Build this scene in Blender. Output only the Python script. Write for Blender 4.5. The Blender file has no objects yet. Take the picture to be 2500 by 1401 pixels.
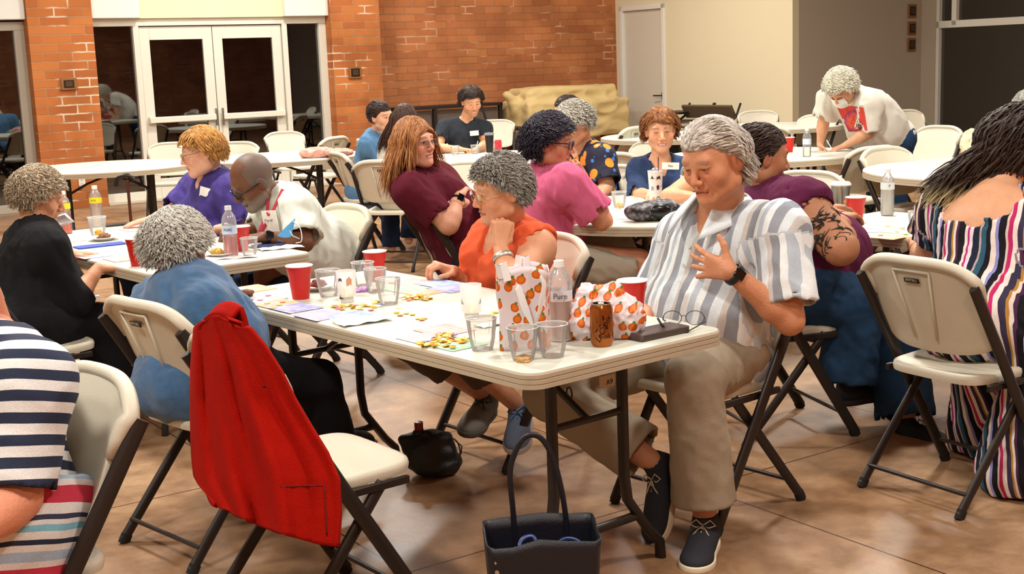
import bpy, math, random
import numpy as np
from math import radians as RAD, sin, cos, pi
random.seed(7); RNG=np.random.default_rng(7)
SC=bpy.context.scene
# ---------------------------------------------------------------- camera
CAM_H=1.5262; FPX=3173.96; HOR=152.386; HSL=-.0375971
_roll=math.atan(HSL); _pitch=math.atan((700.5-HOR)*cos(_roll)/FPX)
_fw=np.array([0,cos(_pitch),-sin(_pitch)]); _u0=np.cross([1,0,0],_fw)
_R=cos(_roll)*np.array([1,0,0])+sin(_roll)*_u0; _U=-sin(_roll)*np.array([1,0,0])+cos(_roll)*_u0
cd=bpy.data.cameras.new('camera'); cam=bpy.data.objects.new('camera',cd); SC.collection.objects.link(cam)
cd.sensor_width=36; cd.sensor_fit='HORIZONTAL'; cd.lens=FPX/2500*36; cd.clip_start=.05; cd.clip_end=200
from mathutils import Matrix, Vector
M=Matrix.Identity(4)
for i in range(3): M[i][0]=_R[i]; M[i][1]=_U[i]; M[i][2]=-_fw[i]
M[2][3]=CAM_H; cam.matrix_world=M; SC.camera=cam
# ---------------------------------------------------------------- world, exposure, ceiling lights
w=bpy.data.worlds.new('night'); SC.world=w; w.use_nodes=True
w.node_tree.nodes['Background'].inputs[0].default_value=(.02,.03,.05,1); w.node_tree.nodes['Background'].inputs[1].default_value=.25
SC.view_settings.view_transform='Standard'; SC.view_settings.look='None'; SC.view_settings.gamma=1; SC.view_settings.exposure=0.52
SC.view_settings.use_curve_mapping=False
try: SC.cycles.transparent_max_bounces=24
except Exception: pass
def lamp(x,y,z,size,power,col=(1,.955,.88)):
    l=bpy.data.lights.new('ceiling_light','AREA'); l.shape='DISK'; l.size=size; l.energy=power; l.color=col
    o=bpy.data.objects.new('ceiling_light',l); o.location=(x,y,z); SC.collection.objects.link(o)
for a in [(-2.2,6.8,4.3,.5,330),(1.6,7.2,4.3,.5,300),(-5.2,11,4.3,.6,300),(-1.2,11.8,4.3,.6,330),(3.0,11.5,4.3,.6,270),(-2.5,15,4.3,.6,250),(1.2,16.5,4.3,.6,280),
          (-1.6,1.2,4.3,.6,240),(2.2,2.6,4.3,.6,200),(-4.6,4.2,4.3,.6,220),(5.0,6.6,4.3,.6,230),(5.2,12.5,4.3,.6,130),(.6,-1.5,4.3,.8,160)]: lamp(*a[:4],a[4]*.42)
# ---------------------------------------------------------------- pixel helpers
V=lambda *a: np.array(a,float)
def ray(x,y): return _R*((x-1250)/FPX)-_U*((y-700.5)/FPX)+_fw
def atz(x,y,z=0.):
    d=ray(x,y); return V(0,0,CAM_H)+(z-CAM_H)/d[2]*d
def aty(x,y,Y):
    d=ray(x,y); return V(0,0,CAM_H)+Y/d[1]*d
def hit(x,y,p0,n):
    d=ray(x,y); c=V(0,0,CAM_H); return c+((p0-c)@n)/(d@n)*d
def nrm(v): v=np.asarray(v,float); return v/np.linalg.norm(v)
# ---------------------------------------------------------------- materials
def hexc(h):
    if isinstance(h,(tuple,list)): return tuple(h[:3])
    h=h.lstrip('#'); c=[int(h[i:i+2],16)/255 for i in (0,2,4)]
    return tuple((x/12.92 if x<=.04045 else ((x+.055)/1.055)**2.4) for x in c)
MATS={}
class NT:
    def __init__(s,m): s.t=m.node_tree; s.n=s.t.nodes; s.l=s.t.links; s.b=s.n['Principled BSDF']
    def add(s,typ,**kw):
        n=s.n.new('ShaderNode'+typ)
        for k,v in kw.items():
            if k[0]=='i' and k[1:].isdigit(): n.inputs[int(k[1:])].default_value=v
            else: setattr(n,k,v)
        return n
    def link(s,a,b): s.l.new(a,b)
    def tex(s,kind='Object'): 
        return s.add('TexCoord').outputs[kind]
def ramp(nt,src,stops,interp='LINEAR'):
    r=nt.add('ValToRGB'); r.color_ramp.interpolation=interp
    e=r.color_ramp.elements
    while len(e)<len(stops): e.new(.5)
    for k,(p,c) in enumerate(stops):
        e[k].position=p; e[k].color=(*hexc(c),1)
    nt.link(src,r.inputs[0]); return r
def pm(name,col,rough=.5,metal=0,bump=0,bscale=80,var=0,vscale=6,spec=.5,trans=0,emit=None,es=0,vcol=False,coat=0,sheen=0,alpha=1,detail=3,sss=0):
    if name in MATS: return MATS[name]
    m=bpy.data.materials.new(name); m.use_nodes=True; nt=NT(m); b=nt.b
    c=(*hexc(col),1); b.inputs['Base Color'].default_value=c; b.inputs['Roughness'].default_value=rough
    b.inputs['Metallic'].default_value=metal; b.inputs['Specular IOR Level'].default_value=spec
    if trans: b.inputs['Transmission Weight'].default_value=trans
    if coat: b.inputs['Coat Weight'].default_value=coat
    if sheen: b.inputs['Sheen Weight'].default_value=sheen
    if sss: b.inputs['Subsurface Weight'].default_value=sss; b.inputs['Subsurface Radius'].default_value=(.012,.004,.002)
    if emit: b.inputs['Emission Color'].default_value=(*hexc(emit),1); b.inputs['Emission Strength'].default_value=es
    src=None
    if vcol:
        a=nt.add('Attribute',attribute_name='Col'); src=a.outputs['Color']
    if var:
        n=nt.add('TexNoise'); n.inputs['Scale'].default_value=vscale; n.inputs['Detail'].default_value=4
        nt.link(nt.tex(),n.inputs['Vector'])
        mr=nt.add('MapRange'); mr.inputs[1].default_value=.25; mr.inputs[2].default_value=.75; mr.inputs[3].default_value=1-var; mr.inputs[4].default_value=1+var
        nt.link(n.outputs['Fac'],mr.inputs[0])
        mx=nt.add('Mix',data_type='RGBA',blend_type='MULTIPLY'); mx.inputs[0].default_value=1
        if src: nt.link(src,mx.inputs[6])
        else: mx.inputs[6].default_value=c
        nt.link(mr.outputs[0],mx.inputs[7]); src=mx.outputs[2]
    if src: nt.link(src,b.inputs['Base Color'])
    if bump:
        n=nt.add('TexNoise'); n.inputs['Scale'].default_value=bscale; n.inputs['Detail'].default_value=detail
        nt.link(nt.tex(),n.inputs['Vector'])
        bp=nt.add('Bump'); bp.inputs['Strength'].default_value=bump; bp.inputs['Distance'].default_value=.01
        nt.link(n.outputs['Fac'],bp.inputs['Height']); nt.link(bp.outputs[0],b.inputs['Normal'])
    MATS[name]=m; return m
def stripes_mat(name,stops,period,axis=0,rough=.85,bump=.25,weave=400,wob=0,stops2=None,period2=1,axis2=2,mixmode='MULTIPLY'):
    """cloth with printed stripes that follow the garment's own coordinates (attribute pc)"""
    if name in MATS: return MATS[name]
    m=bpy.data.materials.new(name); m.use_nodes=True; nt=NT(m); b=nt.b; b.inputs['Roughness'].default_value=rough
    b.inputs['Specular IOR Level'].default_value=.25
    a=nt.add('Attribute',attribute_name='pc'); sp=nt.add('SeparateXYZ'); nt.link(a.outputs['Vector'],sp.inputs[0])
    def band(ax,per,st):
        src=sp.outputs[ax]
        if wob:
            n=nt.add('TexNoise'); n.inputs['Scale'].default_value=4; nt.link(a.outputs['Vector'],n.inputs['Vector'])
            mm=nt.add('Math',operation='MULTIPLY_ADD'); nt.link(n.outputs['Fac'],mm.inputs[0]); mm.inputs[1].default_value=wob; nt.link(src,mm.inputs[2]); src=mm.outputs[0]
        d=nt.add('Math',operation='DIVIDE'); nt.link(src,d.inputs[0]); d.inputs[1].default_value=per
        f=nt.add('Math',operation='FRACT'); nt.link(d.outputs[0],f.inputs[0])
        return ramp(nt,f.outputs[0],st,'CONSTANT').outputs[0]
    out=band(axis,period,stops)
    if stops2:
        o2=band(axis2,period2,stops2); mx=nt.add('Mix',data_type='RGBA',blend_type=mixmode); mx.inputs[0].default_value=1
        nt.link(out,mx.inputs[6]); nt.link(o2,mx.inputs[7]); out=mx.outputs[2]
    n=nt.add('TexNoise'); n.inputs['Scale'].default_value=weave; nt.link(nt.tex(),n.inputs['Vector'])
    mr=nt.add('MapRange'); mr.inputs[1].default_value=.3; mr.inputs[2].default_value=.7; mr.inputs[3].default_value=.86; mr.inputs[4].default_value=1.1; nt.link(n.outputs['Fac'],mr.inputs[0])
    mx=nt.add('Mix',data_type='RGBA',blend_type='MULTIPLY'); mx.inputs[0].default_value=1; nt.link(out,mx.inputs[6]); nt.link(mr.outputs[0],mx.inputs[7])
    nt.link(mx.outputs[2],b.inputs['Base Color'])
    bp=nt.add('Bump'); bp.inputs['Strength'].default_value=bump; bp.inputs['Distance'].default_value=.004; nt.link(n.outputs['Fac'],bp.inputs['Height']); nt.link(bp.outputs[0],b.inputs['Normal'])
    MATS[name]=m; return m
# ---------------------------------------------------------------- mesh helpers
def tag(o,label=None,cat=None,group=None,kind=None):
    if label: o['label']=label
    if cat: o['category']=cat
    if group: o['group']=group
    if kind: o['kind']=kind
    return o
def empty(name,loc=(0,0,0),rz=0,label=None,cat=None,group=None):
    o=bpy.data.objects.new(name,None); o.location=tuple(loc); o.rotation_euler=(0,0,rz); o.empty_display_size=.1
    SC.collection.objects.link(o); tag(o,label,cat,group); return o
def put(name,me,parent=None,world=False):
    o=bpy.data.objects.new(name,me); SC.collection.objects.link(o)
    if parent is not None:
        o.parent=parent
        if world:   # mesh data given in world coordinates
            root=parent; Mx=Matrix.Identity(4); ch=[]
            while root is not None: ch.append(root); root=root.parent
            for r in reversed(ch): Mx=Mx@r.matrix_parent_inverse@(Matrix.LocRotScale(r.location,r.rotation_euler,r.scale))
            me.transform(Mx.inverted())
    return o
class MB:
    def __init__(s): s.v=[]; s.f=[]; s.mi=[]
    def add(s,vs,fs,mi=0):
        b=len(s.v); s.v.extend([tuple(map(float,p)) for p in vs]); s.f.extend([tuple(b+i for i in f) for f in fs]); s.mi.extend([mi]*len(fs)); return s
    def box(s,c,d,rot=None,mi=0,taper=1):
        c=V(*c); h=V(*d)/2; vs=[]
        for z in (-1,1):
            t=taper if z>0 else 1
            for x,y in ((-1,-1),(1,-1),(1,1),(-1,1)):
                p=V(x*h[0]*t,y*h[1]*t,z*h[2]); vs.append(c+(rot@p if rot is not None else p))
        return s.add(vs,[(0,3,2,1),(4,5,6,7),(0,1,5,4),(1,2,6,5),(2,3,7,6),(3,0,4,7)],mi)
    def tube(s,pts,r,n=8,mi=0,flat=None,closed=False,cap=True,up=None):
        """tube through pts; r number or list; flat=(ax,ay) oval factors"""
        P=np.array(pts,float); N=len(P); rr=np.full(N,r,float) if np.isscalar(r) else np.array(r,float)
        T=np.zeros_like(P); T[1:-1]=P[2:]-P[:-2]; T[0]=P[1]-P[0]; T[-1]=P[-1]-P[-2]
        if closed: T=np.roll(P,-1,0)-np.roll(P,1,0)
        T/=np.linalg.norm(T,axis=1)[:,None]+1e-12
        u=V(0,0,1) if up is None else V(*up)
        if abs(T[0]@u)>.95: u=V(1,0,0) if abs(T[0][0])<.9 else V(0,1,0)
        a=nrm(np.cross(T[0],u)); vs=[]
        fx,fy=flat or (1,1)
        for i in range(N):
            a=a-T[i]*(a@T[i]); a=nrm(a); b=np.cross(T[i],a)
            for k in range(n):
                an=2*pi*(k+.5)/n; vs.append(P[i]+rr[i]*(fx*cos(an)*a+fy*sin(an)*b))
        fs=[]; lim=N if closed else N-1
        for i in range(lim):
            j=(i+1)%N
            for k in range(n): k2=(k+1)%n; fs.append((i*n+k,i*n+k2,j*n+k2,j*n+k))
        if cap and not closed: fs.append(tuple(range(n))[::-1]); fs.append(tuple((N-1)*n+k for k in range(n)))
        return s.add(vs,fs,mi)
    def lathe(s,prof,n=24,c=(0,0,0),mi=0,rot=None,closed=False,fn=None):
        """prof list of (r,z)"""
        c=V(*c); vs=[]
        for r,z in prof:
            for k in range(n):
                a=2*pi*k/n; p=V(r*cos(a),r*sin(a),z)
                if fn: p=fn(p,a,z)
                vs.append(c+(rot@p if rot is not None else p))
        fs=[]; N=len(prof)
        for i in range(N-1):
            for k in range(n): k2=(k+1)%n; fs.append((i*n+k,i*n+k2,(i+1)*n+k2,(i+1)*n+k))
        if prof[0][0]>1e-6: fs.append(tuple(range(n))[::-1])
        if prof[-1][0]>1e-6 and not closed: fs.append(tuple((N-1)*n+k for k in range(n)))
        return s.add(vs,fs,mi)
    def prism(s,poly,z0,z1,mi=0,fn=None):
        n=len(poly); vs=[(x,y,z0) for x,y in poly]+[(x,y,z1) for x,y in poly]
        if fn: vs=[fn(V(*p)) for p in vs]
        fs=[tuple(range(n))[::-1],tuple(range(n,2*n))]+[(i,(i+1)%n,n+(i+1)%n,n+i) for i in range(n)]
        return s.add(vs,fs,mi)
    def grid(s,fn,nu,nv,mi=0,closeu=False):
        vs=[fn(i/(nu-1) if not closeu else i/nu,j/(nv-1)) for j in range(nv) for i in range(nu)]
        fs=[]
        for j in range(nv-1):
            for i in range(nu if closeu else nu-1):
                i2=(i+1)%nu; fs.append((j*nu+i,j*nu+i2,(j+1)*nu+i2,(j+1)*nu+i))
        return s.add(vs,fs,mi)
    def mesh(s,name,mats,angle=35):
        me=bpy.data.meshes.new(name); me.from_pydata(s.v,[],s.f)
        if not isinstance(mats,(list,tuple)): mats=[mats]
        for m in mats: me.materials.append(m)
        if len(mats)>1: me.polygons.foreach_set('material_index',s.mi)
        me.polygons.foreach_set('use_smooth',[True]*len(me.polygons)); me.update()
        if angle<180: me.set_sharp_from_angle(angle=RAD(angle))
        return me
    def obj(s,name,mats,parent=None,world=False,angle=35,bevel=0,solid=0,sub=0):
        o=put(name,s.mesh(name,mats,angle),parent,world)
        if solid: md=o.modifiers.new('solid','SOLIDIFY'); md.thickness=solid; md.offset=0
        if bevel: md=o.modifiers.new('bevel','BEVEL'); md.width=bevel; md.segments=2; md.limit_method='ANGLE'
        if sub: md=o.modifiers.new('sub','SUBSURF'); md.levels=sub; md.render_levels=sub
        return o
def rrect(w,d,r,n=5):
    out=[]
    for cx,cy,a0 in ((w/2-r,d/2-r,0),(-w/2+r,d/2-r,90),(-w/2+r,-d/2+r,180),(w/2-r,-d/2+r,270)):
        for k in range(n+1): a=RAD(a0+90*k/n); out.append((cx+r*cos(a),cy+r*sin(a)))
    return out
def smooth(P,m=6,closed=False):
    P=np.array(P,float); n=len(P); out=[]
    for i in range(n if closed else n-1):
        g=(lambda k:P[k%n]) if closed else (lambda k:P[min(max(k,0),n-1)])
        a,b,c,d=g(i-1),g(i),g(i+1),g(i+2)
        for t in np.arange(m)/m: out.append(.5*((2*b)+(-a+c)*t+(2*a-5*b+4*c-d)*t*t+(-a+3*b-3*c+d)*t**3))
    if not closed: out.append(P[-1])
    return out
def rotz(a): return np.array([[cos(a),-sin(a),0],[sin(a),cos(a),0],[0,0,1.]])
def rotx(a): return np.array([[1,0,0],[0,cos(a),-sin(a)],[0,sin(a),cos(a)]])
def roty(a): return np.array([[cos(a),0,sin(a)],[0,1,0],[-sin(a),0,cos(a)]])
def copy_tree(o,parent=None):
    c=o.copy(); SC.collection.objects.link(c)
    if parent is not None: c.parent=parent
    for ch in list(o.children): copy_tree(ch,c)
    return c
def text_obj(txt,size,mat,parent,loc,rot,ext=.0005,name='lettering',world=False,align='CENTER',shear=0):
    cu=bpy.data.curves.new('t','FONT'); cu.body=txt; cu.size=size; cu.extrude=ext; cu.align_x=align; cu.align_y='CENTER'; cu.shear=shear
    t=bpy.data.objects.new('t',cu); SC.collection.objects.link(t)
    bpy.context.view_layer.update()
    me=bpy.data.meshes.new_from_object(t.evaluated_get(bpy.context.evaluated_depsgraph_get())); bpy.data.objects.remove(t)
    me.name=name; me.materials.clear(); me.materials.append(mat)
    me.transform(Matrix([[*rot[0],loc[0]],[*rot[1],loc[1]],[*rot[2],loc[2]],[0,0,0,1]]))
    return put(name,me,parent,world)
# ---------------------------------------------------------------- implicit surfaces (smooth unions on a grid, meshed by surface nets)
def smin(a,b,k):
    if k<=0: return np.minimum(a,b)
    h=np.clip(k-np.abs(a-b),0,None)/k; return np.minimum(a,b)-h*h*k*.25
class F3:
    def __init__(s): s.p=[]
    def cone(s,a,b,r1,r2,k=.02,op='u',flat=None):
        a=V(*a); b=V(*b); d=b-a; L=max(np.linalg.norm(d),1e-6); L2=L*L; R=max(r1,r2)
        def f(X,Y,Z):
            px=X-a[0]; py=Y-a[1]; pz=Z-a[2]
            t=np.clip((px*d[0]+py*d[1]+pz*d[2])/L2,0,1)
            q=np.sqrt((px-t*d[0])**2+(py-t*d[1])**2+(pz-t*d[2])**2)-(r1+(r2-r1)*t)
            if flat: q=np.maximum(q,((px*d[0]+py*d[1]+pz*d[2])/L-L*flat))
            return q
        s.p.append((op,k,f,np.minimum(a,b)-R,np.maximum(a,b)+R)); return s
    def ell(s,c,r,rot=None,k=.02,op='u'):
        c=V(*c); r=V(*r); R=r.max(); A=np.eye(3) if rot is None else np.asarray(rot).T
        def f(X,Y,Z):
            px=X-c[0]; py=Y-c[1]; pz=Z-c[2]
            x=(A[0,0]*px+A[0,1]*py+A[0,2]*pz)/r[0]; y=(A[1,0]*px+A[1,1]*py+A[1,2]*pz)/r[1]; z=(A[2,0]*px+A[2,1]*py+A[2,2]*pz)/r[2]
            k0=np.sqrt(x*x+y*y+z*z); k1=np.sqrt((x/r[0])**2+(y/r[1])**2+(z/r[2])**2)+1e-9
            return k0*(k0-1)/k1
        s.p.append((op,k,f,c-R,c+R)); return s
    def box(s,c,h,r=.01,rot=None,k=.01,op='u'):
        c=V(*c); h=V(*h); R=np.linalg.norm(h)+r; A=np.eye(3) if rot is None else np.asarray(rot).T
        def f(X,Y,Z):
            px=X-c[0]; py=Y-c[1]; pz=Z-c[2]; q=[]
            for i in range(3): q.append(np.abs(A[i,0]*px+A[i,1]*py+A[i,2]*pz)-h[i]+r)
            o=np.sqrt(sum(np.maximum(v,0)**2 for v in q)); return o+np.minimum(np.maximum(np.maximum(q[0],q[1]),q[2]),0)-r
        s.p.append((op,k,f,c-R,c+R)); return s
    def plane(s,c,n,k=.005):
        """cut away everything on the side n points to"""
        c=V(*c); n=nrm(n); f=lambda X,Y,Z: -((X-c[0])*n[0]+(Y-c[1])*n[1]+(Z-c[2])*n[2])
        s.p.append(('cut',k,f,None,None)); return s
    def build(s,res,disp=None):
        lo=np.min([p[3] for p in s.p if p[0]=='u'],axis=0)-res*3-.012; hi=np.max([p[4] for p in s.p if p[0]=='u'],axis=0)+res*3+.012
        n=np.ceil((hi-lo)/res).astype(int)+1
        ax=[lo[i]+res*np.arange(n[i]) for i in range(3)]
        F=np.full(n,1e3,np.float32)
        for op,k,f,a,b in s.p:
            if a is None: sl=[slice(0,n[i]) for i in range(3)]
            else:
                m=k+3*res; i0=np.clip(((a-m-lo)/res).astype(int),0,n); i1=np.clip(((b+m-lo)/res).astype(int)+2,0,n)
                sl=[slice(i0[i],i1[i]) for i in range(3)]
            X=ax[0][sl[0]][:,None,None].astype(np.float32); Y=ax[1][sl[1]][None,:,None].astype(np.float32); Z=ax[2][sl[2]][None,None,:].astype(np.float32)
            if X.size==0 or Y.size==0 or Z.size==0: continue
            d=f(X,Y,Z); sl=tuple(sl); G=F[sl]
            F[sl]=smin(G,d,k) if op=='u' else -smin(-G,d,k)
        if disp is not None:
            i=np.argwhere(np.abs(F)<.06)
            P=lo+res*i; F[tuple(i.T)]+=disp(P).astype(np.float32)
        return nets(F,lo,res)
def nets(F,lo,res):
    F[0]=F[-1]=1; F[:,0]=F[:,-1]=1; F[:,:,0]=F[:,:,-1]=1
    S=F<0; n=F.shape
    cnt=np.zeros((n[0]-1,n[1]-1,n[2]-1),np.int8)
    for dx in (0,1):
        for dy in (0,1):
            for dz in (0,1): cnt+=S[dx:n[0]-1+dx,dy:n[1]-1+dy,dz:n[2]-1+dz]
    A=np.argwhere((cnt>0)&(cnt<8)); idx=np.full(cnt.shape,-1,np.int64); idx[tuple(A.T)]=np.arange(len(A))
    acc=np.zeros((len(A),3)); num=np.zeros(len(A))
    C=[(x,y,z) for x in (0,1) for y in (0,1) for z in (0,1)]
    for i,a in enumerate(C):
        for b in C[i+1:]:
            if sum(abs(p-q) for p,q in zip(a,b))!=1: continue
            va=F[A[:,0]+a[0],A[:,1]+a[1],A[:,2]+a[2]]; vb=F[A[:,0]+b[0],A[:,1]+b[1],A[:,2]+b[2]]
            m=(va<0)!=(vb<0); t=va[m]/(va[m]-vb[m]); acc[m]+=np.array(a)+t[:,None]*(np.array(b)-np.array(a)); num[m]+=1
    v=lo+res*(A+acc/num[:,None]); Q=[]
    for ax in range(3):
        o=[i for i in range(3) if i!=ax]
        s0=[slice(0,n[i]-1) for i in range(3)]; s1=list(s0); s1[ax]=slice(1,n[ax])
        for q in o: s0[q]=slice(1,n[q]-1); s1[q]=slice(1,n[q]-1)
        a=S[tuple(s0)]; b=S[tuple(s1)]
        for flag in (0,1):
            e=np.argwhere((a&~b) if flag else (~a&b)); base=e.copy(); base[:,o[0]]+=1; base[:,o[1]]+=1
            def cell(p,q):
                c=base.copy(); c[:,o[0]]-=p; c[:,o[1]]-=q; return idx[c[:,0],c[:,1],c[:,2]]
            q=np.stack([cell(1,1),cell(0,1),cell(0,0),cell(1,0)],1)
            if (flag==0)!=(ax==1): q=q[:,::-1]
            Q.append(q)
    return v,np.concatenate(Q)
def np_mesh(name,v,q,mats,attrs=None,mi=None):
    me=bpy.data.meshes.new(name); k=q.shape[1]
    me.vertices.add(len(v)); me.vertices.foreach_set('co',np.ascontiguousarray(v,np.float32).ravel())
    me.loops.add(q.size); me.loops.foreach_set('vertex_index',np.ascontiguousarray(q,np.int32).ravel())
    me.polygons.add(len(q)); me.polygons.foreach_set('loop_start',np.arange(len(q),dtype=np.int32)*k)
    if not isinstance(mats,(list,tuple)): mats=[mats]
    for m in mats: me.materials.append(m)
    if mi is not None: me.polygons.foreach_set('material_index',np.ascontiguousarray(mi,np.int32))
    me.update(calc_edges=True)
    for an,(typ,dat) in (attrs or {}).items():
        at=me.attributes.new(an,typ,'POINT')
        at.data.foreach_set('color' if typ=='FLOAT_COLOR' else 'vector',np.ascontiguousarray(dat,np.float32).ravel())
    me.validate(); return me
def wob(P,sc,seed,n=5):
    """cheap smooth noise, about -1..1"""
    r=np.random.default_rng(seed); out=np.zeros(len(P))
    for i in range(n):
        d=r.normal(size=3); d/=np.linalg.norm(d); out+=np.sin(P@d*(2*pi/sc)*r.uniform(.6,1.5)+r.uniform(0,6.28)+1.5*np.sin(P@r.normal(size=3)/sc*2.2))
    return out/n*1.4
# ================================================================= people
def frame(heading,pitch=0,roll=0):
    """columns right, forward, up; heading degrees from +X, pitch>0 looks down"""
    h=RAD(heading); f=V(cos(h),sin(h),0); r=V(sin(h),-cos(h),0); u=V(0,0,1)
    p=RAD(pitch); f2=f*cos(p)-u*sin(p); u2=u*cos(p)+f*sin(p)
    q=RAD(roll); r2=r*cos(q)-u2*sin(q); u3=u2*cos(q)+r*sin(q)
    return np.stack([r2,f2,u3],1)
def skin_mat(): return pm('skin','#ffffff',rough=.52,vcol=True,bump=.18,bscale=160,var=.07,vscale=30,spec=.35)
def head_sdf(S,H,B,s,o):
    """H centre, B frame, s scale"""
    g=lambda x,y,z: H+B@(V(x,y,z)*s)
    fat=o.get('jowl',0); w=o.get('hw',1)
    S.ell(g(0,-.012,.028),V(.076*w,.094,.088)*s,B,k=.03*s)
    S.ell(g(0,.024,-.03),V(.063*w+fat*.4,.060,.084)*s,B,k=.03*s)
    for q in (-1,1):
        S.cone(g(q*.048*w,0,-.07),g(q*.012,.066,-.100),(.021+fat)*s,.017*s,k=.03*s)
        S.ell(g(q*.040*w,.055,-.030),V(.026,.022,.024)*s,B,k=.025*s)
    S.ell(g(0,.076,-.098),V(.020,.018,.016)*s,B,k=.02*s)
    S.cone(g(-.036,.076,.022),g(.036,.076,.022),.012*s,.012*s,k=.02*s)
    for q in (-1,1):
        S.ell(g(q*.032,.096,.000),V(.017,.014,.012)*s,B,k=.014*s,op='s')
        S.ell(g(q*.031,.0725,-.001),V(.0145,.0135,.0125)*s,B,k=.003*s)
        S.cone(g(q*.018,.086,.008),g(q*.044,.078,.006),.0042*s,.0036*s,k=.006*s)
    S.cone(g(0,.084,.010),g(0,.108,-.032),.0085*s,.0105*s,k=.014*s)
    for q in (-1,1):
        S.ell(g(q*.0125,.097,-.037),V(.0085,.010,.008)*s,B,k=.008*s)
        S.ell(g(q*.0075,.104,-.046),V(.0035,.004,.004)*s,B,k=.003*s,op='s')
    S.ell(g(0,.070,-.066),V(.030,.022,.026)*s,B,k=.018*s)
    S.cone(g(-.018,.086,-.0625),g(0,.0925,-.0605),.0042*s,.0052*s,k=.006*s); S.cone(g(.018,.086,-.0625),g(0,.0925,-.0605),.0042*s,.0052*s,k=.006*s)
    S.cone(g(-.014,.086,-.0745),g(.014,.086,-.0745),.0055*s,.0055*s,k=.008*s)
    mc=.004 if o.get('smile') else -.003
    for q in (-1,1): S.cone(g(0,.0965,-.0685),g(q*.024,.084,-.0685+mc),.0016*s,.0012*s,k=.003*s,op='s')
    if o.get('old',0):
        for q in (-1,1):
            S.cone(g(q*.020,.088,-.040),g(q*.034,.072,-.080),.0022*s,.0014*s,k=.010*s,op='s')
            S.cone(g(q*.022,.085,-.015),g(q*.040,.076,-.020),.002*s,.001*s,k=.008*s,op='s')
    for q in (-1,1):
        eb=B@rotz(q*.35)@roty(q*.12)
        S.ell(g(q*.079*w,-.010,-.012),V(.0075,.019,.032)*s,eb,k=.006*s)
        S.ell(g(q*.0865*w,-.006,-.006),V(.006,.010,.019)*s,eb,k=.004*s,op='s')
        S.ell(g(q*.0815*w,-.012,-.010),V(.003,.006,.012)*s,eb,k=.004*s)
def head_cols(v,H,B,s,skin,o):
    p=((v-H)@B)/s; x,y,z=p.T; ax=np.abs(x)
    base=np.tile(np.array(hexc(skin)),(len(v),1)); 
    def blend(m,c):
        m=np.clip(m,0,1)[:,None]; base[:]=base*(1-m)+np.array(c)*m
    near=(np.abs(x)<.1)&(y>-.12)&(z>-.13)&(z<.13)
    sk=np.array(hexc(skin)); red=sk*np.array([1.08,.72,.66])
    G=lambda d,r: np.exp(-(d/r)**2)
    blend(.45*G(np.hypot(ax-.042,z+.032),.022)*(y>.03)*near,red)
    blend(.45*G(np.hypot(x,z+.034),.014)*(y>.09)*near,red)
    blend(.35*G(np.hypot(ax-.08,z+.012),.03)*(np.abs(y)<.04)*near,red)
    lips=((np.abs(z+.068)<.0105-.25*np.maximum(ax-.006,0))&(ax<.025)&(y>.077))*1.
    blend(lips*.75*near,np.array(o.get('lip',None) and hexc(o['lip']) or sk*np.array([.85,.42,.40])))
    blend(1.0*(G((z+.0685-(.004 if o.get('smile') else -.003)*(ax/.024)**2),.0016))*(ax<.023)*(y>.078)*near,sk*.12)
    if o.get('teeth'): blend((np.abs(z+.069-.003*(ax/.02)**2)<.0028)*(ax<.016)*(y>.078),(.75,.7,.62))
    # eyes
    ex=ax-.031; ez=z; eye=(np.abs(ex)<.0125)&(y>.074)&(y<.095)&near
    op=o.get('eye',.0045)
    lid=op*(1-(ex/.0125)**2)
    inside=eye&(np.abs(ez+.001)<lid)
    blend(inside*1.,(.62,.58,.54)); ix=x-np.sign(x)*.031-o.get('look',0)
    iris=inside&(np.hypot(ix,ez+.001)<.0058); blend(iris*1.,hexc(o.get('iris','#3a2a1c'))); blend((iris&(np.hypot(ix,ez+.001)<.0026))*1.,(.01,.01,.01))
    blend(eye*G(ez+.001-lid,.0017)*.9,np.array(hexc('#24150f'))); blend(eye*G(ez+.001+lid,.0014)*.45,sk*.35)
    br=(ax>.012)&(ax<.050)&(y>.045)&near
    arc=.0215+.004*np.sin((ax-.012)/.038*pi)
    blend(br*G(z-arc,.0038)*o.get('browd',.7),hexc(o.get('brow','#4a3020')))
    blend((np.hypot(ax-.0075,z+.047)<.0035)*(y>.098)*.8,sk*.1)
    if o.get('beard'):
        m=np.clip((-.040-z)/.02,0,1)*(y>-.005)*(z>-.15)*(1-lips)*near; m*=np.clip(1-G(np.hypot(ax-.03,z+.035),.02),0,1)
        m=np.maximum(m,(np.abs(z+.055)<.007)*(ax<.03)*(y>.08)); nz=.75+.25*wob(v,.006,3); blend(m*nz*o.get('beardd',.8),hexc(o['beard']))
    if o.get('scalp'):
        m=np.clip((z-(.045-.35*(y-.02)*(y<.02)-.0))/.02,0,1)
        hair=((z>.03)&(y<.0))|((y<-.01)&(z>-.06))|((ax>.058)&(y<.035)&(z>.0))
        nz=.7+.3*wob(v,.008,5); blend(hair*nz*.85*near,hexc(o['scalp']))
    return base
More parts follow.
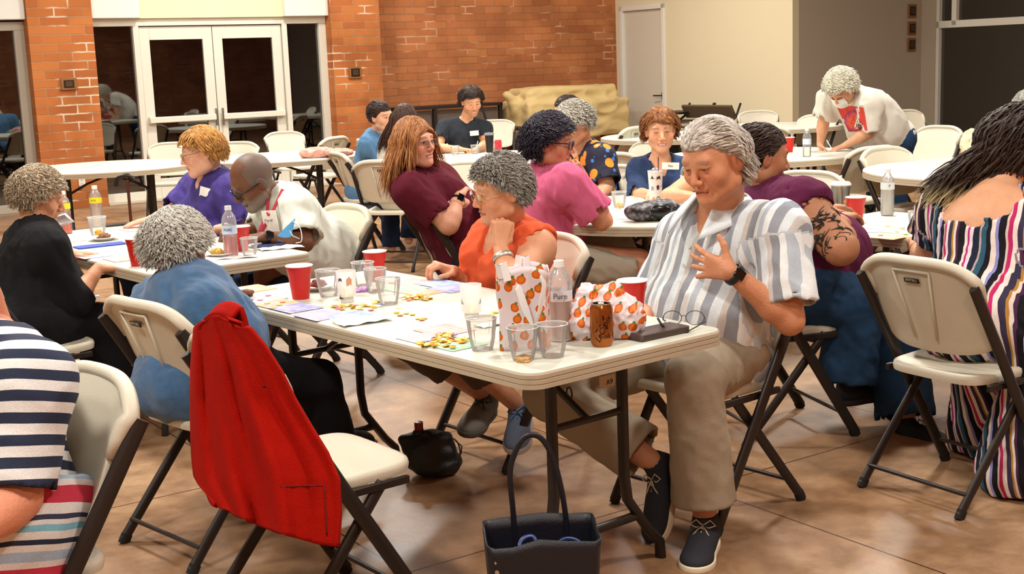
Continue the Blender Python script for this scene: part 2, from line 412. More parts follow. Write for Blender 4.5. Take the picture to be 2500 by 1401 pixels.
def hand_sdf(S,W,d,nm,side,pose,s=1.,thumb=None):
    """W wrist, d toward the fingers, nm palm normal, side +1 when thumb lies on d x nm"""
    d=nrm(d); nm=nrm(V(*nm)-d*(V(*nm)@d)); t=np.cross(d,nm)*side   # t: toward the thumb
    P=lambda a,b,c: W+(t*a+d*b+nm*c)*s
    for i,x in enumerate((.028,.010,-.009,-.027)):
        S.cone(P(x*.55,.012,0),P(x,.082-.004*abs(i-1),0),.0155*s,.0115*s,k=.012*s)
    S.ell(P(.020,.032,.010),V(.016,.028,.012)*s,np.stack([t,d,nm],1),k=.012*s)
    curls={'flat':(.08,.10),'relaxed':(.35,.45),'fist':(1.35,1.45),'pen':(.75,.85),'chest':(.12,.25),'half':(.7,1.0)}[pose if isinstance(pose,str) else 'relaxed']
    sp=.20 if pose=='chest' else .05
    for i,(x,L) in enumerate(((.028,.072),(.010,.080),(-.009,.076),(-.027,.060))):
        c1,c2=curls; c1*=1+.12*i*(pose not in('flat','fist')); an=sp*(1.3-i)
        base=P(x,.080-.004*abs(i-1),0); dd=d*cos(an)+t*sin(an); ang=0; r=.0092*s
        for j,(l,c) in enumerate(((.45,c1),(.30,c2),(.25,c2*.6))):
            ang+=c; q=dd*cos(ang)+nm*sin(ang); e=base+q*L*l*s; r2=r*.93; S.cone(base,e,r,r2,k=.004*s); base=e; r=r2
    th={'flat':(.9,.05),'relaxed':(.8,.35),'fist':(.35,.9),'pen':(.5,.9),'chest':(1.15,.0),'half':(.6,.6)}[pose]
    a,b=th; q=nrm(t*sin(a)+d*cos(a)*.9+nm*b*.6); m=P(.034,.020,.006); e1=m+q*.040*s; q2=nrm(q+d*.5+nm*b*.3); e2=e1+q2*.030*s
    S.cone(P(.015,.008,.004),m,.015*s,.0135*s,k=.012*s); S.cone(m,e1,.0125*s,.0105*s,k=.008*s); S.cone(e1,e2,.0100*s,.0082*s,k=.004*s)
    return P(0,.16,0)
class Person:
    def __init__(s,name_label,J,heading,head,skin='#d9a27c',fat=0.,bust=0,scale=1.,o=None,shw=1.,arm=1.,armL=True,armR=True,legs=True,res=.012,hres=.0042,hands=None,headscale=1.,neckr=.052,cat='person',base=None,legr=1.,group=None):
        """J: dict of world joints pel che nek sL sR eL eR wL wR kL kR aL aR ; head=(centre, heading, pitch, roll)"""
        o=o or {}; s.J={k:V(*v) for k,v in J.items()}; J=s.J; s.sc=scale; s.fat=fat; s.bust=bust; s.o=o; s.arm=arm; s.legr=legr
        s.up=nrm(J['nek']-J['pel']); f=V(cos(RAD(heading)),sin(RAD(heading)),0); s.rt=nrm(np.cross(f,s.up)); s.fd=np.cross(s.up,s.rt); s.T=np.stack([s.rt,s.fd,s.up],1)
        b=J['pel'].copy() if base is None else V(*base); b[2]=0
        s.e=empty('person',b,0,name_label,'person',group); s.b=b
        s.H=V(*head[0]); s.B=frame(*head[1:]); s.hs=headscale*scale
        S=F3(); s.torso(S,0); s.limbs(S,legs)
        vs=[];qs=[];cs=[];off=0
        S.cone(J['nek']-s.up*.02,s.H+s.B@(V(0,-.02,-.05)*s.hs),neckr*1.08*scale,neckr*.95*scale,k=.03)
        v,q=S.build(res); vs.append(v); qs.append(q); cs.append(np.tile(hexc(skin),(len(v),1))); off+=len(v)
        S=F3(); head_sdf(S,s.H,s.B,s.hs,o)
        nb=J['nek']; S.cone(s.H+s.B@(V(0,-.022,-.05)*s.hs),nb+s.up*.005,neckr*scale,neckr*1.1*scale,k=.02)
        v,q=S.build(hres); vs.append(v); qs.append(q+off); cs.append(head_cols(v,s.H,s.B,s.hs,skin,o)); off+=len(v)
        for sd,(hd,hn,pose) in (hands or {}).items():
            W=J['w'+sd]; E=J['e'+sd]; S=F3(); S.cone(W+(E-W)*.28,W,.0285*scale*arm,.025*scale,k=.01); hand_sdf(S,W,hd,hn,1 if sd=='R' else -1,pose,scale)
            v,q=S.build(.0034 if res>.0105 else .0028); vs.append(v); qs.append(q+off)
            c=np.tile(hexc(o.get('handc',skin)),(len(v),1)); cs.append(c); off+=len(v)
        v=np.concatenate(vs); me=np_mesh('body',v,np.concatenate(qs),skin_mat(),{'Col':('FLOAT_COLOR',np.concatenate([np.concatenate(cs),np.ones((len(v),1))],1))})
        put('body',me,s.e,True)
    def torso(s,S,g,k=.05,low=0):
        J=s.J; T=s.T; c=s.sc; f=s.fat; L=np.linalg.norm(J['nek']-J['pel'])
        at=lambda t,x=0,y=0: J['pel']+(J['nek']-J['pel'])*t+T@V(x,y,0)
        che=J.get('che',at(.66)); R=lambda a,b,d: V(a*c+g,b*c+g,d*c+g)
        S.ell(J['pel']+T@V(0,-.01,.0),R(.170+f*.6,.125+f*.7,.125),T,k=k)
        S.ell((J['pel']*.55+che*.45)+T@V(0,.012+f*.5,0),R(.145+f,.108+f*1.25,.16),T,k=k)
        S.ell(che,R(.152+f*.55,.112+f*.45,.165),T,k=k)
        if s.bust:
            for q in (-1,1): S.ell(che+T@V(q*.072,.075+f*.3,-.005),np.array([.066,.062,.062])*s.bust*c+g,T,k=.04)
        n=J['nek']; sl=J['sL']; sr=J['sR']
        for q in (sl,sr):
            S.cone(n-s.up*.045,q,.062*c+g,.055*c*s.arm+g,k=k); S.cone(n+s.up*.0,q,.032*c+g,.045*c*s.arm+g,k=k); S.cone(che+s.up*.04,q-s.up*.05,.085*c+g,.048*c*s.arm+g,k=k)
    def limbs(s,S,legs=True):
        J=s.J; c=s.sc; a=s.arm
        for q in 'LR':
            if 'e'+q in J:
                S.cone(J['s'+q],J['e'+q],.052*c*a,.038*c*a,k=.03); 
                if 'w'+q in J:
                    m=J['e'+q]*.72+J['w'+q]*.28; S.cone(J['e'+q],m,.038*c*a,.040*c*a**.7,k=.02); S.cone(m,J['w'+q],.040*c*a**.7,.0255*c,k=.02)
            if legs and 'k'+q in J:
                hp=s.hip(q); S.cone(hp,J['k'+q],.088*c*s.legr,.058*c*s.legr,k=.04)
                if 'a'+q in J: m=J['k'+q]*.7+J['a'+q]*.3; S.cone(J['k'+q],m,.056*c,.054*c*s.legr,k=.02); S.cone(m,J['a'+q],.054*c*s.legr,.034*c,k=.02)
    def hip(s,q): return s.J['pel']+s.T@V(-.09 if q=='L' else .09,.01,-.02)*s.sc
    def pc(s,v):
        """cloth coordinates: torso frame, sleeves in their own arm frames"""
        p=(v-s.J['pel'])@s.T
        if getattr(s,'plain_pc',False): return p
        for q in 'LR':
            if 'e'+q not in s.J: continue
            a=s.J['s'+q]; b=s.J['e'+q]; d=nrm(b-a); t=(v-a)@d; r=np.linalg.norm((v-a)-t[:,None]*d,axis=1)
            side=nrm(np.cross(d,s.fd)) if abs(d@s.fd)<.9 else s.rt; fr=np.cross(side,d)
            m=(t>.03)&(r<.11*s.sc*s.arm+.02)&(t<.6)
            far=np.abs((v-s.J['pel'])@s.rt)>.13*s.sc+s.fat*.5
            m&=far|(t>.2)
            p[m]=np.stack([(v[m]-a)@side,(v[m]-a)@fr,-t[m]],1)
        return p
    def top(s,mat,name='shirt',g=.012,sleeve=(.55,.55),neck=(.075,.0),vneck=0,hem=-.02,fold=.006,fs=.10,seed=1,res=.0085,flare=.012,open_back=0,extra=None,legs=None,neckfwd=.03):
        S=F3(); J=s.J; c=s.sc; s.torso(S,g)
        if legs: # a dress or long hem over the thighs
            for q in 'LR': S.cone(s.hip(q),J['k'+q],.10*c+g,.075*c+g+legs,k=.08)
            if legs>.04: S.cone((s.hip('L')+s.hip('R'))/2,(J['kL']+J['kR'])/2,.12*c,.10*c,k=.08)
        for q,f in zip('LR',sleeve):
            if f<=0 or 'e'+q not in J: continue
            a=J['s'+q]; e=J['e'+q]
            if f<=1:
                b=a+(e-a)*f; r2=(.052-(.014*f))*c*s.arm+g+flare; S.cone(a,b,.054*c*s.arm+g,r2,k=.03,flat=1.0)
                ax=nrm(e-a); S.cone(b-ax*.012,b+ax*.03,r2-.014,r2-.012,k=.002,op='s')
            else:
                b=e+(J['w'+q]-e)*(f-1); S.cone(a,e,.054*c*s.arm+g,.044*c*s.arm+g,k=.03); S.cone(e,b,.044*c*s.arm+g,(.044-.016*(f-1))*c+g+flare*.6,k=.03,flat=1.0)
                ax=nrm(b-e); S.cone(b-ax*.008,b+ax*.03,(.044-.016*(f-1))*c+g+flare*.6-.012,.03*c+g,k=.002,op='s')
        n=J['nek']+s.up*.01
        for q,f in zip('LR',sleeve):
            if f<=0:   # sleeveless: bare shoulder
                a=J['s'+q]; out=nrm(a-J['nek']); S.ell(a+out*.045-s.up*.02,V(.07,.09,.10)*c*max(1,s.arm*.9),np.stack([out,s.fd,np.cross(out,s.fd)],1),k=.012,op='s')
        if extra: extra(s,S)
        S.ell(n+s.fd*neckfwd+s.up*.03,V(neck[0],neck[0]+.012,.07)*c,s.T,k=.006,op='s')
        if vneck: S.cone(n+s.fd*.10+s.up*.02,n+s.fd*.15-s.up*vneck,.055*c,.004,k=.006,op='s')
        if open_back: S.ell(n-s.fd*.08-s.up*.02,V(.155,.10,open_back)*c,s.T,k=.01,op='s')
        S.plane(J['pel']+s.up*hem,-s.up) if hem is not None else None
        up=s.up
        def disp(P):
            t=(P-J['pel'])@up
            a=wob(P*V(1,1,.55),fs,seed,6); b=1-np.abs(wob(P@np.array([[1,.3,0],[0,1,.4],[.5,0,.6]]),fs*.7,seed+9,4))
            return -(a*.55+(b-.5)*.6)*fold
        v,q=S.build(res,disp)
        me=np_mesh(name,v,q,mat,{'pc':('FLOAT_VECTOR',s.pc(v))}); s.cloth=put(name,me,s.e,True); return s.cloth
    def bottoms(s,mat,name='trousers',g=.012,to=1.95,waist=.11,fold=.006,seed=3,res=.010,flare=.02,legs='LR',kr=1.):
        S=F3(); J=s.J; c=s.sc; lr=s.legr
        S.ell(J['pel'],V(.175*c+g+s.fat*.6,.13*c+g+s.fat*.7,.13*c+g),s.T,k=.05)
        for q in legs:
            h=s.hip(q); k_=J['k'+q]; 
            if to<=1: S.cone(h,h+(k_-h)*to,.095*c*lr+g,.066*c*lr+g+flare*.5,k=.05,flat=1.0); continue
            S.cone(h,k_,.093*c*lr+g,.062*c*lr*kr+g,k=.05)
            b=k_+(J['a'+q]-k_)*(to-1); S.cone(k_,b,.062*c*lr*kr+g,.042*c+g+flare,k=.03,flat=1.0)
            ax=nrm(b-k_); S.cone(b-ax*.012,b+ax*.03,.042*c+g+flare-.016,.042*c+g+flare-.014,k=.002,op='s')
        S.plane(J['pel']+s.up*waist,s.up)
        def disp(P):
            a=wob(P,.13,seed,5); b=1-np.abs(wob(P,.09,seed+5,4)); return -(a*.5+(b-.5)*.7)*fold
        v,q=S.build(res,disp); return put(name,np_mesh(name,v,q,mat,{'pc':('FLOAT_VECTOR',s.pc(v))}),s.e,True)
    def shoe(s,q,toe,up=None,col='#1d1d22',sole='#e8dcc0',lace='#c9b79a',L=.27,w=.048,style='sneaker'):
        A=s.J['a'+q]; t=nrm(V(*toe)); up=V(0,0,1) if up is None else V(*up); up=nrm(up-t*(up@t)); r=np.cross(t,up); B=np.stack([r,t,up],1)
        heel=A-up*.075-t*.045; P=lambda x,y,z: heel+B@V(x,y,z)
        S=F3(); S.ell(P(0,.055,.045),V(w*.80,.060,.050),B,k=.03); S.ell(P(0,.14,.035),V(w*.92,.085,.040),B,k=.04); S.ell(P(0,L-.062,.026),V(w,.066,.032),B,k=.03)
        S.cone(P(0,.045,.05),P(0,.042,.088),w*.85,w*.80,k=.02); S.cone(P(0,.042,.075),P(0,.036,.13),w*.68,w*.66,k=.004,op='s')
        S.plane(P(0,0,.012),-up)
        v,f=S.build(.0042); h=put('shoe',np_mesh('shoe',v,f,pm('shoe_'+col,col,rough=.8,bump=.3,bscale=300)),s.e,True)
        S=F3(); S.ell(P(0,.058,.012),V(w*.90,.064,.6),B,k=.03); S.ell(P(0,.14,.012),V(w*.95,.11,.6),B,k=.03); S.ell(P(0,L-.064,.012),V(w*1.08,.072,.6),B,k=.03)
        S.plane(P(0,0,.024),up); S.plane(P(0,0,0),-up)
        v,f=S.build(.0042); m=(v-heel)@B; v=v[:] ; put('sole',np_mesh('sole',v,f,pm('sole_'+sole,sole,rough=.7)),h,True)
        mb=MB()
        for i in range(5):
            y=.105+i*.019; z=.078-i*.0065; mb.tube([P(-.022,y,z-.006),P(0,y+.006,z+.004),P(.022,y,z-.006)],.0026,6); mb.tube([P(.022,y,z-.006),P(0,y+.012,z+.004),P(-.022,y+.019,z-.010)],.0022,6)
        for sx in (-1,1):
            mb.tube([P(0,.10,.084),P(sx*.022,.088,.098),P(sx*.040,.10,.086),P(sx*.02,.108,.080),P(0,.10,.082)],.0024,6)
            mb.tube([P(0,.10,.084),P(sx*.012,.125,.080),P(sx*.030,.15,.062),P(sx*.036,.165,.048)],.0022,6)
        mb.obj('laces',pm('lace_'+lace,lace,rough=.9),h,True,angle=180); return h
    def glasses(s,col='#1b1a20',r=.0017,shape='round',w=.021,h=.017,lens=True,name='glasses',dz=0,dy=0):
        g=lambda x,y,z: s.H+s.B@(V(x,y+dy,z+dz)*s.hs)
        mb=MB(); e={'round':2.3,'square':5}[shape]
        for q in (-1,1):
            pts=[]
            for k in range(28):
                a=2*pi*k/28; ca,sa=cos(a),sin(a); x=q*.033+w*np.sign(ca)*abs(ca)**(2/e); z=-.004+h*np.sign(sa)*abs(sa)**(2/e); pts.append(g(x,.1035-.0*abs(x)-max(0,abs(x)-.035)*.35,z))
            mb.tube(pts,r*s.hs,6,closed=True)
            mb.tube([g(q*(.033+w),.097,.004),g(q*.067,.088,.006),g(q*.080,.045,.003),g(q*.083,0,.004),g(q*.080,-.025,-.012)],r*s.hs*1.1,6)
        mb.tube([g(-.0125,.104,.0),g(0,.109,.004),g(.0125,.104,.0)],r*s.hs,6)
        o=mb.obj(name,pm('frame_'+col,col,rough=.3,metal=.3),s.e,True,angle=180)
        if lens:
            for q in (-1,1):
                mb=MB()
                ring=[g(q*.033+w*.96*np.sign(cos(a))*abs(cos(a))**(2/e),.1025,-.004+h*.96*np.sign(sin(a))*abs(sin(a))**(2/e)) for a in [2*pi*k/20 for k in range(20)]]
                mb.add(ring,[tuple(range(20))]); mb.obj('lens',pane_mat('lens_glass','#ffffff',0,1,.02,.35),o,True)
        return o
    def at(s,t,x,y): return s.J['pel']+(s.J['nek']-s.J['pel'])*t+s.T@V(x,y,0)
    def chest_tag(s,px,py,Y,w=.085,h=.055,tilt=0,txt=None,name='name_tag',col='#f4f1ea',nrmv=None):
        c=aty(px,py,Y); n=nrm(nrmv if nrmv is not None else (s.fd*.8+V(0,0,.25)-V(0,.5,0))); r=nrm(np.cross(V(0,0,1),n)); u=np.cross(n,r); r,u=r*cos(tilt)+u*sin(tilt),u*cos(tilt)-r*sin(tilt)
        R=np.stack([r,u,n],1); mb=MB(); mb.box(c,(w,h,.003),R); o=mb.obj(name,pm('tag_'+col,col,rough=.6),s.e,True)
        if txt: text_obj(txt,h*.42,pm('ink','#1b1b22',rough=.7),o,c+n*.0018,R,world=True)
        return o
    def band(s,q,t,col='#16161a',w=.018,r=None,name='wrist_watch',face=True,metal=0,facen=None,arm='w'):
        a=s.J['e'+q]; b=s.J['w'+q]; c=a+(b-a)*t; d=nrm(b-a); r=r or (.031*s.sc); x=nrm(np.cross(d,V(0,0,1))); y=np.cross(d,x)
        mb=MB(); m=24
        mb.tube([c+(x*cos(2*pi*k/m)+y*sin(2*pi*k/m))*r for k in range(m)],w/2,8,closed=True,flat=(.25,1) ,up=d)
        o=mb.obj(name,pm('strap_'+col,col,rough=.4,metal=metal),s.e,True,angle=180)
        if face:
            f=nrm(V(*facen)-d*(V(*facen)@d)) if facen is not None else y; S=np.stack([np.cross(f,d)*-1,d,f],1)
            mb=MB(); mb.box(c+f*(r+.003),(.032,.037,.009),S); mb.obj('watch_face',pm('watch_glass','#0b0b0d',rough=.12),o,True,bevel=.003)
        return o
def pane_mat(name,col='#ffffff',refl=.12,dark=1.,rough=.02,mult=1.2,milk=0):
    if name in MATS: return MATS[name]
    m=bpy.data.materials.new(name); m.use_nodes=True; nt=NT(m); nt.n.remove(nt.b); out=[x for x in nt.n if x.type=='OUTPUT_MATERIAL'][0]
    t=nt.add('BsdfTransparent'); t.inputs[0].default_value=(*[c*dark for c in hexc(col)],1); g=nt.add('BsdfGlossy'); g.inputs['Roughness'].default_value=rough
    fr=nt.add('Fresnel'); fr.inputs[0].default_value=1.5; mu=nt.add('Math',operation='MULTIPLY_ADD'); mu.inputs[1].default_value=mult; mu.inputs[2].default_value=refl; nt.link(fr.outputs[0],mu.inputs[0]); mu.use_clamp=True
    mx=nt.add('MixShader'); nt.link(mu.outputs[0],mx.inputs[0]); nt.link(t.outputs[0],mx.inputs[1]); nt.link(g.outputs[0],mx.inputs[2]); nt.link(mx.outputs[0],out.inputs[0])
    if milk:
        d=nt.add('BsdfDiffuse'); d.inputs[0].default_value=(.9,.9,.9,1); tl=nt.add('BsdfTranslucent'); tl.inputs[0].default_value=(.9,.9,.9,1); a_=nt.add('MixShader'); a_.inputs[0].default_value=.5; nt.link(d.outputs[0],a_.inputs[1]); nt.link(tl.outputs[0],a_.inputs[2]); c_=nt.add('MixShader'); c_.inputs[0].default_value=milk; nt.link(mx.outputs[0],c_.inputs[1]); nt.link(a_.outputs[0],c_.inputs[2]); nt.link(c_.outputs[0],out.inputs[0])
    MATS[name]=m; return m
# ---------------------------------------------------------------- hair
def hair(p,style,cols,n=700,length=.09,thick=.0042,curl=0.,curlf=3.,hairline=.062,low=-.055,shell=.010,part=0.,vol=1.,seed=1,grav=.35,tips=None,tipz=None,back=None,sides=4,shellres=.006,shdisp=.006,flow=None,fz=.048,hug=.016,fx=.060,shc=.8,noav=False):
    """scalp shell plus combed or curled locks; p a Person; local head frame x right, y forward, z up"""
    shell=shell*.72; vol=1+(vol-1)*.35; curl*=.75; thick*=.62; n=int(n*1.7); length=length*(.8 if length<.12 else 1); back=(1+(back-1)*.5) if back else None
    H,B,s=p.H,p.B,p.hs; g=lambda P: H+(P*s)@B.T; rg=np.random.default_rng(seed)
    C0=V(0,-.012,.026); R0=V(.078,.097,.092)*1.0+shell*.6
    def hl(P):   # positive where hair grows
        x,y,z=P.T; line=hairline-.9*np.maximum(-y+.055,0)*1.0
        line=np.where(y>.055,hairline,hairline-(.055-y)*1.15); line=np.maximum(line,np.where(y>-.02,.000,low-.0*y)); line=np.where(y<-.02,low,line)
        line=line+np.where((y>-.02)&(y<.03),-.0,0)
        return z-line
    # shell
    S=F3(); S.ell(g(C0[None])[0],(V(.078,.097,.092)+shell)*s*V(1,1,vol),B,k=.01)
    if back: S.ell(g(V(0,-.055,-.01)[None])[0],V(.066,.05,.08)*s*back,B,k=.03)
    def disp(P):
        L=((P-H)@B)/s; d=hl(L); cut=np.where(d<0,np.minimum(-d*1.4,.05),0)*s
        return cut-shdisp*s*(wob(L,.022 if curl else .03,seed,5)*.8)
    v,q=S.build(shellres*s,disp)
    c1=np.array([hexc(c) for c in cols]); L=((v-H)@B)/s
    mixn=np.clip(.5+.5*wob(L*V(1,.35,.6),.018,seed+3),0,.999)*(len(c1)-1); i0=mixn.astype(int); fr=(mixn-i0)[:,None]; i1=np.minimum(i0+1,len(c1)-1)
    vc=(c1[i0]*(1-fr)+c1[i1]*fr)*shc
    VS=[v]; QS=[q]; CS=[vc]; off=len(v)
    # locks
    P=rg.normal(size=(n*4,3)); P/=np.linalg.norm(P,axis=1)[:,None]; P=C0+P*R0*V(1,1,vol); P=P[hl(P)>.004][:n]; n=len(P)
    seg=9; X=P.copy(); pts=[X.copy()]; ln=length*rg.uniform(.7,1.15,n)*np.where(X[:,1]>.045,.62,1.); ph=rg.uniform(0,6.28,n); amp=curl*rg.uniform(.6,1.4,n)
    fl=flow or {'back':lambda X:np.stack([X[:,0]*3+.1,np.full(len(X),-1.),X[:,2]*0-.25],1),
        'down':lambda X:np.stack([X[:,0]*9,-.15-.0*X[:,1]+np.where(X[:,1]>.03,.25,-.1)*1.0,np.full(len(X),-.9)],1),
        'radial':lambda X:np.stack([X[:,0]*10,(X[:,1]+.045)*10,-np.ones(len(X))*.5],1),
        'side':lambda X:np.stack([np.where(X[:,0]>part,1.,-1.)*.9,-.35+0*X[:,1]+(X[:,1]>.02)*.45,np.full(len(X),-.45)],1)}[style]
    D=fl(X); D/=np.linalg.norm(D,axis=1)[:,None]
    gw=np.asarray(B).T@V(0,0,-1)
    for k in range(1,seg):
        nd=fl(X); nd/=np.linalg.norm(nd,axis=1)[:,None]; t=k/seg
        D=D*.45+nd*.55*(1-grav*t)+gw*grav*t+rg.normal(size=(n,3))*.10
        D/=np.linalg.norm(D,axis=1)[:,None]; X=X+D*(ln/seg)[:,None]
        E=(X-C0)/(R0*V(1,1,vol)+.002); e=np.linalg.norm(E,axis=1); m=e<1
        X[m]=C0+(E[m]/e[m][:,None])*(R0*V(1,1,vol)+.002)
        lim=1+(hug+shell)/.085; up_=X[:,2]>-.03; m=(e>lim)&up_; f_=(lim/e)[m][:,None]; X[m]=C0+(X[m]-C0)*(f_*.7+.3)
        if not noav:
            m=(X[:,1]>.035)&(X[:,2]<fz)&(np.abs(X[:,0])<fx); sg=np.sign(X[:,0]+1e-6); X[m,0]+=(sg*(fx-np.abs(X[:,0]))*.75)[m]; X[m,1]-=.012; D[m,0]+=sg[m]*.3
        N=X-C0; N/=np.linalg.norm(N,axis=1)[:,None]; Sd=np.cross(D,N); 
        if curl: Xo=X+(Sd*np.cos(ph+curlf*k)[:,None]+N*(np.sin(ph+curlf*k)[:,None]*.8+.8))*amp[:,None]
        else: Xo=X+N*(.003*sin(pi*t))
        pts.append(Xo.copy())
    if curl: pts[0]=pts[0]
    PT=np.stack(pts,1)   # n,seg,3
    T=np.gradient(PT,axis=1); T/=np.linalg.norm(T,axis=2)[...,None]+1e-9
    N=PT-C0; N/=np.linalg.norm(N,axis=2)[...,None]+1e-9; A=np.cross(T,N); A/=np.linalg.norm(A,axis=2)[...,None]+1e-9; N=np.cross(A,T)
    tt=np.linspace(0,1,seg); rad=thick*(np.sin(np.clip(tt*.92+.06,0,1)*pi)**.6)*rg.uniform(.6,1.3,n)[:,None]
    ring=[]
    for k in range(sides): a=2*pi*k/sides; ring.append(PT+(A*cos(a)*1.35+N*sin(a)*.7)*rad[...,None])
    W=np.stack(ring,2).reshape(n,-1,3)  # n, seg*sides
    f=[]
    for i in range(seg-1):
        for k in range(sides): k2=(k+1)%sides; f.append((i*sides+k,i*sides+k2,(i+1)*sides+k2,(i+1)*sides+k))
    f=np.array(f); Q=(f[None]+(np.arange(n)*seg*sides)[:,None,None]).reshape(-1,4)
    ci=rg.integers(0,len(c1),n); col=(c1[ci]*.6+c1.mean(0)*.4)*rg.uniform(.88,1.15,n)[:,None]; col=np.repeat(col[:,None,:],seg*sides,1)
    if tips: 
        w_=np.clip((np.repeat(tt,sides)-.45)/.4,0,1)[None,:,None]; 
        if tipz is not None: w_=w_*np.clip((tipz-W[:,:,2])/.06,0,1)[...,None]
        col=col*(1-w_)+np.array(hexc(tips))*w_
    VS.append(g(W.reshape(-1,3))); QS.append(Q+off); CS.append(col.reshape(-1,3))
    v=np.concatenate(VS); c=np.concatenate(CS)
    m=pm('hair','#ffffff',rough=.5,vcol=True,spec=.35)
    return put('hair',np_mesh('hair',v,np.concatenate(QS),m,{'Col':('FLOAT_COLOR',np.concatenate([c,np.ones((len(c),1))],1))}),p.e,True)
# ================================================================= the hall
WA=RAD(34.55); Wu=V(cos(WA),sin(WA),0); Wn=V(sin(WA),-cos(WA),0)   # along the door wall / toward the room
W0=atz(356,490); W0[2]=0
def wpt(t,o=0,z=0): return W0+Wu*t+Wn*o+V(0,0,z)
WROT=WA
def brick_mat(name,c1,c2,mortar,stain):
    m=bpy.data.materials.new(name); m.use_nodes=True; nt=NT(m); b=nt.b; b.inputs['Roughness'].default_value=.85; b.inputs['Specular IOR Level'].default_value=.25
    co=nt.tex(); sp=nt.add('SeparateXYZ'); nt.link(co,sp.inputs[0]); ad=nt.add('Math',operation='ADD'); nt.link(sp.outputs[0],ad.inputs[0]); nt.link(sp.outputs[1],ad.inputs[1])
    cb=nt.add('CombineXYZ'); nt.link(ad.outputs[0],cb.inputs[0]); nt.link(sp.outputs[2],cb.inputs[1])
    nz=nt.add('TexNoise'); nz.inputs['Scale'].default_value=9; nz.inputs['Detail'].default_value=3; nt.link(co,nz.inputs['Vector'])
    sb=nt.add('VectorMath',operation='SUBTRACT'); nt.link(nz.outputs['Color'],sb.inputs[0]); sb.inputs[1].default_value=(.5,.5,.5)
    sc=nt.add('VectorMath',operation='SCALE'); nt.link(sb.outputs[0],sc.inputs[0]); sc.inputs['Scale'].default_value=.022
    av=nt.add('VectorMath',operation='ADD'); nt.link(cb.outputs[0],av.inputs[0]); nt.link(sc.outputs[0],av.inputs[1])
    br=nt.add('TexBrick'); nt.link(av.outputs[0],br.inputs['Vector']); br.inputs['Scale'].default_value=1
    br.inputs['Color1'].default_value=(*hexc(c1),1); br.inputs['Color2'].default_value=(*hexc(c2),1); br.inputs['Mortar'].default_value=(*hexc(mortar),1)
    br.inputs['Mortar Size'].default_value=.006; br.inputs['Mortar Smooth'].default_value=.4; br.inputs['Bias'].default_value=-.1; br.inputs['Brick Width'].default_value=.34; br.inputs['Row Height'].default_value=.102
    # whitish mortar smears, rusty patches
    n2=nt.add('TexNoise'); n2.inputs['Scale'].default_value=1.6; n2.inputs['Detail'].default_value=5; nt.link(co,n2.inputs['Vector'])
    r2=ramp(nt,n2.outputs['Fac'],[(.40,'#8d8078'),(.60,'#ffffff')])
    mx=nt.add('Mix',data_type='RGBA',blend_type='MULTIPLY'); mx.inputs[0].default_value=.35; nt.link(br.outputs['Color'],mx.inputs[6]); nt.link(r2.outputs[0],mx.inputs[7])
    n3=nt.add('TexNoise'); n3.inputs['Scale'].default_value=2.2; n3.inputs['Detail'].default_value=2; nt.link(co,n3.inputs['Vector'])
    g=nt.add('MapRange'); g.inputs[1].default_value=.56; g.inputs[2].default_value=.66; nt.link(n3.outputs['Fac'],g.inputs[0])
    ml=nt.add('Math',operation='MULTIPLY'); nt.link(g.outputs[0],ml.inputs[0])
    b2=nt.add('TexBrick'); nt.link(av.outputs[0],b2.inputs['Vector']); b2.inputs['Scale'].default_value=1; b2.inputs['Mortar Size'].default_value=.012; b2.inputs['Mortar Smooth'].default_value=.6; b2.inputs['Brick Width'].default_value=.34; b2.inputs['Row Height'].default_value=.102
    nt.link(b2.outputs['Fac'],ml.inputs[1])
    m2=nt.add('Mix',data_type='RGBA'); nt.link(ml.outputs[0],m2.inputs[0]); nt.link(mx.outputs[2],m2.inputs[6]); m2.inputs[7].default_value=(*hexc(stain),1)
    nt.link(m2.outputs[2],b.inputs['Base Color'])
    bp=nt.add('Bump'); bp.inputs['Strength'].default_value=.8; bp.inputs['Distance'].default_value=.012; iv=nt.add('Math',operation='SUBTRACT'); iv.inputs[0].default_value=1; nt.link(br.outputs['Fac'],iv.inputs[1])
    ia=nt.add('Math',operation='MULTIPLY_ADD'); nt.link(nz.outputs['Fac'],ia.inputs[0]); ia.inputs[1].default_value=.5; nt.link(iv.outputs[0],ia.inputs[2]); nt.link(ia.outputs[0],bp.inputs['Height']); nt.link(bp.outputs[0],b.inputs['Normal'])
    return m
BR=brick_mat('pier_brick','#c0763f','#aa6034','#b08a68','#e0cdb4'); BR2=brick_mat('wall_brick','#ba7648','#a5623c','#9a7050','#d0a888')
PAINT=pm('cream_paint','#dbcfae',rough=.8,bump=.05,bscale=200); PAINT_SHADE=pm('shaded_cream_paint','#b0a390',rough=.8,bump=.05,bscale=200)  # second one: greyer copy of the cream, side wall's shade put into the colour
WHITE=pm('white_paint','#dedbd2',rough=.55); FRAMEM=pm('white_frame','#d8d3c4',rough=.45); YEL=pm('pale_yellow_paint','#eadfb0',rough=.8)
def wbox(name,mat,t0,t1,o0,o1,z0,z1,bevel=0,parent=None,kind='structure'):
    """a box in door-wall coordinates, its object placed on the wall so its texture runs along it"""
    m=MB(); m.box(((t0+t1)/2,-(o0+o1)/2,(z0+z1)/2),(abs(t1-t0),abs(o1-o0),abs(z1-z0)))
    me=m.mesh(name,mat); o=put(name,me)
    if parent is None: o.location=tuple(W0); o.rotation_euler=(0,0,WROT)
    else: o.parent=parent
    if bevel: md=o.modifiers.new('bevel','BEVEL'); md.width=bevel; md.segments=2
    if kind and parent is None: o['kind']=kind
    return o
